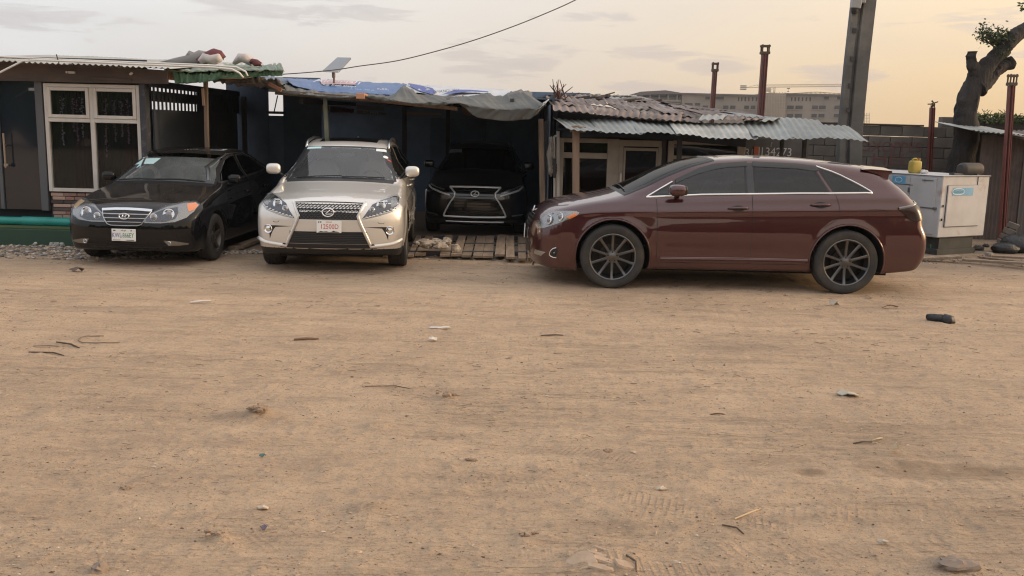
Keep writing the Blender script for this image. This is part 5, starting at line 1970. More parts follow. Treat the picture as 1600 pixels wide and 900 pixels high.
class Car:
    def __init__(s, root, shape):
        s.root, s.sh = root, shape

    def patch(s, name, m, outline, axis='side', side=-1, off=.003, step=.05, rnd=0, parent=None, thick=.012, lift=None):
        """a panel cut to an outline that lies on the car's skin, off above it, with turned-in edges"""
        o = chaikin(outline, rnd) if rnd else list(outline)
        o = densify(o, step * .7)
        arr = np.array(o)
        x0, y0 = arr.min(0); x1, y1 = arr.max(0)
        gx, gy = np.meshgrid(np.arange(x0 + step / 2, x1, step), np.arange(y0 + step / 2, y1, step))
        gx, gy = gx.ravel(), gy.ravel()
        inn = in_poly(grow(o, -step * .35), gx, gy)
        pts = o + list(zip(gx[inn], gy[inn]))
        n = len(o)
        V2, E2, F2, *_ = delaunay_2d_cdt([Vector(p) for p in pts], [(i, (i + 1) % n) for i in range(n)], [], 1, 1e-6)
        q = np.array([(p.x, p.y) for p in V2])
        P = s.sh.solve(axis, q[:, 0], q[:, 1], side)
        N = s.sh.normal(P)
        d = off if lift is None else off + lift(q[:, 0], q[:, 1])
        T = P + N * (d[:, None] if isinstance(d, np.ndarray) else d)
        tri = np.array([f for f in F2 if len(f) == 3], np.int32)
        a, b, c = T[tri[:, 0]], T[tri[:, 1]], T[tri[:, 2]]
        fn = np.cross(b - a, c - a)
        fl = np.sum(fn * N[tri[:, 0]], 1) < 0
        tri[fl] = tri[fl][:, ::-1]
        verts, norms, faces = T, N, [tri]
        if thick:
            m0 = len(T)
            ed = {}
            for f in tri:
                for i in range(3):
                    k = (f[i], f[(i + 1) % 3])
                    ed[(min(k), max(k))] = ed.get((min(k), max(k)), []) + [k]
            bd = [v[0] for v in ed.values() if len(v) == 1]
            ids = sorted({i for k in bd for i in k})
            mp = {i: m0 + j for j, i in enumerate(ids)}
            verts = np.concatenate([T, T[ids] - N[ids] * thick])
            norms = np.concatenate([N, N[ids]])
            faces.append(np.array([(k[1], k[0], mp[k[0]], mp[k[1]]) for k in bd], np.int32))
        me = fast_mesh(name, verts, faces, m, norms)
        return link(name, me, parent or s.root)

    def strip(s, name, m, line, w, axis='side', side=-1, off=.004, rise=0.0, closed=False, step=.03, rnd=0, parent=None, build=True):
        """a narrow band along a line on the skin: trim, seal or shut line"""
        o = chaikin(line, rnd, closed) if rnd else list(line)
        o = densify(o, step, closed)
        p = np.array(o, float)
        if closed:
            t = np.roll(p, -1, 0) - np.roll(p, 1, 0)
        else:
            t = np.gradient(p, axis=0)
        t /= np.maximum(np.linalg.norm(t, axis=1, keepdims=True), 1e-9)
        nr = np.stack([-t[:, 1], t[:, 0]], 1)
        rows, nrm = [], []
        for k, dz in ((-.5, -.006), (-.42, 0), (0, rise), (.42, 0), (.5, -.006)):
            q = p + nr * w * k
            P = s.sh.solve(axis, q[:, 0], q[:, 1], side)
            N = s.sh.normal(P)
            rows.append(P + N * (off + dz)); nrm.append(N)
        n = len(p)
        V = np.concatenate(rows)
        fs = []
        for r in range(4):
            for i in range(n if closed else n - 1):
                j = (i + 1) % n
                fs.append((r * n + i, r * n + j, (r + 1) * n + j, (r + 1) * n + i))
        fs = np.array(fs, np.int32)
        a, b, c = V[fs[:, 0]], V[fs[:, 1]], V[fs[:, 2]]
        NN = np.concatenate(nrm)
        fl = np.sum(np.cross(b - a, c - a) * NN[fs[:, 0]], 1) < 0
        fs[fl] = fs[fl][:, ::-1]
        if not build:
            return V, fs
        me = fast_mesh(name, V, fs, m, NN if rise == 0 else None)
        return link(name, me, parent or s.root)

    def strips(s, name, m, items, parent=None, joined=False):
        if not joined:
            for it in items:
                s.strip(name, m, parent=parent, **it)
            return
        vs, fs, b = [], [], 0
        for it in items:
            V, F = s.strip(name, m, build=False, **it)
            vs.append(V); fs.append(F + b); b += len(V)
        o = link(name, fast_mesh(name, np.concatenate(vs), np.concatenate(fs), m), parent or s.root)
        o['kind'] = 'stuff'
        return o

    def pt(s, axis, a, b, side=-1, off=0.0):
        P = s.sh.solve(axis, [a], [b], side)
        N = s.sh.normal(P)
        return Vector(P[0] + N[0] * off), Vector(N[0])

    def shell(s, paint, cladding, liner, lining, h, doors, holes, hood, windshield_hole, bumper_front, bumper_rear, sill_z=0.0, rear_hole=None):
        sh, P = s.sh, s.sh.P
        V, Q = surface_nets(lambda x, y, z: sh.f(x, y, z), P['lo'], P['hi'], h)
        for _ in range(3):
            g = sh.grad(V, True)
            v = sh.f(V[:, 0], V[:, 1], V[:, 2])
            stp = g * (v / np.maximum((g * g).sum(1), .05))[:, None]
            ln = np.linalg.norm(stp, axis=1, keepdims=True)
            V = V - stp * np.minimum(1, h * .5 / np.maximum(ln, 1e-9))
        N = sh.normal(V, True)
        C = V[Q].mean(1)
        CN = N[Q].mean(1)
        lab = np.zeros(len(Q), int)
        names, mats, parts = ['body'], [paint], {}
        def new(name, m):
            names.append(name); mats.append(m)
            return len(names) - 1
        x, y, z = C.T
        k = new('front_bumper', paint); lab[bumper_front(x, y, z)] = k
        k = new('rear_bumper', paint); lab[bumper_rear(x, y, z)] = k
        k = new('hood', paint); lab[in_poly(hood, x, np.abs(y)) & (CN[:, 2] > .3) & (z > .6)] = k
        dk = {}
        for nm, poly in doors:
            for sd in (-1, 1):
                k = new('door', paint)
                dk[(nm, sd)] = k
                lab[in_poly(poly, x, z) & (y * sd > .45) & (np.abs(CN[:, 1]) > .3)] = k
        if sill_z:
            k = new('cladding', cladding); lab[(z < sill_z)] = k
        kl = new('wheel_well', liner)
        well = np.zeros(len(Q), bool)
        for wx in P['wheels']:
            d = np.hypot(x - wx, z - P['wz'])
            well |= (d < P['arch'] + .004) & (np.abs(y) > .515) & (CN[:, 0] * (x - wx) + CN[:, 2] * (z - P['wz']) < -.2 * d)
            well |= (d < P['arch'] + .004) & (np.abs(y) < .56)
        for wx in P['wheels']:
            for sd in (-1, 1):
                k = kl if (wx, sd) == (P['wheels'][0], -1) else new('wheel_well', liner)
                lab[well & (np.abs(x - wx) < .7) & (y * sd > 0)] = k
        hole = np.zeros(len(Q), bool)
        for poly in holes:
            hole |= in_poly(grow(densify(poly, .05), -.02), x, z) & (np.abs(CN[:, 1]) > .35) & (np.abs(y) > .4)
        hole |= in_poly(grow(densify(windshield_hole, .05), -.03), x, y) & (CN[:, 2] > .3) & (z > .9)
        if rear_hole is not None:
            hole |= in_poly(grow(densify(rear_hole, .05), -.03), x, y) & (CN[:, 2] > .15) & (z > .9)
        out = {}
        for k, nm in enumerate(names):
            sel = (lab == k) & ~hole
            if not sel.any():
                continue
            q = Q[sel]
            u, inv = np.unique(q, return_inverse=True)
            me = fast_mesh(nm, V[u], inv.reshape(q.shape), mats[k], N[u])
            out[k] = link(nm, me, s.root)
        # dark cabin lining just inside the skin
        sel = (z > .62) & ~hole & (x > P['cabin'][0]) & (x < P['cabin'][1])
        q = Q[sel][:, ::-1]
        u, inv = np.unique(q, return_inverse=True)
        me = fast_mesh('cabin_lining', V[u] - N[u] * .03, inv.reshape(q.shape), lining, -N[u])
        link('cabin_lining', me, s.root)
        s.door = {kk: out[v] for kk, v in dk.items() if v in out}
        s.body = out[0]
        s.hood = out.get(3)
        return out

    def wheel(s, x, side, R, w, yout, rr, style, rim_m, tyre_m, dark_m, steer=0.0):
        c = Vector((x, side * (yout - w / 2), R))
        def S(p):
            return [(r, side * h) for r, h in p]
        hw = w / 2
        hub = MB()
        hub.lathe(S([(0, -hw * .2), (.15, -hw * .2), (.15, hw * .1), (0, hw * .1)]), c, 'y', 24)
        hub.lathe(S([(rr - .03, hw * .1), (rr - .03, -hw * .9), (.0, -hw * .9)]), c, 'y', 24)
        ho = hub.build('wheel', dark_m, s.root, smooth=True, local=True, sharp=35)
        t = MB()
        prof = [(rr - .004, -hw * .8), (rr + .02, -hw * .97), (R * .90, -hw), (R * .965, -hw * .9), (R * .99, -hw * .74)]
        for k in range(4):
            a = -hw * .70 + k * hw * .38
            prof += [(R, a), (R, a + hw * .25), (R - .008, a + hw * .255), (R - .008, a + hw * .375)]
        prof += [(R * .99, hw * .76), (R * .965, hw * .9), (R * .93, hw * .985), (R * .86, hw), (rr + .035, hw * .975), (rr + .02, hw * .94), (rr + .004, hw * .9), (rr - .004, hw * .8)]
        t.lathe(S(prof), c, 'y', 56)
        t.build('tyre', tyre_m, ho, smooth=True, local=True, sharp=40)
        r = MB()
        r.lathe(S([(rr + .003, hw * .90), (rr - .004, hw * .93), (rr - .014, hw * .88), (rr - .02, hw * .7), (rr - .03, hw * .2), (rr - .03, -hw * .8)]), c, 'y', 56)
        n, w0, w1 = style
        for k in range(n):
            a = 2 * PI * k / n + PI / 2
            er = Vector((math.cos(a), 0, math.sin(a))); et = Vector((-math.sin(a), 0, math.cos(a))); ey = Vector((0, side, 0))
            st = [(.045, w0, hw * .60, .03), (rr * .45, (w0 * .6 + w1 * .4), hw * .64, .03), (rr * .8, w1, hw * .74, .028), (rr - .012, w1 * 1.25, hw * .86, .03)]
            vs, fs = [], []
            for (q, ww, hh, th) in st:
                for (tt, yy) in ((-ww / 2, hh - .008), (-ww / 2 * .55, hh), (ww / 2 * .55, hh), (ww / 2, hh - .008), (ww / 2 * .8, hh - th), (-ww / 2 * .8, hh - th)):
                    vs.append(c + er * q + et * tt + ey * yy)
            for i in range(3):
                for j in range(6):
                    fs.append((i * 6 + j, i * 6 + (j + 1) % 6, (i + 1) * 6 + (j + 1) % 6, (i + 1) * 6 + j))
            r.add(vs, fs)
        r.lathe(S([(0, hw * .66), (.028, hw * .66), (.034, hw * .63), (.075, hw * .60), (.08, hw * .5), (.08, hw * .2)]), c, 'y', 30)
        ro = r.build('rim', rim_m, ho, smooth=True, local=True, sharp=32)
        nt = MB()
        for k in range(5):
            a = 2 * PI * k / 5 + PI / 2
            nt.lathe(S([(.009, hw * .55), (.009, hw * .665), (.005, hw * .68), (0, hw * .68)]), c + Vector((math.cos(a) * .056, 0, math.sin(a) * .056)), 'y', 6)
        nt.build('lug_nuts', dark_m, ho, local=True)
        if steer:
            pass
        return ho

    def mirror(s, x, z, paint, dark, chrome, side, yin, ln=.2, sz=(.075, .115, .085), stalk=None, parent=None):
        b = MB()
        yc = side * (yin + ln)
        b.blob((x, yc, z), sz, 20, 12, 3.0)
        o = b.build('side_mirror', paint, parent or s.root, smooth=True, local=True)
        g = MB()
        g.bar((x + .02, side * (yin - .02), z - .09), (x + .01, yc - side * .05, z - .05), .06, .03, .01)
        g.blob((x + sz[0] * .72, yc, z), (sz[0] * .35, sz[1] * .86, sz[2] * .8), 16, 8, 4)
        g.build('mirror_stalk', dark, parent or s.root, smooth=True, local=True, sharp=40)
        return o

    def handle(s, x0, x1, z0, z1, side, m, dark, parent):
        xm = (x0 + x1) / 2; zm = (z0 + z1) / 2
        el = [(xm + .075 * math.cos(a) * 1.0, zm + .038 * math.sin(a)) for a in np.linspace(0, 2 * PI, 20, endpoint=False)]
        s.patch('handle_shade', dark, el, 'side', side, .0012, .03, parent=parent, thick=0)  # dark patch on the skin, shade behind the handle put into colour
        b = MB()
        path = []
        for k in range(9):
            t = k / 8
            p, n = s.pt('side', x0 + (x1 - x0) * t, z0 + (z1 - z0) * t, side, .004 + .03 * math.sin(PI * t) ** .5)
            path.append(p)
        b.tube(path, [.009, .013, .015, .016, .016, .016, .015, .013, .009], 8)
        return b.build('door_handle', m, parent, smooth=True, local=True)

    def seat(s, x, y, z, m, w=.26):
        b = MB()
        b.blob((x - .05, y, z), (.27, w, .10), 14, 8, 3.2)
        b.blob((x + .24, y, z + .34), (.09, w * .95, .33), 14, 8, 3.2, Matrix.Rotation(.25, 3, 'Y'))
        b.blob((x + .35, y, z + .74), (.05, .13, .09), 12, 8, 3)
        b.build('seat', m, s.root, smooth=True, local=True)

    def plate(s, c, nrm, w, hgt, m_plate):
        x = Vector((0, 0, 1)).cross(nrm).normalized()
        y = nrm.cross(x).normalized()
        b = MB()
        R = Matrix((x, y, nrm)).transposed()
        b.box(c, (w, hgt, .008), R.to_euler(), .003)
        o = b.build('licence_plate', m_plate, s.root, local=True)
        return o, frame(c + nrm * .0055, x, y)

    def emboss(s, name, body, size, F, dx, dy, m, parent, **kw):
        me = text_mesh(body, size, F @ Matrix.Translation((dx, dy, 0)), **kw)
        me.materials.clear(); me.materials.append(m)
        return link(name, me, parent)


def ring(b, F, rx, ry, tx, n=36, depth=.008, mi=0):
    """flat oval ring with a bevelled face; F places it"""
    vs, fs = [], []
    for (k, d) in ((1 + tx / rx, 0), (1 + tx * .5 / rx, depth), (1 - tx * .5 / rx, depth), (1 - tx / rx, 0)):
        ky = 1 + (k - 1) * rx / ry
        for i in range(n):
            a = 2 * PI * i / n
            vs.append(F @ Vector((rx * k * math.cos(a), ry * ky * math.sin(a), d)))
    for r in range(3):
        for i in range(n):
            fs.append((r * n + i, r * n + (i + 1) % n, (r + 1) * n + (i + 1) % n, (r + 1) * n + i))
    b.add(vs, fs, mi)


def ribbon(b, F, pts, w, depth=.006):
    """raised stroke through 2D points"""
    P = [Vector((p[0], p[1])) for p in pts]
    vs, fs = [], []
    ww = w if isinstance(w, (list, tuple)) else [w] * len(P)
    for i, p in enumerate(P):
        t = (P[min(i + 1, len(P) - 1)] - P[max(i - 1, 0)]).normalized()
        nn = Vector((-t.y, t.x))
        for k, d in ((-.5, 0), (-.3, depth), (.3, depth), (.5, 0)):
            q = p + nn * ww[i] * k
            vs.append(F @ Vector((q.x, q.y, d)))
    for i in range(len(P) - 1):
        for k in range(3):
            fs.append((i * 4 + k, i * 4 + k + 1, i * 4 + k + 5, i * 4 + k + 4))
    fs += [(0, 1, 2, 3), tuple(reversed([len(vs) - 4 + k for k in range(4)]))]
    b.add(vs, fs)


def lamp_bowl(car, axis, a, b, side, r, chrome, lens, parent, off=.006, dirn=(-1, 0, 0), mix=.35):
    p, n = car.pt(axis, a, b, side, off)
    d = (Vector(dirn) * mix + n * (1 - mix)).normalized()
    R = d.to_track_quat('Z', 'Y').to_matrix()
    m = MB()
    m.lathe([(r * .98, -.004), (r, .004), (r * .9, .007), (r * .86, .002), (r * .62, -.003), (r * .55, .002)], p, 'z', 24, R=R)
    m.build('reflector', chrome, parent, smooth=True, local=True, sharp=35)
    m = MB()
    m.lathe([(r * .56, .000), (r * .50, .008), (r * .3, .016), (.0005, .02)], p, 'z', 20, R=R)
    m.build('lens', lens, parent, smooth=True, local=True)
# ------------------------------------------------------------------ generator, rusty shed and clutter at the right
def build_generator():
    ang = math.radians(28)
    c0 = at(1464, 372, 15.0); c0.z = 0
    root = thing('generator', 'white canopied diesel generator with rust stains and blue labels, behind the maroon car', 'generator', tuple(c0), ang)
    W, L = 1.16, 2.1            # end face along local x, long face along local +y
    zb, zt = .285, 1.275
    b = MB()
    b.box((W / 2, L / 2, (zb + zt) / 2), (W, L, zt - zb), bev=.012)
    b.build('canopy', GENW, root, local=True)
    b = MB()
    b.box((W / 2, L / 2, zt + .006), (W + .03, L + .03, .012), bev=.004)
    b.build('canopy_lid', GENW, root, local=True)
    b = MB()
    b.box((W / 2 - .05, L / 2, .17), (W * .72, L * .96, .22)); b.box((W / 2 - .08, L / 2, .04), (W * .80, L, .10)); b.box((W * .93, L / 2, .03), (.10, L * .9, .06))
    b.build('tank_base', mat('sooty_base', (.03, .032, .03), .8, col2=(.05, .05, .045), scale=4), root, local=True)
    # end door
    b = MB()
    x0, x1, z0, z1 = .13, W - .20, .46, 1.13
    b.box(((x0 + x1) / 2, -.012, (z0 + z1) / 2), (x1 - x0, .02, z1 - z0), bev=.008)
    do = b.build('end_door', GENW, root, local=True)
    b = MB()
    for (xa, za, xb, zb_) in ((x0, z0, x1, z0), (x0, z1, x1, z1), (x0, z0, x0, z1), (x1, z0, x1, z1)):
        b.bar((xa, -.004, za), (xb, -.004, zb_), .014, .010)
    b.bar((x1 - .10, -.004, 1.14), (x1 - .10, -.004, zt), .010, .010)
    b.build('door_gap', mat('rusty_gap', (.075, .040, .030), .9), root, local=True)
    b = MB()
    b.box((x0 + .09 + .27, -.024, 1.03), (.50, .004, .125))
    lb = b.build('label', GENBLUE, do, local=True)
    b = MB()
    F = frame(Vector((x0 + .24, -.0275, 1.03)), (1, 0, 0), (0, 0, 1))
    ring(b, F, .15, .05, .007, depth=.002)
    b.build('label_oval', mat('label_pale', (.52, .62, .70), .5), lb, local=True)
    me = text_mesh('GenSet', .075, frame(Vector((x0 + .24, -.0275, 1.03)), (1, 0, 0), (0, 0, 1)), shear=.2)
    me.materials.clear(); me.materials.append(mat('label_ink', (.05, .16, .22), .5)); link('label_print', me, lb)
    b = MB()
    for z in (.58, .80):
        b.box((.05, -.015, z), (.022, .02, .04), bev=.005)
    b.build('door_latch', BLACKM, root, local=True)
    # long side: control panel, doors, hinges
    def side_box(b, y0, y1, z0, z1, t=.012, d=0):
        b.box((-.006 - d, (y0 + y1) / 2, (z0 + z1) / 2), (t, y1 - y0, z1 - z0), bev=.003)
    b = MB(); side_box(b, .62, 1.55, .33, 1.10); s1 = b.build('side_door', GENW, root, local=True)
    b = MB(); side_box(b, .10, .60, .33, 1.24); s2 = b.build('side_door', GENW, root, local=True)
    b = MB(); side_box(b, .62, 1.55, 1.115, 1.235); s3 = b.build('control_panel', GENW, root, local=True)
    b = MB(); side_box(b, 1.22, 1.42, 1.125, 1.225, .012, .008); b.build('control_window', BLACKM, s3, local=True)
    b = MB(); side_box(b, .70, .97, 1.105, 1.24, .012, .008); b.build('label', GENBLUE, s3, local=True)
    b = MB(); ring(b, frame(Vector((-.022, .835, 1.175)), (0, -1, 0), (0, 0, 1)), .07, .042, .006, depth=.002); b.build('label_oval', mat('label_pale', (.52, .62, .70)), s3, local=True)
    b = MB()
    side_box(b, .55, 1.3, 1.095, 1.110, .02); side_box(b, .60, .64, .98, 1.06, .03); side_box(b, .16, .38, 1.19, 1.205, .03); side_box(b, .30, .34, 1.185, 1.21, .04)
    side_box(b, .08, .36, .745, .765, .035); side_box(b, .06, .12, .735, .775, .04); side_box(b, 1.05, 1.10, 1.14, 1.18, .03)
    b.build('latches', mat('latch_grey', (.16, .155, .15), .5, .5), root, local=True)
    # exhaust silencer lying on the lid
    b = MB()
    zc = zt + .11
    b.lathe([(0, -.26), (.07, -.255), (.098, -.22), (.105, -.18), (.105, .18), (.098, .22), (.07, .255), (0, .26)], (W * .79, .20, zc), 'x', 20)
    b.build('silencer', mat('silencer_grey', (.045, .046, .045), .7, .2, col2=(.06, .05, .045), scale=5), root, smooth=True, local=True, sharp=45)
    b = MB()
    b.box((W * .55, .20, zt + .03), (.35, .1, .03)); b.box((W * .79 + .12, .20, zt + .03), (.06, .14, .06))
    b.build('silencer_bracket', mat('bracket_dark', (.05, .05, .05), .6), root, local=True)
    return root


gen = build_generator()
# yellow jerrycan on the generator
Mg = gen.matrix_world
p = at(1428.5, 271.5, 15.75)
root = thing('jerrycan', 'yellow plastic jerrycan standing on the generator lid', 'jerrycan', (p.x, p.y, 1.288), .3)
b = MB()
b.blob((0, 0, .105), (.092, .07, .108), 20, 10, 6)
YEL = mat('yellow_plastic', (.42, .31, .055), .5, col2=(.33, .245, .05), scale=6)
b.build('can_body', YEL, root, smooth=True, local=True)
b = MB()
b.tube([(-.055, 0, .195), (-.058, 0, .232), (-.03, 0, .243), (.012, 0, .243), (.03, 0, .225), (.032, 0, .195)], .014, 8)
b.build('can_handle', YEL, root, smooth=True, local=True)
b = MB()
b.lathe([(.022, .19), (.022, .225), (.026, .226), (.026, .25), (0, .25)], (.066, 0, 0), 'z', 14)
b.build('can_cap', mat('orange_cap', (.36, .16, .05), .5), root, smooth=True, local=True, sharp=40)
for gx in (-.03, .03):
    pass
m = MB()
p = at(1444, 270.5, 15.72); p.z = 1.288
for k in range(7):
    rr = random.Random(k + 5)
    m.blob(p + Vector((rr.gauss(0, .028), rr.gauss(0, .02), .032)), (.04, .03, .03), 7, 5, 2, noise=.35, seed=k)
tag(m.build('paper_scrap', mat('bright_paper', (.60, .60, .60), .8), None), 'crumpled white plastic lying beside the yellow jerrycan', 'litter')

# green bottle
p = on_ground(1455.5, 396, .0)
root = thing('bottle', 'green plastic bottle standing in front of the generator base', 'bottle', tuple(p))
b = MB()
b.lathe([(0, .0), (.038, .0), (.042, .012), (.042, .06), (.037, .075), (.042, .09), (.042, .15), (.034, .185), (.016, .215), (.014, .24), (0, .24)], (0, 0, 0), 'z', 18)
b.build('bottle_body', mat('green_plastic', (.04, .24, .10), .2, col2=(.08, .32, .16), scale=10, coat=.5), root, smooth=True, local=True)
b = MB()
b.lathe([(.017, .222), (.017, .248), (0, .25)], (0, 0, 0), 'z', 14)
b.build('bottle_cap', mat('dark_green_cap', (.02, .10, .05), .5), root, smooth=True, local=True, sharp=40)

# rusty sheet-metal shed at the right edge
YR = 17.6
root = thing('rusty_shed', 'shack of dark rusted metal sheets at the right edge of the yard', 'shed', (at(1580, 360, YR).x, YR, 0))
rg = random.Random(14)
x = at(1527, 300, YR).x
k = 0
while x < at(1760, 300, YR).x:
    w = rg.uniform(.22, .46)
    b_ = MB()
    M = Matrix.Translation((x + w / 2, YR + rg.uniform(-.02, .02), 0)) @ Matrix.Rotation(PI / 2, 4, 'X') @ Matrix.Rotation(rg.uniform(-.015, .015), 4, 'Z')
    m = (RUSTD, mat('rust_strip_brown', (.085, .06, .052), .8, col2=(.05, .042, .04), scale=3), RUSTD, mat('blue_grey_sheet', (.075, .085, .09), .7, col2=(.10, .07, .06), scale=3))[k % 4]
    corrugated(w + .03, at(1560, 214, YR).z + rg.uniform(-.06, .04), m, 'wall_sheet', root, M, amp=.008, pitch=.076, per=5, rows=2)
    x += w
    k += 1
for (p0, p1, d, m) in (((1520, 200.5), (1612, 216), 1.6, SHEETG), ((1598, 214), (1700, 222), 1.5, RUST)):
    a, c = at(*p0, YR - .55), at(*p1, YR - .55)
    x3 = (c - a).normalized(); y3 = Vector((0, 1, .10)).normalized()
    z3 = x3.cross(y3).normalized()
    M = Matrix((x3, y3, z3)).transposed().to_4x4(); M.translation = (a + c) / 2
    corrugated((c - a).length, d, m, 'roof_sheet', root, M, amp=.012, pitch=.09, per=5, rows=4, bend=lambda X, Y: .03 * np.sin(X * 3))
b_ = MB()
b_.box((at(1640, 300, YR).x, YR + 1.0, 1.0), (at(1760, 300, YR).x - at(1530, 300, YR).x, .05, 2.0))
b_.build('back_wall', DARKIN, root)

# leaning broken pallet
root = thing('wooden_pallet', 'broken grey wooden pallet leaning among scrap at the right edge', 'pallet', tuple(on_ground(1572, 378)))
Yp = 16.1
def quad(name, m, pts, Y, t=.025):
    b = MB()
    v = [at(*p, Y) for p in pts]
    v += [q + Vector((.01, t, .01)) for q in v]
    b.add(v, [(0, 1, 2, 3), (7, 6, 5, 4), (0, 4, 5, 1), (1, 5, 6, 2), (2, 6, 7, 3), (3, 7, 4, 0)])
    return b.build(name, m, root)
PALW = mat('grey_pallet_wood', (.17, .145, .125), .9, col2=(.11, .095, .085), scale=5, random_v=.15)
for pts in (((1577, 346.5), (1593.5, 352.5), (1589, 359.5), (1572.5, 353)), ((1570.5, 355.5), (1587.5, 362), (1583, 369), (1566.5, 362)), ((1564.5, 364), (1582, 371), (1579, 377.5), (1561, 370)), ((1559, 372.5), (1575, 380), (1571, 384.5), (1557, 378))):
    quad('slat', PALW, pts, Yp)
for pts in (((1577, 349), (1580, 350), (1565, 379), (1562, 378)), ((1587.5, 353), (1590.5, 354), (1576, 384), (1573, 383))):
    quad('bearer', DARKWOOD, pts, Yp + .06)
# pipe, bags, boards
b = MB()
b.tube([at(1583, 379, 15.9), at(1604, 371, 15.9), at(1660, 352, 15.9)], .032, 10)
tag(b.build('metal_tube', mat('bright_tube', (.50, .50, .51), .35, .6), None, smooth=True, sharp=50), 'bright metal tube lying across the scrap at the right edge', 'tube')
for (px, py, Y, s, lab, seed) in ((1590, 388, 15.75, (.30, .22, .17), 'black rubbish bag slumped under the bright metal tube', 3), (1570, 391, 15.6, (.22, .16, .10), 'flat dark rubbish bag in front of the leaning pallet', 5), (1626, 384, 15.8, (.3, .25, .25), 'bulky black rubbish bag just beyond the right edge of the scrap heap', 7)):
    b = MB()
    p = at(px, py, Y)
    p.z = s[2] * .7
    b.blob(p, s, 18, 12, 2.2, noise=.10, seed=seed)
    o = b.build('rubbish_bag', mat('black_bag', (.018, .018, .021), .45, bump=.02, bscale=14), None, smooth=True)
    tag(o, lab, 'bag')
for (pa, pb, w, t, lab, m) in (((1505, 406), (1612, 412), .11, .035, 'long grey board nearest the front of the plank pile at the right', WOODX), ((1533, 402), (1640, 414), .12, .03, 'brown board lying across the plank pile at the right', WOOD), ((1552, 400), (1650, 405), .16, .03, 'pale wide board at the back of the plank pile at the right', WOODP), ((1440, 404), (1500, 401), .18, .04, 'weathered board half buried beside the green bottle', WOODX)):
    b = MB()
    a, c = on_ground(*pa, .04), on_ground(*pb, .09)
    b.bar(a, c, w, t, .004)
    tag(b.build('loose_plank', m, None), lab, 'plank')
for (px, py, s, lab, m) in ((1530, 388, (.09, .07, .05), 'dark lump of scrap beside the generator base', 'scrap_dark'), (1541, 384, (.06, .05, .035), 'small black scrap behind the dark lump near the generator', 'scrap_dark'), (1545, 398, (.07, .05, .045), 'pale stone at the left end of the plank pile', 'scrap_pale')):
    b = MB()
    p = on_ground(px, py, s[2] * .6)
    b.blob(p, s, 9, 6, 2.4, noise=.25, seed=int(px))
    tag(b.build('scrap', mat(m, (.045, .042, .04) if 'dark' in m else (.25, .21, .18), .8), None), lab, 'rubble')

# ------------------------------------------------------------------ far concrete building under construction, tower crane
D = 330.0
root = thing('unfinished_building', 'large unfinished concrete building far away behind the low shed', 'building', (at(1160, 200, D).x, D, 0))
def far_box(name, m, px0, px1, py0, py1, Y, depth=18, parent=None):
    a, c = at(px0, (py0 + py1) / 2, Y), at(px1, (py0 + py1) / 2, Y)
    zt, zb = at((px0 + px1) / 2, py0, Y).z, at((px0 + px1) / 2, py1, Y).z
    b = MB()
    b.box(((a.x + c.x) / 2, Y + depth / 2, (zt + zb) / 2), (c.x - a.x, depth, zt - zb))
    return b.build(name, m, parent or root)
FB = 214
far_box('wing', FARCONC, 1016, 1070, 152, FB, D + 2)
far_box('wing', FARCONC, 1064, 1194, 148.5, FB, D, 20)
far_box('stair_tower', mat('tower_concrete', (.29, .25, .20), .9, col2=(.21, .185, .155), scale=.15), 1194, 1226, 145.5, FB, D - 1.2, 20)
far_box('wing', FARCONC, 1226, 1345, 148.5, FB, D, 20)
far_box('roof_slab', mat('slab_dark', (.10, .09, .085), .9), 1062, 1195, 146.5, 148.7, D - 1.0, 22)
far_box('roof_slab', mat('slab_dark', (.10, .09, .085)), 1227, 1346, 146.8, 149, D - 1.0, 22)
# open floor at the left with a low roof on columns
b = MB()
v = [at(983, 148.5, D - 1), at(1001, 143.2, D - 1), at(1040, 141, D - 1), at(1062, 144.5, D - 1), at(1062, 147, D - 1), at(1020, 147.5, D - 1), at(987, 150, D - 1)]
n = len(v)
v += [p + Vector((0, 22, 0)) for p in v]
b.add(v, [tuple(range(n)), tuple(reversed(range(n, 2 * n)))] + [(i, i + n, (i + 1) % n + n, (i + 1) % n) for i in range(n)])
b.build('roof_slab', mat('slab_dark', (.10, .09, .085)), root)
for px in (989, 995, 1003, 1016, 1030, 1044, 1058):
    far_box('column', FARCONC, px - .9, px + .9, 148, 160, D, 1.0)
far_box('floor_slab', FARCONC, 985, 1064, 155.5, 158, D - .5, 22)
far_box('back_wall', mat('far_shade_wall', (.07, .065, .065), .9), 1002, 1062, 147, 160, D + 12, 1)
far_box('wing', FARCONC, 992, 1066, 158, FB, D + 1, 18)
# windows as dark boxes, the openings' shade put into their colour, each with its own frame piece
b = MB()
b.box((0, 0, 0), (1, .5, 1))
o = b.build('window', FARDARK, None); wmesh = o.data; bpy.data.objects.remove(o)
b = MB()
b.box((0, -.1, -.62), (1.1, .7, .18))
o = b.build('sill', mat('tower_concrete', (.29, .25, .20)), None); smesh = o.data; bpy.data.objects.remove(o)
inv = ROOTINV[root.name]
def far_win(px0, px1, py0, py1, Y=D):
    a, c = at(px0, (py0 + py1) / 2, Y - .05), at(px1, (py0 + py1) / 2, Y - .05)
    zt, zb = at((px0 + px1) / 2, py0, Y).z, at((px0 + px1) / 2, py1, Y).z
    o = bpy.data.objects.new('window', wmesh)
    COL.objects.link(o); o.parent = root
    o.location = inv @ Vector(((a.x + c.x) / 2, Y + .1, (zt + zb) / 2))
    o.scale = (c.x - a.x, 1, zt - zb)
    if px1 - px0 > 4:
        s = bpy.data.objects.new('sill', smesh)
        COL.objects.link(s); s.parent = o
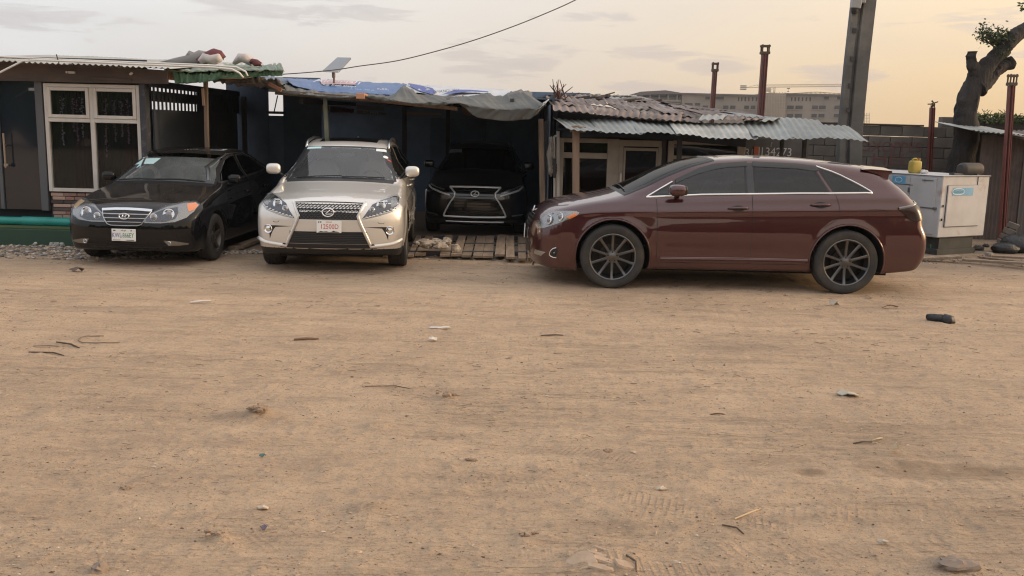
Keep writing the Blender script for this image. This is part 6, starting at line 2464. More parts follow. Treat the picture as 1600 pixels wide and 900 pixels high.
for (row, items) in ((168, ((1033, 1041), (1098, 1106), (1130, 1138), (1141, 1149), (1163, 1170), (1173, 1180), (1230, 1240), (1243, 1254), (1269, 1278), (1280, 1290), (1304, 1313), (1315, 1326))),
                     (181, ((1098, 1106), (1130, 1138), (1141, 1149), (1162, 1169), (1172, 1180), (1230, 1239), (1242, 1253), (1268, 1276), (1279, 1288), (1303, 1311), (1314, 1323))),
                     (194, ((1230, 1240), (1242, 1253), (1268, 1288), (1303, 1322), (1340, 1344)))):
    for (a, c) in items:
        far_win(a, c, row - 3.0, row + 2.6)
for px in (1153, 1158, 1163.5, 1169, 1175, 1181, 1236, 1241.5, 1247, 1253, 1259, 1265):
    far_win(px, px + 2, 152, 158)
for (a, c) in ((1102, 1109), (1112, 1118), (1117, 1131), (1288, 1295), (1308, 1316)):
    far_win(a, c, 151, 155.5)
for a, c in ((1070, 1082), (1086, 1094)):
    far_win(a, c, 161, 165)
# scaffold grid before the stair tower
b = MB()
for px in np.arange(1193, 1228, 4.2):
    b.bar(at(px, 144, D - 4), at(px, 212, D - 4), .16, .16)
for py in np.arange(149, 212, 5.6):
    b.bar(at(1193, py, D - 4), at(1228, py, D - 4), .13, .13)
b.build('scaffold', mat('scaffold_tan', (.30, .24, .18), .8), root)
b = MB()
for px in (1351, 1354.5, 1358):
    b.bar(at(px, 176, D - 4), at(px, 212, D - 4), .16, .16)
for py in np.arange(180, 212, 4.6):
    b.bar(at(1350, py, D - 4), at(1359, py, D - 4), .13, .13)
b.build('scaffold', mat('scaffold_tan', (.30, .24, .18)), root)
# parapet bars standing up on the right roof
b = MB()
rg = random.Random(2)
for k in range(46):
    px = 1232 + k * 2.0
    h = 1.2 + 2.8 * math.exp(-((px - 1275) / 26) ** 2) + rg.uniform(-.4, .4)
    p = at(px, 147.5, D + 3)
    b.bar(p, p + Vector((0, 0, h * .23)), .14, .14)
b.bar(at(1232, 146.2, D + 3), at(1275, 143.6, D + 3), .14, .14); b.bar(at(1275, 143.6, D + 3), at(1324, 147, D + 3), .14, .14)
b.build('starter_bars', mat('bar_rust', (.20, .14, .11), .9), root)

DC = 352.0
root = thing('tower_crane', 'pale tower crane with a long lattice jib above the unfinished building', 'crane', (at(1203, 200, DC).x, DC, 0))
CR = mat('crane_paint', (.50, .40, .26), .6)
b = MB()
p0, p1 = at(1166, 136.8, DC), at(1344, 134.6, DC)
n = 44
dz = Vector((0, 0, .95))
t0, t1 = at(1182, 132.8, DC), at(1344, 131.2, DC)
b.bar(p0, p1, .20, .20)
b.bar(p0 + Vector((0, 1.1, 0)), p1 + Vector((0, 1.1, 0)), .16, .16)
b.bar(t0, t1, .18, .18)
b.bar(p0, t0, .16, .16)
for k in range(n):
    f0, f1 = k / n, (k + 1) / n
    lo0, lo1 = at(1182, 136.6, DC).lerp(p1, f0), at(1182, 136.6, DC).lerp(p1, f1)
    up = t0.lerp(t1, (f0 + f1) / 2)
    b.bar(lo0, up, .10, .10); b.bar(up, lo1, .10, .10)
b.build('jib', CR, root)
b = MB()
a, c = at(1157.5, 132.8, DC), at(1165.5, 141, DC)
for z in np.linspace(c.z, a.z, 4)[:-1]:
    b.box(((a.x + c.x) / 2, DC, z + .30), (c.x - a.x, 1.4, .42))
b.build('counterweight', mat('counterweight_grey', (.30, .26, .22), .9), root)
b = MB()
a = at(1196.5, 137.5, DC - .6); c = at(1203, 143.3, DC - .6)
b.box(((a.x + c.x) / 2, DC - .6, (a.z + c.z) / 2), (c.x - a.x, 1.6, a.z - c.z), bev=.1)
b.build('cab', mat('cab_pale', (.48, .42, .34), .6), root)
b = MB()
m0 = at(1207, 136, DC)
for sx in (-.8, .8):
    for sy in (-.8, .8):
        b.bar((m0.x + sx, DC + sy, 0), (m0.x + sx, DC + sy, m0.z), .2, .2)
for k in range(14):
    z = k * m0.z / 14
    b.bar((m0.x - .8, DC - .8, z), (m0.x + .8, DC - .8, z + m0.z / 14), .12, .12)
b.build('mast', CR, root)
b = MB()
q = at(1232, 137, DC)
b.box(q - Vector((0, 0, .3)), (.9, .8, .4)); b.bar(q, q - Vector((0, 0, 1.3)), .08, .08); b.box(q - Vector((0, 0, 1.4)), (.5, .5, .35))
b.build('trolley', mat('counterweight_grey', (.30, .26, .22)), root)
# car materials
def paint_mat(name, col, metal=0.0, rough=0.35, dust=0.0, dustcol=(.33, .25, .17), flake=0.0, top_dust_lift=0.0, ior=1.5, spec=0.3):
    m = bpy.data.materials.new(name)
    m.use_nodes = True
    t = NT(m.node_tree)
    bs = t.n['Principled BSDF']
    bs.inputs['Metallic'].default_value = metal
    bs.inputs['Coat Weight'].default_value = 1.0
    bs.inputs['Coat Roughness'].default_value = 0.012
    bs.inputs['Coat IOR'].default_value = ior
    bs.inputs['Specular IOR Level'].default_value = spec
    tc = t.node('ShaderNodeTexCoord').outputs['Object']
    base = tuple(col) + (1,)
    c = col
    if flake:
        f = t.noise(tc, 900, 2, .5)
        c = t.mix(t.math('MULTIPLY', f, flake), col, tuple(min(1, v * 1.6) for v in col))
    if dust or top_dust_lift:
        n1 = t.ramp(t.noise(tc, 2.2, 6, .62), [(.3, .25), (.75, 1.0)])
        z = t.node('ShaderNodeSeparateXYZ', ins={0: tc}).outputs[2]
        low = t.ramp(z, [(0.12, 1.0), (0.55, .12)])
        f = t.math('MULTIPLY', n1, t.math('MULTIPLY', low, dust))
        if top_dust_lift:       # settled dust on what faces up; on the black crossover only a lightening
            nz = t.node('ShaderNodeSeparateXYZ', ins={0: t.node('ShaderNodeNewGeometry').outputs['Normal']}).outputs[2]
            up = t.ramp(nz, [(.55, 0.0), (.97, 1.0)])
            n2 = t.ramp(t.noise(tc, 1.4, 7, .7), [(.35, .2), (.65, 1.0)])
            f = t.math('MAXIMUM', f, t.math('MULTIPLY', t.math('MULTIPLY', up, n2), top_dust_lift))
        c = t.mix(f, c, dustcol)
        rr = t.math('MULTIPLY_ADD', f, .45, rough)
        t.l.new(rr, bs.inputs['Roughness'])
        t.l.new(t.math('SUBTRACT', 1.0, f, clamp=True), bs.inputs['Coat Weight'])
        t.l.new(t.math('MULTIPLY_ADD', f, .5, .012), bs.inputs['Coat Roughness'])
    else:
        bs.inputs['Roughness'].default_value = rough
    if isinstance(c, bpy.types.NodeSocket):
        t.l.new(c, bs.inputs['Base Color'])
    else:
        bs.inputs['Base Color'].default_value = base
    MATS[name] = m
    return m


P_MAROON = paint_mat('maroon_paint', (.046, .0060, .0085), metal=.45, rough=.33, dust=.10, ior=1.72, flake=.5)
P_SILVER = paint_mat('champagne_paint', (.69, .65, .60), metal=.6, rough=.36, dust=.25, flake=.3)
P_BLACK = paint_mat('dusty_black_paint', (.006, .0065, .008), rough=.3, dust=.05, top_dust_lift=.15, ior=1.42, spec=0.0, dustcol=(.24, .205, .17))
P_BLACK2 = paint_mat('black_paint', (.004, .0045, .006), rough=.3, ior=1.7, top_dust_lift=.07)  # upward faces lightened in colour so the hood shows in the dark bay
CHROME = mat('chrome', (.75, .76, .78), .12, 1.0)
SATIN = mat('satin_metal', (.52, .53, .55), .3, 1.0)
DKCHROME = mat('dark_reflector', (.10, .10, .11), .2, .8)
BLKPL = mat('black_plastic', (.012, .012, .013), .45)
BLKGLOSS = mat('gloss_black_trim', (.008, .009, .010), .12, coat=.6)
RUBBER = mat('tyre_rubber', (.028, .027, .026), .8, col2=(.075, .062, .048), scale=3.5, lo=.42, hi=.78, bump=.002, bscale=40)
LINER = mat('wheel_liner', (.008, .008, .008), .9)
LINING = mat('cabin_lining', (.035, .033, .032), .8)
SEATM = mat('seat_cloth', (.07, .065, .06), .8)
SEATL = mat('light_seat', (.20, .17, .14), .7)
GUNMETAL = mat('gunmetal_rim', (.13, .13, .135), .3, .85, col2=(.20, .18, .15), scale=5, lo=.45, hi=.8)
STEELRIM = mat('dusty_alloy', (.16, .15, .14), .4, .8, col2=(.12, .10, .08), scale=6)
BRAKE = mat('brake_iron', (.05, .045, .04), .6, .6)
AMBER = mat('amber_lens', (.75, .20, .03), .15, coat=1.0)
LAMPSILVER = mat('lamp_silver', (.30, .29, .28), .22, .8)
LAMPWHITE = mat('lamp_white', (.72, .72, .70), .25, .3, coat=1)
LENSM = mat('bulb_lens', (.16, .17, .19), .06, .3, coat=1.0)
TAILRED = mat('smoked_tail_lamp', (.022, .008, .009), .25)
COVER = glass_mat('lamp_cover', (.97, .98, .985), .03, 1.45, gloss=.6)
G_SHIELD = glass_mat('windscreen_glass', (.66, .69, .70), .03, 1.52, .10, (.42, .44, .46))
G_SHIELD_D = glass_mat('brightened_windscreen_glass', (.66, .69, .70), .05, 1.52, .26, (.45, .50, .52))  # bluish film colour brightens the screen, standing in for sky sheen
G_FRONT = glass_mat('light_tint_glass', (.20, .27, .30), .02, 1.45, .03)
G_DARK = glass_mat('dark_tint_glass', (.05, .058, .066), .02, 1.42)
PLATEW = mat('plate_white', (.78, .79, .76), .4)
PL_GREEN = mat('plate_green', (.02, .20, .11), .5)
PL_BLUE = mat('plate_blue', (.04, .07, .32), .5)
PL_RED = mat('plate_red', (.55, .05, .06), .5)
PL_BLACK = mat('plate_black', (.02, .02, .022), .5)
PAPER = mat('paper_white', (.72, .78, .78), .7)
PAPERCY = mat('paper_pale_blue', (.55, .78, .80), .7)
# ------------------------------------------------------------------ the maroon crossover, broadside
def build_maroon():
    root = thing('parked_car', 'glossy maroon crossover with dark ten spoke wheels parked broadside across the yard', 'car', (2.595, 11.955, 0.0))
    sh = CarShape(
        top=[(-2.62, .78), (-2.40, .875), (-2.25, .945), (-2.07, .998), (-1.84, 1.05), (-1.55, 1.105), (-1.36, 1.145), (-1.12, 1.255), (-.84, 1.395),
             (-.52, 1.517), (-.2, 1.585), (.2, 1.612), (.6, 1.612), (1.0, 1.596), (1.42, 1.562), (1.74, 1.525), (1.9, 1.465), (2.0, 1.385), (2.13, 1.285), (2.30, 1.12), (2.42, 1.0)],
        front=[(.15, -2.30), (.25, -2.385), (.42, -2.43), (.62, -2.43), (.75, -2.405), (.85, -2.36), (.95, -2.26), (1.05, -2.1)],
        rear=[(.2, 2.28), (.32, 2.38), (.45, 2.452), (.60, 2.468), (.74, 2.45), (.83, 2.39), (.95, 2.385), (1.08, 2.35), (1.2, 2.24), (1.4, 2.1)],
        width=[(-2.5, .885), (-2.1, .93), (-1.4, .950), (0, .950), (1.4, .955), (2.0, .94), (2.5, .90)],
        belt=[(-2.4, 1.05), (-1.0, 1.085), (.2, 1.155), (1.6, 1.21), (2.4, 1.22)],
        bottom=[(-2.5, .255), (-2.1, .21), (-1.8, .19), (-.9, .245), (.9, .255), (1.9, .255), (2.4, .31)],
        crown=[(-2.4, .05), (-1.3, .05), (-.2, .07), (1.5, .07), (2.4, .04)],
        wheels=(-1.40, 1.40), wz=.388, arch=.446, flare=.007, tumble=.42, lean=.06, tuck=.42, shoulder=.03, zmax=.58, k_top=.12, fa=.15, fb=.26, ra=.06, rb=.13,
        creases=[(.97, .05, .010)], hollow=(.50, .10, .016), kf=.14, kr=.10, k_rear=.06,
        lo=(-2.6, -1.04, .12), hi=(2.6, 1.04, 1.70), cabin=(-1.15, 2.2))
    car = Car(root, sh)
    belt0 = [(-1.0, 1.108), (-.35, 1.150), (.22, 1.171), (.8, 1.193), (1.163, 1.202), (1.60, 1.218)]
    top0 = [(-.86, 1.190), (-.72, 1.272), (-.56, 1.362), (-.38, 1.445), (-.19, 1.497), (.22, 1.535), (.30, 1.537), (.80, 1.525), (1.04, 1.50), (1.26, 1.435), (1.50, 1.318), (1.67, 1.222)]
    q_front = [(-.985, 1.115), (-.70, 1.138), (-.70, 1.270), (-.86, 1.185)]
    w_front = [(-.66, 1.137), (.175, 1.172), (.175, 1.520), (-.06, 1.503), (-.19, 1.485), (-.38, 1.432), (-.56, 1.350), (-.66, 1.300)]
    w_rear = [(.285, 1.178), (1.06, 1.200), (1.155, 1.203), (.99, 1.488), (.80, 1.512), (.285, 1.524)]
    w_quart = [(1.225, 1.210), (1.63, 1.222), (1.50, 1.302), (1.26, 1.418), (1.06, 1.485)]
    d_front = [(-.885, .33), (-.90, 1.08), (-1.02, 1.09), (-.86, 1.215), (-.56, 1.385), (-.19, 1.52), (.235, 1.555), (.245, .34)]
    d_rear = [(.245, .34), (.235, 1.555), (.80, 1.545), (1.04, 1.515), (1.225, 1.205), (1.275, 1.03), (1.26, .90), (1.10, .80), (.99, .62), (.95, .34)]
    ws = [(-1.34 + .14 * y * y, y) for y in np.linspace(-.74, .74, 13)] + [(-.24 + .14 * y * y, y) for y in np.linspace(.56, -.56, 9)]
    rg = [(1.93 - .10 * y * y, y) for y in np.linspace(-.58, .58, 9)] + [(2.28 - .10 * y * y, y) for y in np.linspace(.66, -.66, 9)]
    hood = [(-2.42, 0), (-2.38, .5), (-2.22, .68), (-1.6, .79), (-1.24, .80), (-1.38, .4), (-1.40, 0)]
    car.shell(P_MAROON, P_MAROON, LINER, LINING, .019, [('front', d_front), ('rear', d_rear)], [w_front, w_rear, w_quart, q_front], hood, ws,
              lambda x, y, z: (x < -1.80) & (z < .685), lambda x, y, z: (x > 1.83) & (z < .80), rear_hole=rg)
    car.patch('windshield', glass_mat('teal_windscreen_glass', (.20, .27, .28), .03, 1.5, .03, gloss=.42), ws, 'top', off=.003, rnd=0)
    car.patch('rear_window', G_DARK, rg, 'top', off=.003)
    car.strip('windshield_seal', BLKPL, ws, .05, 'top', off=.005, closed=True)
    for s in (-1, 1):
        df, dr = car.door[('front', s)], car.door[('rear', s)]
        car.patch('window_surround', BLKGLOSS, [(.16, 1.165), (.30, 1.172), (.30, 1.530), (.16, 1.528)], 'side', s, .0015, parent=df)
        car.patch('door_window', G_FRONT, w_front, 'side', s, .003, parent=df, thick=.006)
        car.patch('quarter_light', G_FRONT, q_front, 'side', s, .003, parent=df, thick=.006)
        car.patch('door_window', G_DARK, w_rear, 'side', s, .003, parent=dr, thick=.006)
        car.patch('quarter_window', G_DARK, w_quart, 'side', s, .003, thick=.006)
        car.strips('window_seal', BLKPL, [dict(line=w, w=.032, side=s, off=.0045, closed=True) for w in (w_front, w_rear, w_quart, q_front)])
        car.strip('belt_trim', CHROME, [(-1.02, 1.104)] + belt0[1:] + [(1.655, 1.215)], .021, side=s, off=.008, rise=.006)
        car.strips('window_trim', CHROME, [dict(line=[(1.03, 1.512), (1.26, 1.440), (1.50, 1.325), (1.64, 1.245), (1.668, 1.222), (1.64, 1.214)], w=.018, side=s, off=.007, rise=.005, rnd=1),
                                           dict(line=[(-.70, 1.290), (-.86, 1.197), (-.985, 1.125), (-1.012, 1.108), (-.96, 1.104)], w=.018, side=s, off=.007, rise=.005, rnd=1)])
        # smoked rain deflectors over the side windows
        car.patch('rain_deflector', BLKGLOSS, [(-.66, 1.315), (-.38, 1.448), (-.19, 1.502), (.20, 1.538), (.20, 1.492), (-.05, 1.470), (-.19, 1.445), (-.38, 1.390), (-.56, 1.318), (-.66, 1.268)], 'side', s, .018, .04, parent=df, thick=.02)
        car.patch('rain_deflector', BLKGLOSS, [(.265, 1.540), (.80, 1.528), (1.03, 1.505), (1.055, 1.46), (.98, 1.455), (.80, 1.478), (.265, 1.490)], 'side', s, .018, .04, parent=dr, thick=.02)
        seam = .007
        car.strips('door_seam', LINER, [
            dict(line=[(-.90, 1.085), (-.885, .80), (-.875, .42), (-.86, .33)], w=seam, side=s, off=.0012),
            dict(line=[(.235, 1.165), (.248, .80), (.245, .34)], w=seam, side=s, off=.0012),
            dict(line=[(1.222, 1.190), (1.272, 1.04), (1.262, .91), (1.10, .80)], w=seam, side=s, off=.0012, rnd=1),
            dict(line=[(-.86, .335), (.95, .345)], w=seam, side=s, off=.0012),
            dict(line=[(1.60, .985), (1.615, 1.018), (1.66, 1.025), (1.80, 1.025), (1.835, 1.0), (1.84, .90), (1.825, .868), (1.66, .865), (1.625, .88)], w=.008, side=s, off=.0012, closed=True, rnd=1),
            dict(line=[(1.83, .80), (2.0, .80), (2.2, .80)], w=seam, side=s, off=.0012),
            dict(line=[(-1.80, .66), (-1.86, .80)], w=seam, side=s, off=.0012)])
        car.strip('side_moulding', P_MAROON, [(-.83, .378), (.2, .392), (.93, .394)], .035, side=s, off=.008, rise=.014)
        car.strip('moulding_glint', mat('maroon_glint', (.30, .19, .19), .3, .5), [(-.83, .398), (.2, .411), (.93, .412)], .008, side=s, off=.010, rise=.002)
        car.handle(-.055, .19, .995, 1.003, s, P_MAROON, BLKPL, df)
        car.handle(.925, 1.165, 1.060, 1.066, s, P_MAROON, BLKPL, dr)
        car.mirror(-.675, 1.205, P_MAROON, BLKPL, CHROME, s, .86, .15, (.105, .10, .068))
        # head lamp
        hl = [(-2.33, .700), (-2.27, .800), (-2.15, .893), (-2.02, .918), (-1.80, .918), (-1.86, .850), (-2.06, .772), (-2.26, .690)]
        lamp = car.patch('headlight', LAMPSILVER, hl, 'side', s, .002, .03, rnd=1)
        lamp_bowl(car, 'side', -2.17, .800, s, .062, CHROME, LENSM, lamp, mix=.4)
        lamp_bowl(car, 'side', -2.04, .845, s, .052, CHROME, LENSM, lamp, mix=.4)
        car.patch('turn_signal', AMBER, [(-1.97, .855), (-1.85, .905), (-1.84, .870), (-1.93, .825)], 'side', s, .006, .03, parent=lamp)
        car.patch('lamp_cover', COVER, hl, 'side', s, .022, .03, rnd=1, parent=lamp, thick=.018)
        # fog lamp
        car.strip('fog_lamp_bezel', CHROME, [(-2.075, .478), (-2.11, .470), (-2.145, .435), (-2.155, .385), (-2.12, .362), (-2.07, .358)], .014, side=s, off=.010, rise=.006, rnd=1)
        fl = car.patch('fog_lamp', BLKPL, [(-2.135, .372), (-2.125, .44), (-2.09, .468), (-2.055, .470), (-2.065, .40), (-2.085, .365)], 'side', s, .010, .02, rnd=1)
        lamp_bowl(car, 'side', -2.095, .42, s, .024, DKCHROME, LENSM, fl, off=.014, mix=.3)
        # tail lamp: smoked
        car.patch('tail_lamp', TAILRED, [(1.97, 1.04), (2.12, 1.07), (2.27, 1.115), (2.325, 1.10), (2.33, .93), (2.22, .895), (2.13, .905)], 'side', s, .014, .03, rnd=0)
        car.strip('tail_lamp_lip', mat('smoked_lip', (.16, .15, .15), .2, coat=1.0), [(1.97, 1.045), (2.12, 1.075), (2.27, 1.12)], .03, side=s, off=.017, rise=.006)
        for wx in (-1.40, 1.40):
            car.wheel(wx, s, .385, .245, .95, .278, (10, .036, .034), GUNMETAL, RUBBER, BRAKE)
        arcl = lambda wx: [(wx + .449 * math.cos(a), .388 + .449 * math.sin(a)) for a in np.linspace(-.32, PI + .32, 50)]
        car.strips('arch_lip', P_MAROON, [dict(line=arcl(wx), w=.018, side=s, off=.003, rise=.003) for wx in (-1.40, 1.40)])
    # nose
    g = car.patch('grille', BLKPL, [(-.52, .83), (.52, .83), (.50, .76), (.38, .66), (-.38, .66), (-.50, .76)], 'front', off=.003)
    car.strips('grille_bar', CHROME, [dict(line=[(-.51, z), (.51, z)], w=.03, axis='front', off=.012, rise=.012) for z in (.82, .775)] +
               [dict(line=[(-.47, .725), (.47, .725)], w=.022, axis='front', off=.012, rise=.01), dict(line=[(-.40, .675), (.40, .675)], w=.022, axis='front', off=.012, rise=.01)], parent=g)
    car.patch('lower_intake', BLKPL, [(-.55, .50), (.55, .50), (.48, .36), (-.48, .36)], 'front', off=.003)
    car.patch('intake_trim', SATIN, [(-.86, .415), (-.70, .425), (-.66, .37), (-.80, .36)], 'front', off=.006)
    car.patch('intake_trim', SATIN, [(.86, .415), (.70, .425), (.66, .37), (.80, .36)], 'front', off=.006)
    p, n = car.pt('front', 0, .58, off=.02)
    po, F = car.plate(p, Vector((-1, 0, .05)).normalized(), .31, .155, PLATEW)
    b = MB()
    e, en = car.pt('front', 0, .86, off=.006)
    F = frame(e, (0, -1, 0), (.35, 0, 1))
    ring(b, F, .062, .042, .010); ring(b, F, .02, .038, .007); ring(b, F, .046, .016, .007)
    b.build('badge', CHROME, car.hood, local=True, smooth=True)
    # hood edge chrome flashes seen against the light
    # roof spoiler with its thin upper lip
    b = MB()
    sp = []
    for y in np.linspace(-.70, .70, 15):
        dx = -.10 * y * y
        zc = 1.522 - .055 * (abs(y) / .9) ** 2.2
        sp.append([(1.62 + dx, y, zc - .002), (1.74 + dx, y, zc + .004), (1.985 + dx, y, zc - .010), (1.995 + dx, y, zc - .024), (1.955 + dx, y, zc - .06), (1.945 + dx, y, zc - .135), (1.84 + dx, y, zc - .06)])
    vs = [p for r in sp for p in r]
    m = 7
    fs = [(i * m + k, i * m + (k + 1) % m, (i + 1) * m + (k + 1) % m, (i + 1) * m + k) for i in range(len(sp) - 1) for k in range(m)]
    fs += [tuple(range(m)), tuple(reversed([(len(sp) - 1) * m + k for k in range(m)]))]
    b.add(vs, fs)
    b.build('spoiler', P_MAROON, root, smooth=True, local=True, sharp=40)
    # wipers, aerial
    b = MB()
    for (x0, y0, x1, y1) in ((-1.26, -.58, -1.28, .05), (-1.33, .05, -1.25, .62)):
        pts = []
        for k in range(8):
            t = k / 7
            P = sh.solve('top', [x0 + (x1 - x0) * t], [y0 + (y1 - y0) * t])[0]
            pts.append((P[0], P[1], P[2] + .018))
        b.tube(pts, .008, 6)
    b.build('wiper', BLKPL, root, local=True)
    for y in (-.38, .38):
        car.seat(-.30, y, .62, SEATM)
        car.seat(.62, y, .64, SEATM)
    b = MB()
    b.blob((-1.0, 0, 1.0), (.32, .78, .11), 16, 8, 3)
    b.build('dashboard', BLKPL, root, smooth=True, local=True)
    b = MB()
    b.lathe([(.17 + .014 * math.cos(a), .014 * math.sin(a)) for a in np.linspace(0, 2 * PI, 8, endpoint=False)], (-.62, -.38, 1.0), 'z', 24, R=Matrix.Rotation(-1.1, 3, 'Y'), closed=True)
    b.build('steering_wheel', BLKPL, root, smooth=True, local=True)
    b = MB()
    b.box((0, 0, .24), (4.0, 1.3, .08)); b.box((.1, 0, .5), (2.6, 1.4, .04))
    b.build('underbody', LINER, root, local=True)
    return root, car
BRIGHT = mat('bright_trim', (.88, .89, .90), .3, .4)
# ------------------------------------------------------------------ the champagne crossover and the black one in the carport
def build_crossover(kind):
    silver = kind == 'silver'
    if silver:
        root = thing('parked_car', 'champagne silver crossover with a mesh grille, parked nose out beside the black sedan', 'car', (-2.466, 13.787, 0), PI / 2 + math.radians(4))
        paint, shield = P_SILVER, G_SHIELD
    else:
        root = thing('parked_car', 'black crossover with a chrome edged grille parked in the dark under the carport', 'car', (-.70, 18.85, -.085), PI / 2)
        paint, shield = P_BLACK2, G_DARK
    wb = 1.37
    sh = CarShape(
        top=[(-2.5, .80), (-2.3, .875), (-2.15, .935), (-1.8, 1.0), (-1.4, 1.055), (-1.1, 1.10), (-.95, 1.145), (-.6, 1.325), (-.15, 1.555), (.05, 1.618), (.4, 1.655), (.8, 1.668),
             (1.3, 1.65), (1.75, 1.60), (1.98, 1.53), (2.12, 1.40), (2.3, 1.15), (2.42, .98)],
        front=[(.15, -2.20), (.25, -2.25), (.36, -2.30), (.5, -2.305), (.7, -2.30), (.82, -2.275), (.90, -2.22), (1.0, -2.05)],
        rear=[(.2, 2.25), (.35, 2.38), (.55, 2.43), (.75, 2.42), (.9, 2.38), (1.1, 2.34), (1.3, 2.25)],
        width=[(-2.5, .90), (-2.0, .925), (-1.4, .942), (0, .938), (1.4, .945), (2.0, .92), (2.5, .86)],
        belt=[(-2.4, 1.06), (-1.0, 1.11), (.3, 1.17), (1.8, 1.25), (2.4, 1.28)],
        bottom=[(-2.5, .30), (-2.1, .24), (-1.8, .20), (-.9, .25), (.9, .25), (1.9, .25), (2.4, .30)],
        crown=[(-2.4, .045), (-1.3, .05), (-.2, .06), (1.5, .06), (2.4, .04)],
        wheels=(-wb, wb), wz=.38, arch=.415, flare=.018, tumble=.40, lean=.075, tuck=.40, shoulder=.03, zmax=.62, k_top=.10, fa=.14, fb=.20, ra=.1, rb=.2,
        creases=[(.90, .04, .010)], hollow=(.52, .10, .016), kf=.20, kr=.10, k_front=.08,
        lo=(-2.5, -1.04, .12), hi=(2.6, 1.04, 1.76), cabin=(-.9, 2.1))
    car = Car(root, sh)
    w_front = [(-.72, 1.150), (.26, 1.185), (.26, 1.555), (.0, 1.535), (-.20, 1.470), (-.50, 1.300)]
    w_rear = [(.36, 1.190), (1.10, 1.215), (1.16, 1.25), (1.02, 1.545), (.36, 1.560)]
    w_quart = [(1.24, 1.235), (1.80, 1.260), (1.62, 1.42), (1.40, 1.505), (1.12, 1.535)]
    d_front = [(-.86, .33), (-.88, 1.09), (-.74, 1.17), (-.50, 1.33), (-.2, 1.50), (.0, 1.565), (.31, 1.585), (.31, .34)]
    d_rear = [(.31, .34), (.31, 1.585), (1.02, 1.57), (1.20, 1.24), (1.24, 1.0), (1.10, .80), (.96, .62), (.93, .34)]
    ws = [(-.97 + .20 * y * y, y) for y in np.linspace(-.745, .745, 13)] + [(-.16 + .20 * y * y, y) for y in np.linspace(.595, -.595, 9)]
    hood = [(-2.25, 0), (-2.22, .45), (-2.02, .70), (-1.5, .79), (-.92, .80), (-1.02, .4), (-1.04, 0)]
    car.shell(paint, BLKPL, LINER, LINING, .02, [('front', d_front), ('rear', d_rear)], [w_front, w_rear, w_quart], hood, ws,
              lambda x, y, z: (x < -1.75) & (z < .74), lambda x, y, z: (x > 1.83) & (z < .80), sill_z=.335)
    car.patch('windshield', shield, ws, 'top', off=.003)
    car.strip('windshield_seal', BLKPL, ws, .045, 'top', off=.005, closed=True)
    car.patch('wiper_cowl', BLKPL, [(-1.075 + .2 * y * y, y) for y in np.linspace(-.72, .72, 9)] + [(-.985 + .2 * y * y, y) for y in np.linspace(.74, -.74, 9)], 'top', off=.004)
    for s in (-1, 1):
        df, dr = car.door[('front', s)], car.door[('rear', s)]
        car.patch('door_window', G_FRONT if silver else G_DARK, w_front, 'side', s, .003, parent=df, thick=.006)
        car.patch('door_window', G_DARK, w_rear, 'side', s, .003, parent=dr, thick=.006)
        car.patch('quarter_window', G_DARK, w_quart, 'side', s, .003, thick=.006)
        car.patch('window_surround', BLKGLOSS, [(.245, 1.18), (.375, 1.185), (.375, 1.56), (.245, 1.555)], 'side', s, .0015, parent=df)
        car.strips('window_seal', BLKPL, [dict(line=w, w=.03, side=s, off=.0045, closed=True) for w in (w_front, w_rear, w_quart)])
        car.strip('belt_trim', CHROME if silver else BLKGLOSS, [(-.76, 1.140), (.3, 1.172), (1.1, 1.205), (1.82, 1.245)], .02, side=s, off=.008, rise=.006)
        car.strips('door_seam', LINER, [dict(line=[(-.88, 1.085), (-.87, .70), (-.86, .34)], w=.008, side=s, off=.0012), dict(line=[(.315, 1.18), (.31, .34)], w=.008, side=s, off=.0012),
                                        dict(line=[(1.20, 1.2), (1.24, 1.0), (1.10, .80)], w=.008, side=s, off=.0012, rnd=1)])
        car.handle(-.02, .22, 1.0, 1.005, s, paint, BLKPL, df)
        car.handle(.88, 1.12, 1.035, 1.04, s, paint, BLKPL, dr)
        car.mirror(-.60, 1.235, paint, BLKPL, CHROME, s, .86, .11, (.066, .102, .076))
        car.strip('side_moulding', paint, [(-.86, .40), (.93, .41)], .05, side=s, off=.006, rise=.012)
        # roof rail
        b = MB()
        path = []
        for x, dzz in ((-.02, .0), (.10, .035), (.25, .05), (.8, .055), (1.35, .05), (1.58, .03), (1.70, .0)):
            P = sh.solve('top', [x], [s * .60])[0]
            path.append((P[0], P[1], P[2] + dzz))
        b.tube(path, [.012, .02, .021, .02, .021, .02, .012], 8)
        b.build('roof_rail', SATIN if silver else BLKGLOSS, root, smooth=True, local=True)
        for wx in (-wb, wb):
            car.wheel(wx, s, .375, .24, .935, .25, (5, .06, .05) if silver else (10, .04, .035), STEELRIM if silver else GUNMETAL, RUBBER, BRAKE)
        fx = 'front'
        if silver:
            lampo = [(s * .415, .712), (s * .47, .790), (s * .535, .885), (s * .62, .925), (s * .79, .966), (s * .845, .950), (s * .855, .865), (s * .78, .800), (s * .60, .745)]
            lamp = car.patch('headlight', DKCHROME, lampo, fx, s, .002, .03)
            lamp_bowl(car, fx, s * .64, .868, s, .058, CHROME, LENSM, lamp, off=.01, mix=.6)
            lamp_bowl(car, fx, s * .535, .822, s, .036, CHROME, LENSM, lamp, off=.01, mix=.6)
            car.patch('side_reflector', LAMPSILVER, [(s * .75, .955), (s * .83, .950), (s * .838, .875), (s * .77, .845)], fx, s, .004, .03, parent=lamp)
            dots = MB()
            for k in range(9):
                t = k / 8
                p, n = car.pt(fx, s * (.47 + .34 * t), .732 + .105 * t ** 1.15, s, .012)
                dots.blob(p, (.008, .017, .010), 8, 6, 3)
            dots.build('running_light', LAMPWHITE, lamp, smooth=True, local=True)
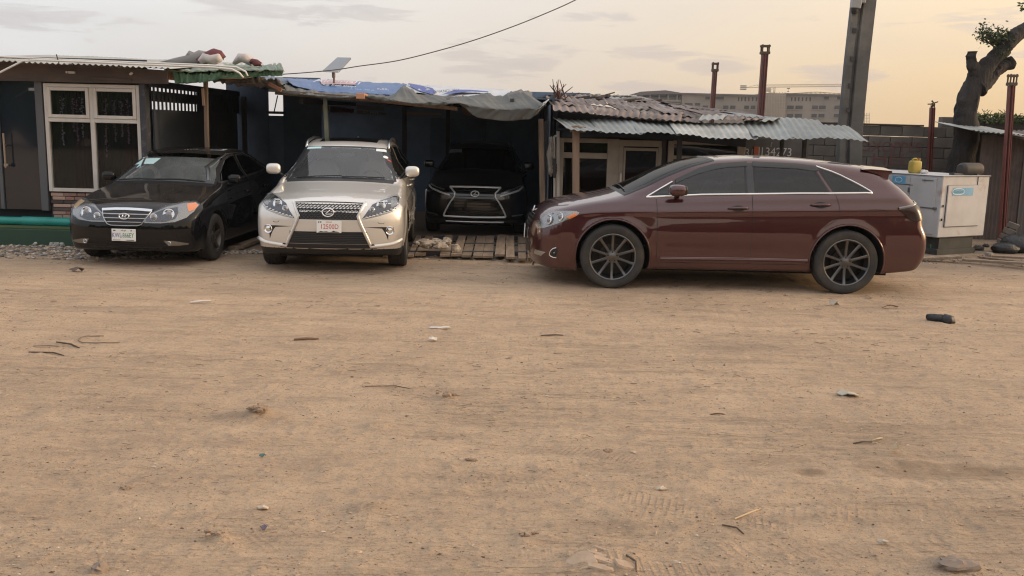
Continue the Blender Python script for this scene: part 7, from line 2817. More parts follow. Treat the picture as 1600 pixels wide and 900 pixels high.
            car.strip('running_light_base', SATIN, [(s * .43, .716), (s * .60, .752), (s * .78, .808), (s * .85, .868)], .02, fx, s, .006, .004, parent=lamp)
            car.patch('lamp_cover', COVER, lampo, fx, s, .024, .03, parent=lamp, thick=.02)
            # spindle edge, fog lamp, lower wing
            car.strip('grille_surround', P_SILVER, [(s * .455, .905), (s * .43, .885), (s * .368, .745), (s * .395, .66), (s * .53, .36)], .04, fx, s, .004, .018)
            car.strip('grille_edge', SATIN, [(s * .425, .893), (s * .352, .745), (s * .378, .66), (s * .508, .372)], .014, fx, s, .014, .008)
            car.patch('fog_recess', BLKPL, [(s * .44, .610), (s * .66, .612), (s * .80, .605), (s * .81, .545), (s * .74, .52), (s * .735, .44), (s * .715, .50), (s * .69, .55), (s * .66, .592)], fx, s, .002, .03)
            fo = MB()
            p, n = car.pt(fx, s * .752, .563, s, .004)
            R = (n * .5 + Vector((-.5, 0, 0))).to_track_quat('Z', 'Y').to_matrix()
            fo.lathe([(.052, -.004), (.056, .006), (.05, .014), (.042, .010), (.036, .002), (.02, .006), (.0005, .009)], p, 'z', 24, R=R)
            fo.build('fog_lamp', CHROME, root, smooth=True, local=True, sharp=35)
            car.strip('bumper_wing', P_SILVER, [(s * .51, .362), (s * .66, .375), (s * .80, .392), (s * .905, .435)], .055, fx, s, .002, .030)
            car.strip('washer_cap', LINER, [(s * .61, .672), (s * .625, .655), (s * .67, .653), (s * .69, .665)], .006, fx, s, .002)
        else:
            lampo = [(s * .44, .745), (s * .53, .83), (s * .70, .895), (s * .83, .94), (s * .86, .90), (s * .78, .84), (s * .62, .79)]
            lamp = car.patch('headlight', DKCHROME, lampo, fx, s, .003, .03)
            car.strip('running_light', BRIGHT, [(s * .45, .752), (s * .62, .80), (s * .78, .852), (s * .85, .905)], .03, fx, s, .012, .004, parent=lamp)
            car.strip('running_light', SATIN, [(s * .55, .845), (s * .70, .88), (s * .82, .925)], .018, fx, s, .010, .004, parent=lamp)
            car.patch('lamp_cover', COVER, lampo, fx, s, .024, .03, parent=lamp, thick=.02)
            car.strip('grille_edge', BRIGHT, [(s * .455, .895), (s * .335, .775), (s * .46, .60), (s * .56, .40), (s * .54, .375)], .029, fx, s, .012, .014, rnd=1)
            car.strip('fog_trim', SATIN, [(s * .66, .40), (s * .86, .425)], .022, fx, s, .008, .006)
    hb = .885
    if silver:
        g = car.patch('grille', BLKPL, [(-.43, hb), (.43, hb), (.365, .745), (.37, .70), (-.37, .70), (-.365, .745)], 'front', off=.002)
        items = []
        for r, z in enumerate(np.arange(.712, .88, .0235)):
            hw = np.interp(z, [.70, .745, .885], [.36, .355, .42])
            ys = np.arange(-hw, hw + .001, .0225)
            items.append(dict(line=[(y, z + (.0085 if (i + r) % 2 else -.0085)) for i, y in enumerate(ys)], w=.0075, axis='front', off=.008, rise=.005, step=.05))
        car.strips('grille_mesh', mat('grille_mesh_grey', (.11, .11, .115), .3, .7), items, parent=g, joined=True)
        li = car.patch('lower_intake', BLKPL, [(-.425, .55), (.425, .55), (.50, .40), (-.50, .40)], 'front', off=.003)
        car.strips('intake_mesh', mat('intake_mesh_black', (.03, .03, .032), .35), [dict(line=[(-.48, z), (.48, z)], w=.008, axis='front', off=.008, rise=.004) for z in np.arange(.415, .55, .022)], parent=li, joined=True)
        car.patch('front_lip', BLKPL, [(-.56, .395), (.56, .395), (.60, .345), (-.60, .345)], 'front', off=.014, thick=.03)
        car.strip('hood_edge', LINER, [(-.46, .898), (-.2, .908), (0, .910), (.2, .908), (.46, .898)], .012, 'front', off=.002)
        c0, hh = -.012, (.0, .785)
    else:
        g = car.patch('grille', BLKGLOSS, [(-.45, .89), (.45, .89), (.345, .775), (.46, .60), (.555, .385), (-.555, .385), (-.46, .60), (-.345, .775)], 'front', off=.003)
        car.strips('grille_slat', mat('dark_slat', (.02, .02, .022), .25, .5), [dict(line=[(-hw, z), (hw, z)], w=.012, axis='front', off=.008, rise=.006)
                   for z, hw in ((.84, .36), (.79, .33), (.74, .33), (.69, .36), (.64, .40), (.59, .43), (.54, .46), (.49, .48), (.44, .50))], parent=g)
        car.strip('grille_top', BRIGHT, [(-.46, .897), (0, .905), (.46, .897)], .024, 'front', off=.010, rise=.008)
        car.strip('grille_base', BRIGHT, [(-.55, .380), (0, .372), (.55, .380)], .034, 'front', off=.012, rise=.012)
        car.strip('lip_trim', BRIGHT, [(-.52, .285), (0, .28), (.52, .285)], .024, 'front', off=.006, rise=.006)
        hh = (.0, .785)
    # round emblem: oval ring with a slanted letter stroke
    p, n = car.pt('front', hh[0], hh[1], off=.016)
    F = frame(p, (0, -1, 0), (.12, 0, 1))
    b = MB()
    ring(b, F, .070, .050, .010, depth=.012)
    ribbon(b, F, [(.020, .028), (-.004, .004), (-.028, -.016), (-.024, -.022), (.01, -.020), (.048, -.018)], [.013, .015, .016, .012, .014, .012], .012)
    b.build('badge', CHROME if silver else BRIGHT, g, local=True, smooth=True, )
    if silver:
        p, n = car.pt('front', -.014, .614, off=.022)
        po, F = car.plate(p, Vector((-1, 0, .06)).normalized(), .305, .152, PLATEW)
        car.emboss('plate_number', '12500D', .082, F, .006, 0, PL_RED, po, squeeze=.86)
        car.emboss('plate_heading', 'DEALER', .022, F, 0, .058, PL_RED, po)
        b = MB()
        pts = [(-.13, -.066), (-.10, -.054), (-.07, -.060), (-.03, -.056), (0, -.064), (.03, -.062), (.06, -.046), (.075, -.056), (.10, -.058), (.13, -.066), (.13, -.071), (-.13, -.071)]
        b.add([F @ Vector((q[0], q[1], 0.0006)) for q in pts], [tuple(range(len(pts)))])
        for dx in (-.125, -.10):
            b.add([F @ Vector((dx + i, .058 + j, .0006)) for i, j in ((-.008, -.007), (.008, -.007), (.008, .007), (-.008, .007))], [(0, 1, 2, 3)])
        b.build('plate_print', PL_BLACK, po, local=True)
        # stickers inside the windscreen
        def sticker(name, m, pts):
            car.patch(name, m, pts, 'top', off=.006, step=.04, thick=0)
        sticker('windscreen_sticker', PAPERCY, [(-.16 + .2 * y * y + dx, y) for y, dx in ((.36, .0), (.56, .0), (.57, -.055), (.36, -.055))])
        sticker('windscreen_sticker', PAPER, [(-.16 + .2 * y * y + dx, y) for y, dx in ((-.57, -.02), (-.43, -.02), (-.43, -.09), (-.58, -.09))])
        sticker('windscreen_sticker', PAPER, [(-.38 + .2 * .56 ** 2 + .035 * math.cos(a), -.575 + .038 * math.sin(a)) for a in np.linspace(0, 2 * PI, 14, endpoint=False)])
        sticker('red_sticker', PL_RED, [(-.42 + .2 * .56 ** 2, -.60), (-.42 + .2 * .56 ** 2, -.655), (-.45 + .2 * .56 ** 2, -.655), (-.45 + .2 * .56 ** 2, -.60)])
    else:
        car.patch('windscreen_paper', mat('dim_paper', (.30, .36, .36), .7), [(-.17 + .2 * y * y + dx, y) for y, dx in ((.36, -.03), (.60, -.03), (.61, -.16), (.36, -.16))], 'top', off=.006, step=.05, thick=0)
    # sunroof
    car.patch('sunroof', BLKGLOSS, [(.12, -.42), (.12, .42), (.85, .42), (.85, -.42)], 'top', off=.004)
    # wipers
    b = MB()
    for (x0, y0, x1, y1) in ((-.955, .60, -.99, -.02), (-1.0, -.02, -.93, -.60)):
        pts = []
        for k in range(9):
            t = k / 8
            yy = y0 + (y1 - y0) * t
            P = sh.solve('top', [-.935 + .2 * yy * yy - (.03 * (1 - t))], [yy])[0]
            pts.append((P[0], P[1], P[2] + .018))
        b.tube(pts, .009, 6)
    b.build('wiper', BLKPL, root, local=True)
    # aerial fin
    b = MB()
    P = sh.solve('top', [1.55], [0])[0]
    b.prism([(1.48, P[2] - .01), (1.60, P[2] + .06), (1.66, P[2] + .055), (1.68, P[2] - .01)], -.012, .012)
    b.build('aerial_fin', paint, root, local=True)
    for y in (-.38, .38):
        car.seat(-.05, y, .68, SEATL if silver else SEATM)
        car.seat(.85, y, .70, SEATL if silver else SEATM)
    b = MB()
    b.blob((-.72, 0, 1.02), (.30, .78, .11), 16, 8, 3)
    b.build('dashboard', BLKPL, root, smooth=True, local=True)
    b = MB()
    b.lathe([(.18 + .014 * math.cos(a), .014 * math.sin(a)) for a in np.linspace(0, 2 * PI, 8, endpoint=False)], (-.38, -.38, 1.06), 'z', 24, R=Matrix.Rotation(-1.1, 3, 'Y'), closed=True)
    b.build('steering_wheel', BLKPL, root, smooth=True, local=True)
    b = MB()
    P = sh.solve('top', [-.22], [0])[0]
    b.blob((P[0] + .04, 0, P[2] - .09), (.015, .12, .035), 12, 6, 4)
    b.build('rear_view_mirror', BLKPL, root, smooth=True, local=True)
    b = MB()
    b.box((0, 0, .24), (4.0, 1.3, .08)); b.box((.1, 0, .5), (2.6, 1.4, .04))
    b.build('underbody', LINER, root, local=True)
    return root
# ------------------------------------------------------------------ the dusty black sedan
def build_sedan():
    root = thing('parked_car', 'dusty black sedan with clear headlamps and a paper on its windscreen, parked at the left', 'car', (-4.875, 13.945, 0), PI / 2 + math.radians(-2))
    wb = 1.325
    sh = CarShape(
        top=[(-2.4, .60), (-2.2, .705), (-2.1, .762), (-1.9, .835), (-1.5, .925), (-1.15, .99), (-.98, 1.03), (-.6, 1.215), (-.15, 1.405), (.05, 1.452), (.35, 1.480), (.7, 1.472), (1.1, 1.395),
             (1.5, 1.235), (1.75, 1.125), (1.95, 1.085), (2.2, 1.06), (2.35, .98)],
        front=[(.12, -2.10), (.22, -2.17), (.35, -2.205), (.5, -2.21), (.62, -2.19), (.70, -2.15), (.78, -2.06), (.86, -1.92)],
        rear=[(.2, 2.12), (.35, 2.24), (.55, 2.285), (.75, 2.28), (.95, 2.26), (1.1, 2.2)],
        width=[(-2.4, .84), (-2.0, .865), (-1.3, .885), (0, .885), (1.3, .888), (1.9, .865), (2.4, .80)],
        belt=[(-2.2, .88), (-1.0, .985), (.2, 1.03), (1.3, 1.09), (2.3, 1.11)],
        bottom=[(-2.4, .24), (-2.0, .19), (-1.7, .17), (-.9, .20), (.9, .20), (1.8, .22), (2.3, .28)],
        crown=[(-2.3, .03), (-1.3, .05), (-.2, .065), (1.0, .065), (2.3, .05)],
        wheels=(-wb, wb), wz=.32, arch=.352, flare=.012, tumble=.44, lean=.06, tuck=.40, shoulder=.02, zmax=.55, k_top=.09, fa=.17, fb=.32, ra=.1, rb=.25,
        creases=[(.78, .04, .010)], kf=.20, kr=.12, k_front=.10,
        lo=(-2.4, -.98, .1), hi=(2.45, .98, 1.56), cabin=(-.95, 1.7))
    car = Car(root, sh)
    w_front = [(-.80, 1.020), (.20, 1.060), (.20, 1.372), (.02, 1.365), (-.20, 1.315), (-.50, 1.190)]
    w_rear = [(.29, 1.065), (.92, 1.098), (1.22, 1.135), (1.02, 1.250), (.80, 1.335), (.62, 1.370), (.29, 1.376)]
    d_front = [(-.84, .27), (-.86, .97), (-.74, 1.06), (-.50, 1.22), (-.2, 1.345), (.02, 1.400), (.245, 1.410), (.245, .28)]
    d_rear = [(.245, .28), (.245, 1.410), (.64, 1.40), (.85, 1.35), (1.10, 1.24), (1.26, 1.12), (1.22, .85), (1.02, .62), (.92, .45), (.90, .28)]
    ws = [(-1.0 + .20 * y * y, y) for y in np.linspace(-.715, .715, 13)] + [(-.17 + .20 * y * y, y) for y in np.linspace(.575, -.575, 9)]
    rg = [(1.02 - .12 * y * y, y) for y in np.linspace(-.54, .54, 9)] + [(1.62 - .12 * y * y, y) for y in np.linspace(.60, -.60, 9)]
    hood = [(-2.16, 0), (-2.12, .38), (-1.95, .56), (-1.5, .70), (-.95, .75), (-1.05, .4), (-1.08, 0)]
    car.shell(P_BLACK, P_BLACK, LINER, LINING, .02, [('front', d_front), ('rear', d_rear)], [w_front, w_rear], hood, ws,
              lambda x, y, z: (x < -1.70) & (z < .58), lambda x, y, z: (x > 1.7) & (z < .70), rear_hole=rg)
    car.patch('windshield', G_SHIELD_D, ws, 'top', off=.003)
    car.patch('rear_window', G_DARK, rg, 'top', off=.003)
    car.strip('windshield_seal', BLKPL, ws, .035, 'top', off=.005, closed=True)
    # tinted sun band along the top of the windscreen
    car.patch('sun_band', G_DARK, [(-.30 + .20 * y * y, y) for y in np.linspace(-.59, .59, 9)] + [(-.175 + .20 * y * y, y) for y in np.linspace(.565, -.565, 9)], 'top', off=.0055, thick=0)
    car.patch('wiper_cowl', BLKPL, [(-1.09 + .2 * y * y, y) for y in np.linspace(-.70, .70, 9)] + [(-1.01 + .2 * y * y, y) for y in np.linspace(.71, -.71, 9)], 'top', off=.004)
    fx = 'front'
    for s in (-1, 1):
        df, dr = car.door[('front', s)], car.door[('rear', s)]
        car.patch('door_window', G_DARK, w_front, 'side', s, .003, parent=df, thick=.006)
        car.patch('door_window', G_DARK, w_rear, 'side', s, .003, parent=dr, thick=.006)
        car.strips('window_seal', BLKPL, [dict(line=w, w=.026, side=s, off=.0045, closed=True) for w in (w_front, w_rear)])
        car.strip('drip_rail', SATIN, [(-.83, 1.045), (-.52, 1.215), (-.2, 1.338), (.02, 1.392), (.3, 1.402), (.64, 1.392), (.85, 1.342), (1.08, 1.245), (1.26, 1.145)], .012, side=s, off=.004, rise=.004)
        car.strips('door_seam', LINER, [dict(line=[(-.86, .965), (-.85, .6), (-.84, .28)], w=.008, side=s, off=.0012), dict(line=[(.245, 1.06), (.245, .28)], w=.008, side=s, off=.0012),
                                        dict(line=[(1.26, 1.10), (1.22, .85), (1.02, .62)], w=.008, side=s, off=.0012, rnd=1)])
        car.handle(-.02, .19, .845, .85, s, P_BLACK, BLKPL, df)
        car.handle(.86, 1.07, .875, .88, s, P_BLACK, BLKPL, dr)
        car.mirror(-.63, 1.065, P_BLACK, BLKPL, CHROME, s, .78, .13, (.065, .095, .068))
        for wx in (-wb, wb):
            car.wheel(wx, s, .318, .205, .878, .205, (5, .062, .05), STEELRIM, RUBBER, BRAKE)
        lampo = [(s * .252, .575), (s * .262, .628), (s * .285, .672), (s * .47, .768), (s * .66, .815), (s * .76, .818), (s * .812, .785), (s * .800, .715), (s * .74, .640), (s * .62, .588), (s * .45, .572)]
        lamp = car.patch('headlight', LAMPSILVER, lampo, fx, s, .002, .03)
        car.patch('lamp_liner', DKCHROME, [(s * .272, .588), (s * .278, .632), (s * .32, .675), (s * .46, .742), (s * .60, .765), (s * .64, .70), (s * .62, .625), (s * .50, .588)], fx, s, .004, .03, parent=lamp)
        lamp_bowl(car, fx, s * .535, .677, s, .074, CHROME, LENSM, lamp, off=.008, mix=.6)
        lamp_bowl(car, fx, s * .365, .645, s, .046, CHROME, LENSM, lamp, off=.008, mix=.6)
        car.patch('turn_signal', AMBER if s < 0 else mat('pale_amber_lens', (.62, .42, .24), .15, coat=1.0), [(s * .68, .80), (s * .76, .812), (s * .805, .782), (s * .795, .730), (s * .745, .715)], fx, s, .006, .03, parent=lamp)
        car.patch('lamp_cover', COVER, lampo, fx, s, .026, .03, parent=lamp, thick=.024)
        fo = car.patch('fog_lamp', LAMPSILVER, [(s * .485, .352), (s * .60, .345), (s * .76, .312), (s * .755, .295), (s * .66, .285), (s * .53, .285)], fx, s, .004, .03)
        lamp_bowl(car, fx, s * .545, .318, s, .028, CHROME, LENSM, fo, off=.006, mix=.6)
    g = car.patch('grille', BLKPL, [(-.325, .725), (.325, .725), (.30, .66), (.22, .555), (.17, .538), (-.17, .538), (-.22, .555), (-.30, .66)], fx, off=.003)
    car.strip('grille_top', CHROME, [(-.325, .722), (-.15, .733), (0, .736), (.15, .733), (.325, .722)], .034, fx, off=.012, rise=.012)
    car.strips('grille_bar', SATIN, [dict(line=[(-hw, z), (hw, z)], w=.014, axis=fx, off=.010, rise=.008) for z, hw in ((.673, .295), (.625, .262), (.580, .225))], parent=g)
    car.strip('grille_rim', SATIN, [(-.318, .715), (-.285, .645), (-.22, .553), (-.17, .536), (.17, .536), (.22, .553), (.285, .645), (.318, .715)], .012, fx, off=.010, rise=.005)
    # slanted letter in an oval
    p, n = car.pt(fx, 0, .642, off=.022)
    F = frame(p, (0, -1, 0), (.2, 0, 1))
    b = MB()
    ring(b, F, .062, .036, .007, depth=.008)
    ribbon(b, F, [(-.030, -.026), (-.022, -.004), (-.012, .024)], .012, .008)
    ribbon(b, F, [(.012, -.024), (.022, .004), (.030, .026)], .012, .008)
    ribbon(b, F, [(-.024, -.010), (-.005, .004), (.006, -.004), (.024, .010)], .010, .008)
    b.build('badge', CHROME, g, local=True, smooth=True)
    car.strip('bumper_groove', LINER, [(-.62, .29), (-.3, .275), (.3, .275), (.62, .29)], .018, fx, off=.001)
    car.patch('lower_intake', BLKPL, [(-.46, .262), (.46, .262), (.44, .225), (-.44, .225)], fx, off=.002)
    p, n = car.pt(fx, .0, .418, off=.016)
    po, F = car.plate(p, Vector((-1, 0, .05)).normalized(), .312, .155, PLATEW)
    car.emboss('plate_number', 'KWL', .086, F, -.088, -.006, PL_BLUE, po, squeeze=.68)
    car.emboss('plate_number', '-866EY', .086, F, .050, -.006, PL_GREEN, po, squeeze=.66)
    car.emboss('plate_heading', 'ABUJA', .024, F, .0, .057, PL_BLACK, po)
    b = MB()
    for cx, cy, w, h in ((-.118, .057, .03, .014), (.10, .057, .018, .012), (-.09, -.064, .10, .006), (.085, -.064, .10, .008)):
        b.add([F @ Vector((cx + i * w / 2, cy + j * h / 2, .0006)) for i, j in ((-1, -1), (1, -1), (1, 1), (-1, 1))], [(0, 1, 2, 3)])
    b.build('plate_print', PL_BLACK, po, local=True)
    # papers on the windscreen
    car.patch('windscreen_paper', PAPERCY, [(-.40 + .2 * y * y + dx, y) for y, dx in ((.27, .05), (.55, .05), (.61, -.13), (.31, -.13))], 'top', off=.006, step=.05, thick=0)
    car.patch('windscreen_sticker', PAPER, [(-.29 + .2 * y * y + dx, y) for y, dx in ((.50, .0), (.575, .0), (.585, -.03), (.50, -.03))], 'top', off=.006, step=.05, thick=0)
    car.patch('windscreen_sticker', PAPERCY, [(-.55 + .2 * y * y + dx, y) for y, dx in ((.47, .02), (.53, .02), (.535, -.08), (.47, -.08))], 'top', off=.006, step=.05, thick=0)
    b = MB()
    for (y0, y1, d0, d1) in ((.66, .10, .02, .035), (.12, -.58, .02, .04)):
        pts = []
        for k in range(9):
            t = k / 8
            yy = y0 + (y1 - y0) * t
            P = sh.solve('top', [-.985 + .2 * yy * yy + d0 + (d1 - d0) * math.sin(t * PI)], [yy])[0]
            pts.append((P[0], P[1], P[2] + .016))
        b.tube(pts, .009, 6)
    b.build('wiper', BLKPL, root, local=True)
    b = MB()
    P = sh.solve('top', [.9], [-.1])[0]
    b.tube([(P[0], P[1], P[2]), (P[0] + .06, P[1], P[2] + .07)], .006, 5)
    b.build('aerial', BLKPL, root, local=True)
    for y in (-.36, .36):
        car.seat(-.05, y, .52, SEATM, .24)
        car.seat(.72, y, .54, SEATM, .24)
    b = MB()
    b.blob((-.75, 0, .90), (.32, .72, .11), 16, 8, 3)
    b.build('dashboard', BLKPL, root, smooth=True, local=True)
    b = MB()
    b.lathe([(.175 + .014 * math.cos(a), .014 * math.sin(a)) for a in np.linspace(0, 2 * PI, 8, endpoint=False)], (-.40, -.36, .93), 'z', 24, R=Matrix.Rotation(-1.1, 3, 'Y'), closed=True)
    b.build('steering_wheel', BLKPL, root, smooth=True, local=True)
    b = MB()
    b.box((0, 0, .20), (3.8, 1.25, .06)); b.box((.1, 0, .42), (2.5, 1.3, .04))
    b.build('underbody', LINER, root, local=True)
    return root
build_maroon()
build_crossover('silver')
build_crossover('black')
build_sedan()
# ------------------------------------------------------------------ loose grit and straw on the yard: uncountable
def scatter_stones(name, pts, sizes, mats, flat=.6, seed=1):
    rg = np.random.default_rng(seed)
    base = np.array([(1, 0, 0), (0, 1, 0), (-1, 0, 0), (0, -1, 0), (0, 0, 1), (0, 0, -1)], float)
    tri = np.array([(0, 1, 4), (1, 2, 4), (2, 3, 4), (3, 0, 4), (1, 0, 5), (2, 1, 5), (3, 2, 5), (0, 3, 5)])
    n = len(pts)
    v = np.tile(base, (n, 1, 1)) * rg.uniform(.55, 1.35, (n, 6, 1))
    v[:, :, 2] *= flat
    a = rg.uniform(0, 2 * PI, n)
    c, s = np.cos(a)[:, None], np.sin(a)[:, None]
    x = v[:, :, 0] * c - v[:, :, 1] * s
    y = v[:, :, 0] * s * .8 + v[:, :, 1] * c
    st = rg.uniform(.8, 1.6, (n, 1))
    V = np.stack([x * st, y, v[:, :, 2]], 2) * sizes[:, None, None] + pts[:, None, :]
    F = (tri[None] + np.arange(n)[:, None, None] * 6).reshape(-1, 3)
    me = fast_mesh(name, V.reshape(-1, 3), F, mats, smooth=False)
    me.polygons.foreach_set('material_index', np.repeat(rg.integers(0, len(mats), n), 8).astype(np.int32))
    o = link(name, me)
    return o


ST = [mat('grit_tan', (.46, .335, .23), .9), mat('grit_dark', (.12, .085, .06), .9), mat('grit_pale', (.56, .46, .35), .9), mat('grit_brown', (.32, .23, .16), .9), mat('grit_tan_dark', (.40, .29, .20), .9)]
ST = [ST[0], ST[1], ST[4], ST[3], ST[4], ST[0], ST[4], ST[2]]
n = 42000
y = 3.4 + 10.5 * RNG.random(n) ** 1.5
x = RNG.uniform(-.66, .66, n) * y
clump = fbm(x * 1.3, y * 2.4, 4) > RNG.normal(.10, .16, n)
x, y = x[clump], y[clump]
sz = np.clip(RNG.lognormal(-5.6, .42, len(x)), .002, .012)
pts = np.stack([x, y, ground_z(x, y) + sz * .25], 1)
tag(scatter_stones('dirt_grit', pts, sz, ST, seed=3), kind='stuff')

# broken stone in front of the green step
n = 2600
x = RNG.uniform(-7.4, -3.6, n)
y = 13.46 - 1.25 * RNG.random(n) ** 1.4 * np.clip((-3.3 - x) / 2.2, .1, 1)
sz = np.clip(RNG.lognormal(-4.25, .45, n), .006, .04)
pts = np.stack([x, y, ground_z(x, y) + sz * .3], 1)
tag(scatter_stones('broken_stone', pts, sz, [mat('stone_grey', (.24, .22, .20), .9), mat('stone_dark', (.12, .11, .10), .9), mat('stone_pale', (.46, .42, .38), .9), ST[0]], seed=4), kind='stuff')
# rubble along the shed fronts
n = 1500
x = RNG.uniform(-1.9, 9.5, n)
y = np.where(x < 3, RNG.normal(13.45, .18, n), RNG.normal(14.35, .30, n))
sz = np.clip(RNG.lognormal(-4.4, .5, n), .006, .04)
pts = np.stack([x, y, ground_z(x, y) + sz * .3], 1)
tag(scatter_stones('shed_rubble', pts, sz, [mat('stone_dark', (.12, .11, .10)), mat('stone_grey', (.24, .22, .20)), ST[3], ST[1], ST[0]], seed=5), kind='stuff')


def scatter_straw(name, n, m, lmin, lmax, seed):
    rg = np.random.default_rng(seed)
    y = 3.5 + 10 * rg.random(n) ** 1.4
    x = rg.uniform(-.62, .62, n) * y
    k = fbm(x * .9 + seed, y * 1.5, 3) > rg.normal(.12, .12, n)
    x, y = x[k], y[k]
    n = len(x)
    L = rg.uniform(lmin, lmax, n) * np.clip(y / 7, .6, 1.2)
    a = rg.normal(0, .9, n)
    w = rg.uniform(.0009, .0022, n) * np.clip(y / 7, .6, 1.2)
    z = ground_z(x, y) + .004
    d = np.stack([np.cos(a), np.sin(a), np.zeros(n)], 1)
    q = np.stack([-np.sin(a), np.cos(a), np.zeros(n)], 1)
    c = np.stack([x, y, z], 1)
    up = np.array([0, 0, 1.0])
    rows = []
    for k, lift in ((-.5, .002), (0, .006), (.5, .002)):
        p = c + d * (L * k)[:, None] + up * (lift + rg.uniform(0, .004, n)[:, None] * (k != 0))
        if k == 0:
            p = p + q * (L * rg.uniform(-.12, .12, n))[:, None]
        rows += [p - q * w[:, None], p + q * w[:, None], p + up * (w * 1.5)[:, None]]
    V = np.stack(rows, 1)
    f = []
    for s in (0, 3):
        f += [(s, s + 2, s + 5, s + 3), (s + 2, s + 1, s + 4, s + 5)]
    F = (np.array(f)[None] + np.arange(n)[:, None, None] * 9).reshape(-1, 4)
    tag(link(name, fast_mesh(name, V.reshape(-1, 3), F, m, smooth=False)), kind='stuff')


scatter_straw('dark_straw', 3000, mat('straw_dark', (.105, .075, .052), .9), .015, .07, 21)
scatter_straw('pale_straw', 900, mat('straw_pale', (.46, .36, .24), .9), .02, .07, 22)
# ------------------------------------------------------------------ litter on the yard, each piece by itself
def put(px, py, dz=0.0):
    p = on_ground(px, py)
    p.z = float(ground_z(np.array([p.x]), np.array([p.y]))[0]) + dz
    return p


def stick(p0, p1, r, m, label, cat='stick', name='stick', bend=.02):
    r *= .62
    a, c = put(*p0, r), put(*p1, r)
    b = MB()
    mid = (a + c) / 2 + Vector((bend, bend * .4, .006))
    b.tube([a, a.lerp(mid, .6), mid, mid.lerp(c, .5), c], [r * .8, r, r, r * .9, r * .6], 6)
    tag(b.build(name, m, None, smooth=True, sharp=60), label, cat)


def flake(px, py, w, h, m, label, cat, name, rot=0.0, seed=0, curl=.01):
    c = put(px, py, .012)
    rg = random.Random(seed)
    b = MB()
    n = 10
    R = Matrix.Rotation(rot, 3, 'Z')
    vs = [c + Vector((0, 0, curl))]
    for k in range(n):
        a = 2 * PI * k / n
        rr = rg.uniform(.7, 1.15)
        vs.append(c + R @ Vector((w * rr * math.cos(a), h * rr * math.sin(a), rg.uniform(-.004, curl))))
    m0 = len(vs)
    vs += [v - Vector((0, 0, .006)) for v in vs]
    fs = [(0, 1 + k, 1 + (k + 1) % n) for k in range(n)] + [(m0, m0 + 1 + (k + 1) % n, m0 + 1 + k) for k in range(n)] + [(1 + k, m0 + 1 + k, m0 + 1 + (k + 1) % n, 1 + (k + 1) % n) for k in range(n)]
    b.add(vs, fs)
    tag(b.build(name, m, None), label, cat)


DSTICK = mat('dark_stick', (.13, .092, .068), .9, col2=(.075, .055, .04), scale=30)
PSTICK = mat('pale_stick', (.50, .38, .24), .9)
BSTICK = mat('brown_stick', (.20, .12, .075), .9)
stick((297, 474), (330, 473.5), .022, mat('white_stick', (.66, .60, .54), .8), 'white stick lying alone in front of the silver crossover', bend=0)
stick((459, 532.5), (498, 531.5), .018, BSTICK, 'reddish brown stick on the dirt left of the middle', bend=0)
stick((1128, 822), (1162, 835), .007, DSTICK, 'dark stick meeting a pale one on the rutted dirt at the lower right')
stick((1148, 812), (1188, 796), .008, PSTICK, 'pale straw stick meeting a dark one at the lower right')
stick((1333, 694), (1362, 693.5), .008, DSTICK, 'thin dark stick on the right side of the yard', bend=0)
stick((1362, 692), (1379, 687), .010, PSTICK, 'short pale stick beside a thin dark one at the right')
stick((1110, 649), (1132, 648), .008, DSTICK, 'small dark stick right of the middle of the yard', bend=0)
stick((52, 543), (92, 541), .012, mat('ash_stick', (.30, .25, .20), .9), 'ash coloured stick in the tangle at the left')
stick((45, 551), (100, 556), .010, DSTICK, 'dark bent stick in the tangle at the left', bend=.05)
stick((88, 536), (124, 544), .012, DSTICK, 'thick dark stick in the tangle at the left')
stick((570, 604), (640, 606), .006, DSTICK, 'thin curved dark wire near the middle of the yard', 'wire', 'wire', .06)
stick((845, 526), (880, 524), .010, DSTICK, 'dark twig near the centre of the yard')
stick((978, 876), (994, 899), .008, DSTICK, 'dark stick beside the grey clod at the bottom edge')
b = MB()
pts = []
for k in range(26):
    a = 2 * PI * k / 25
    pts.append(put(160 + 38 * math.cos(a), 532 + 5.5 * math.sin(a), .008))
b.tube(pts[3:20], .0045, 5)
tag(b.build('wire_loop', mat('dull_wire', (.20, .15, .11), .8), None, smooth=True), 'loop of dull wire half sunk in the dirt at the left', 'wire')
flake(122, 425, .10, .04, mat('dry_leaf', (.13, .10, .085), .9), 'curled dark dry leaf in front of the sedan', 'leaf', 'dry_leaf', seed=3, curl=.06)
flake(1325, 620, .085, .06, mat('grey_paper', (.42, .38, .31), .9), 'grey crumpled paper on the right half of the yard', 'paper', 'paper_scrap', seed=4, curl=.02)
flake(688, 515.5, .10, .03, mat('white_scrap', (.60, .55, .48), .9), 'white scrap on the dirt near the middle', 'paper', 'paper_scrap', seed=5)
flake(676, 533, .04, .04, mat('white_scrap', (.60, .55, .48)), 'tiny pale scrap below a white one near the middle', 'paper', 'paper_scrap', seed=6, curl=.03)
flake(410, 797, .035, .022, mat('pale_stone', (.50, .42, .33), .9), 'flat pale stone above the tyre prints at the lower left', 'stone', 'stone', seed=7, curl=.012)
flake(413, 829, .022, .022, mat('violet_scrap', (.17, .14, .18), .8), 'small violet scrap beside the tyre print at the lower left', 'litter', 'plastic_scrap', seed=8, curl=.02)
flake(410, 713, .022, .008, mat('teal_scrap', (.10, .20, .20), .8), 'small teal scrap in the left half of the yard', 'litter', 'plastic_scrap', seed=9)
flake(1033, 765, .03, .016, mat('pale_stone', (.50, .42, .33)), 'flat pale stone in the lower right part of the yard', 'stone', 'stone', seed=10)
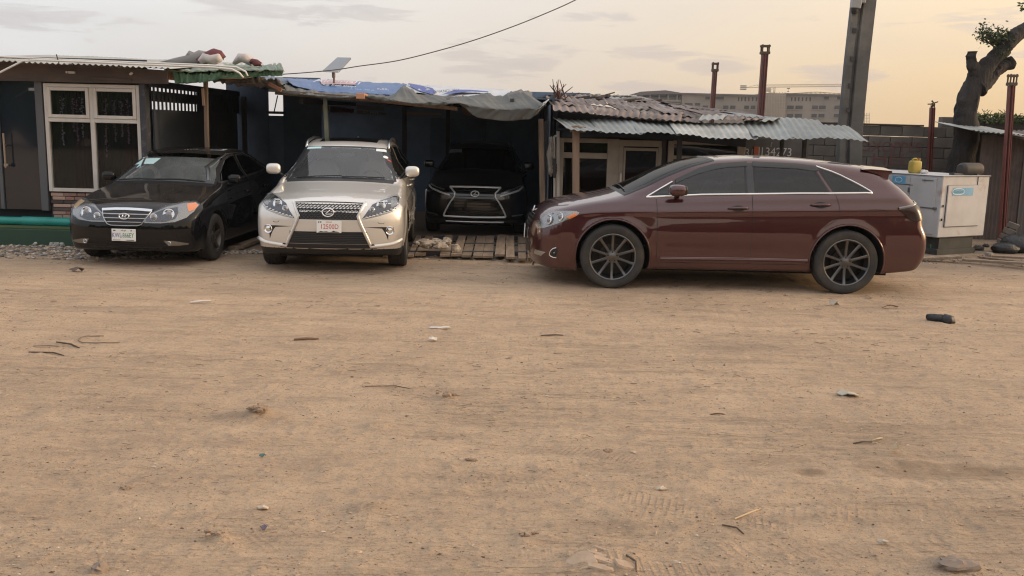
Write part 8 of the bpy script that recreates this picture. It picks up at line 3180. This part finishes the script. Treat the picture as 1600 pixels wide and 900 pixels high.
flake(1379, 850, .03, .018, mat('grey_paper', (.42, .38, .31)), 'pale leaf on the tyre tracks at the lower right', 'leaf', 'dry_leaf', seed=12, curl=.02)
flake(1398, 710, .02, .05, PSTICK, 'upright curled straw at the right', 'straw', 'dry_leaf', seed=13, curl=.05)
flake(1303, 478, .06, .03, mat('grey_paper', (.42, .38, .31)), 'small dull scrap below the maroon car', 'litter', 'paper_scrap', seed=15, curl=.05)
flake(1390, 483, .10, .03, BSTICK, 'brown leaf near the rear wheel of the maroon car', 'leaf', 'dry_leaf', seed=16, curl=.04)
flake(835, 417, .06, .05, mat('clear_plastic', (.45, .42, .40), .5), 'crumpled clear plastic in front of the maroon car nose', 'litter', 'plastic_scrap', seed=17, curl=.08)
# dark shoe-like lump
p = put(1463, 501, .03)
b = MB()
b.blob(p, (.10, .045, .04), 12, 7, 2.4, Matrix.Rotation(-.45, 3, 'Z'), .22, seed=3)
b.blob(p + Vector((.09, -.05, -.005)), (.07, .06, .05), 12, 7, 2.4, Matrix.Rotation(-.5, 3, 'Z'), .22, seed=4)
tag(b.build('old_shoe', mat('black_leather', (.022, .022, .026), .5), None, smooth=True), 'black cast off shoe lying alone at the right', 'shoe')
# broken clods
for (px, py, r, lab, seed) in ((400, 652, .045, 'brown clod of earth at the left half of the yard', 1), (735, 719, .022, 'small dark clod right of the middle foreground', 2), (825, 838, .026, 'brown stone near the bottom middle', 3), (948, 704, .022, 'brown clod with a shadow in the lower middle', 4), (700, 620, .04, 'reddish clod near the middle of the yard', 5), (196, 764, .02, 'small clod in the lower left of the yard', 6), (340, 845, .028, 'crumbly clod at the end of the tyre print', 7)):
    b = MB()
    p = put(px, py, r * .25)
    rr = random.Random(seed)
    for k in range(9):
        q = r * rr.uniform(.25, .62) * (1.25 if k == 0 else 1)
        b.blob(p + Vector((rr.gauss(0, r * .8), rr.gauss(0, r * .5), -q * .15)), (q * 1.3, q, q * .7), 8, 5, 2.6, noise=.35, seed=seed * 20 + k)
    tag(b.build('clod', mat('clod_earth', (.36, .255, .17), .95, col2=(.22, .155, .105), scale=25), None), lab, 'clod')
p = put(940, 885, .0)
root = thing('hard_clod', 'cracked grey clod of hardened mud at the bottom edge of the yard', 'clod', tuple(p))
GM = mat('grey_mud', (.46, .335, .235), .95, col2=(.36, .26, .18), scale=12, bump=.006, bscale=40)
rg = random.Random(12)
for k, (cx, cy, w, h, rz, tx, ty) in enumerate(((-.10, .0, .075, .06, .3, .10, -.28), (.015, .055, .085, .022, -.42, -.28, .10), (.03, .005, .075, .034, -.36, -.20, .15), (-.005, -.05, .06, .028, -.2, -.05, .05), (.105, -.015, .055, .05, .3, -.05, .30), (.045, .105, .09, .016, -.45, -.30, .1), (-.06, .085, .05, .02, .4, -.2, -.2))):
    b = MB()
    n = 9
    R = Matrix.Rotation(rz, 3, 'Z') @ Matrix.Rotation(ty, 3, 'Y') @ Matrix.Rotation(tx, 3, 'X')
    ol = []
    for i in range(n):
        a = 2 * PI * i / n
        rr = rg.uniform(.82, 1.12)
        ol.append((w * rr * math.copysign(abs(math.cos(a)) ** .7, math.cos(a)), h * rr * math.copysign(abs(math.sin(a)) ** .7, math.sin(a))))
    base = p + Vector((cx, cy, .012 - .05 * (cx * cx + cy * cy) ** .5))
    vs = [base + R @ Vector((x, y, rg.uniform(-.002, .002))) for x, y in ol] + [base + R @ Vector((x * 1.08, y * 1.08, -.008)) for x, y in ol] + [base + R @ Vector((x * 1.05, y * 1.05, -.045)) for x, y in ol] + [base + R @ Vector((0, 0, .006))]
    fs = [(3 * n, i, (i + 1) % n) for i in range(n)]
    for r_ in (0, 1):
        fs += [(r_ * n + i, (r_ + 1) * n + i, (r_ + 1) * n + (i + 1) % n, r_ * n + (i + 1) % n) for i in range(n)]
    b.add(vs, fs)
    b.build('clod_piece', GM, root)
p = put(1493, 890, .0)
b = MB()
b.blob(p, (.09, .06, .028), 14, 8, 2.2, noise=.2, seed=9)
tag(b.build('dark_clod', mat('dark_clod', (.24, .185, .145), .95), None), 'dark rounded clod at the bottom right edge', 'clod')
p = put(155, 893, .0)
b = MB()
b.blob(p + Vector((0, 0, .01)), (.03, .05, .03), 10, 7, 2.2, noise=.2, seed=5)
tag(b.build('dark_clod', mat('dark_clod', (.24, .185, .145)), None), 'small dark lump at the bottom left edge', 'clod')
# litter at the foot of the green step
for (px, py, s, c, lab, seed) in ((32, 383, .06, (.44, .34, .20), 'yellowish crumpled litter at the foot of the green step, leftmost', 1), (48, 384, .07, (.50, .47, .44), 'whitish crumpled bag at the foot of the green step', 2), (63, 384, .05, (.48, .45, .43), 'small white litter right of the whitish bag by the green step', 3), (90, 386, .07, (.36, .36, .34), 'grey plastic bag near the sedan front corner', 4), (98, 378, .05, (.42, .12, .07), 'small red crumpled packet by the green step', 5)):
    b = MB()
    p = put(px, py, s * .4)
    for k in range(4):
        rr = random.Random(seed * 10 + k)
        b.blob(p + Vector((rr.gauss(0, s * .6), rr.gauss(0, s * .4), 0)), (s * .7, s * .6, s * .5), 8, 5, 2, noise=.35, seed=k + seed)
    tag(b.build('litter', mat('litter_%02d' % seed if False else 'litter_' + 'abcdef'[seed], c, .8), None), lab, 'litter')

# ------------------------------------------------------------------ unseen tree belt added behind the camera for dark reflections in the paintwork
b = MB()
rg = random.Random(77)
for k in range(130):
    x = rg.uniform(-55, 55)
    h = 4.2 + 3.0 * (0.5 + 0.5 * math.sin(x * .35 + 1)) * rg.uniform(.6, 1.1) + (1.5 if -6 < x < 9 else 0)
    b.blob((x, -30 + rg.uniform(-3, 3), h * .55), (rg.uniform(1.5, 3), 1.5, h * .55), 9, 6, 2, noise=.2, seed=k)
o = b.build('reflection_trees', LEAFM, None)
tag(o, kind='stuff')

# ------------------------------------------------------------------ the evening haze in the air
b = MB()
b.box((0, 0, 10.0), (892, 892, 22.0))
hm = bpy.data.materials.new('haze_air')
hm.use_nodes = True
ht = NT(hm.node_tree)
ht.n.clear()
ho = ht.node('ShaderNodeOutputMaterial')
hv = ht.node('ShaderNodeVolumePrincipled', ins={'Color': (.80, .86, .95, 1), 'Density': 0.00032, 'Anisotropy': 0.0})
ht.l.new(hv.outputs[0], ho.inputs['Volume'])
hz = b.build('haze', hm, None)
tag(hz, kind='stuff')
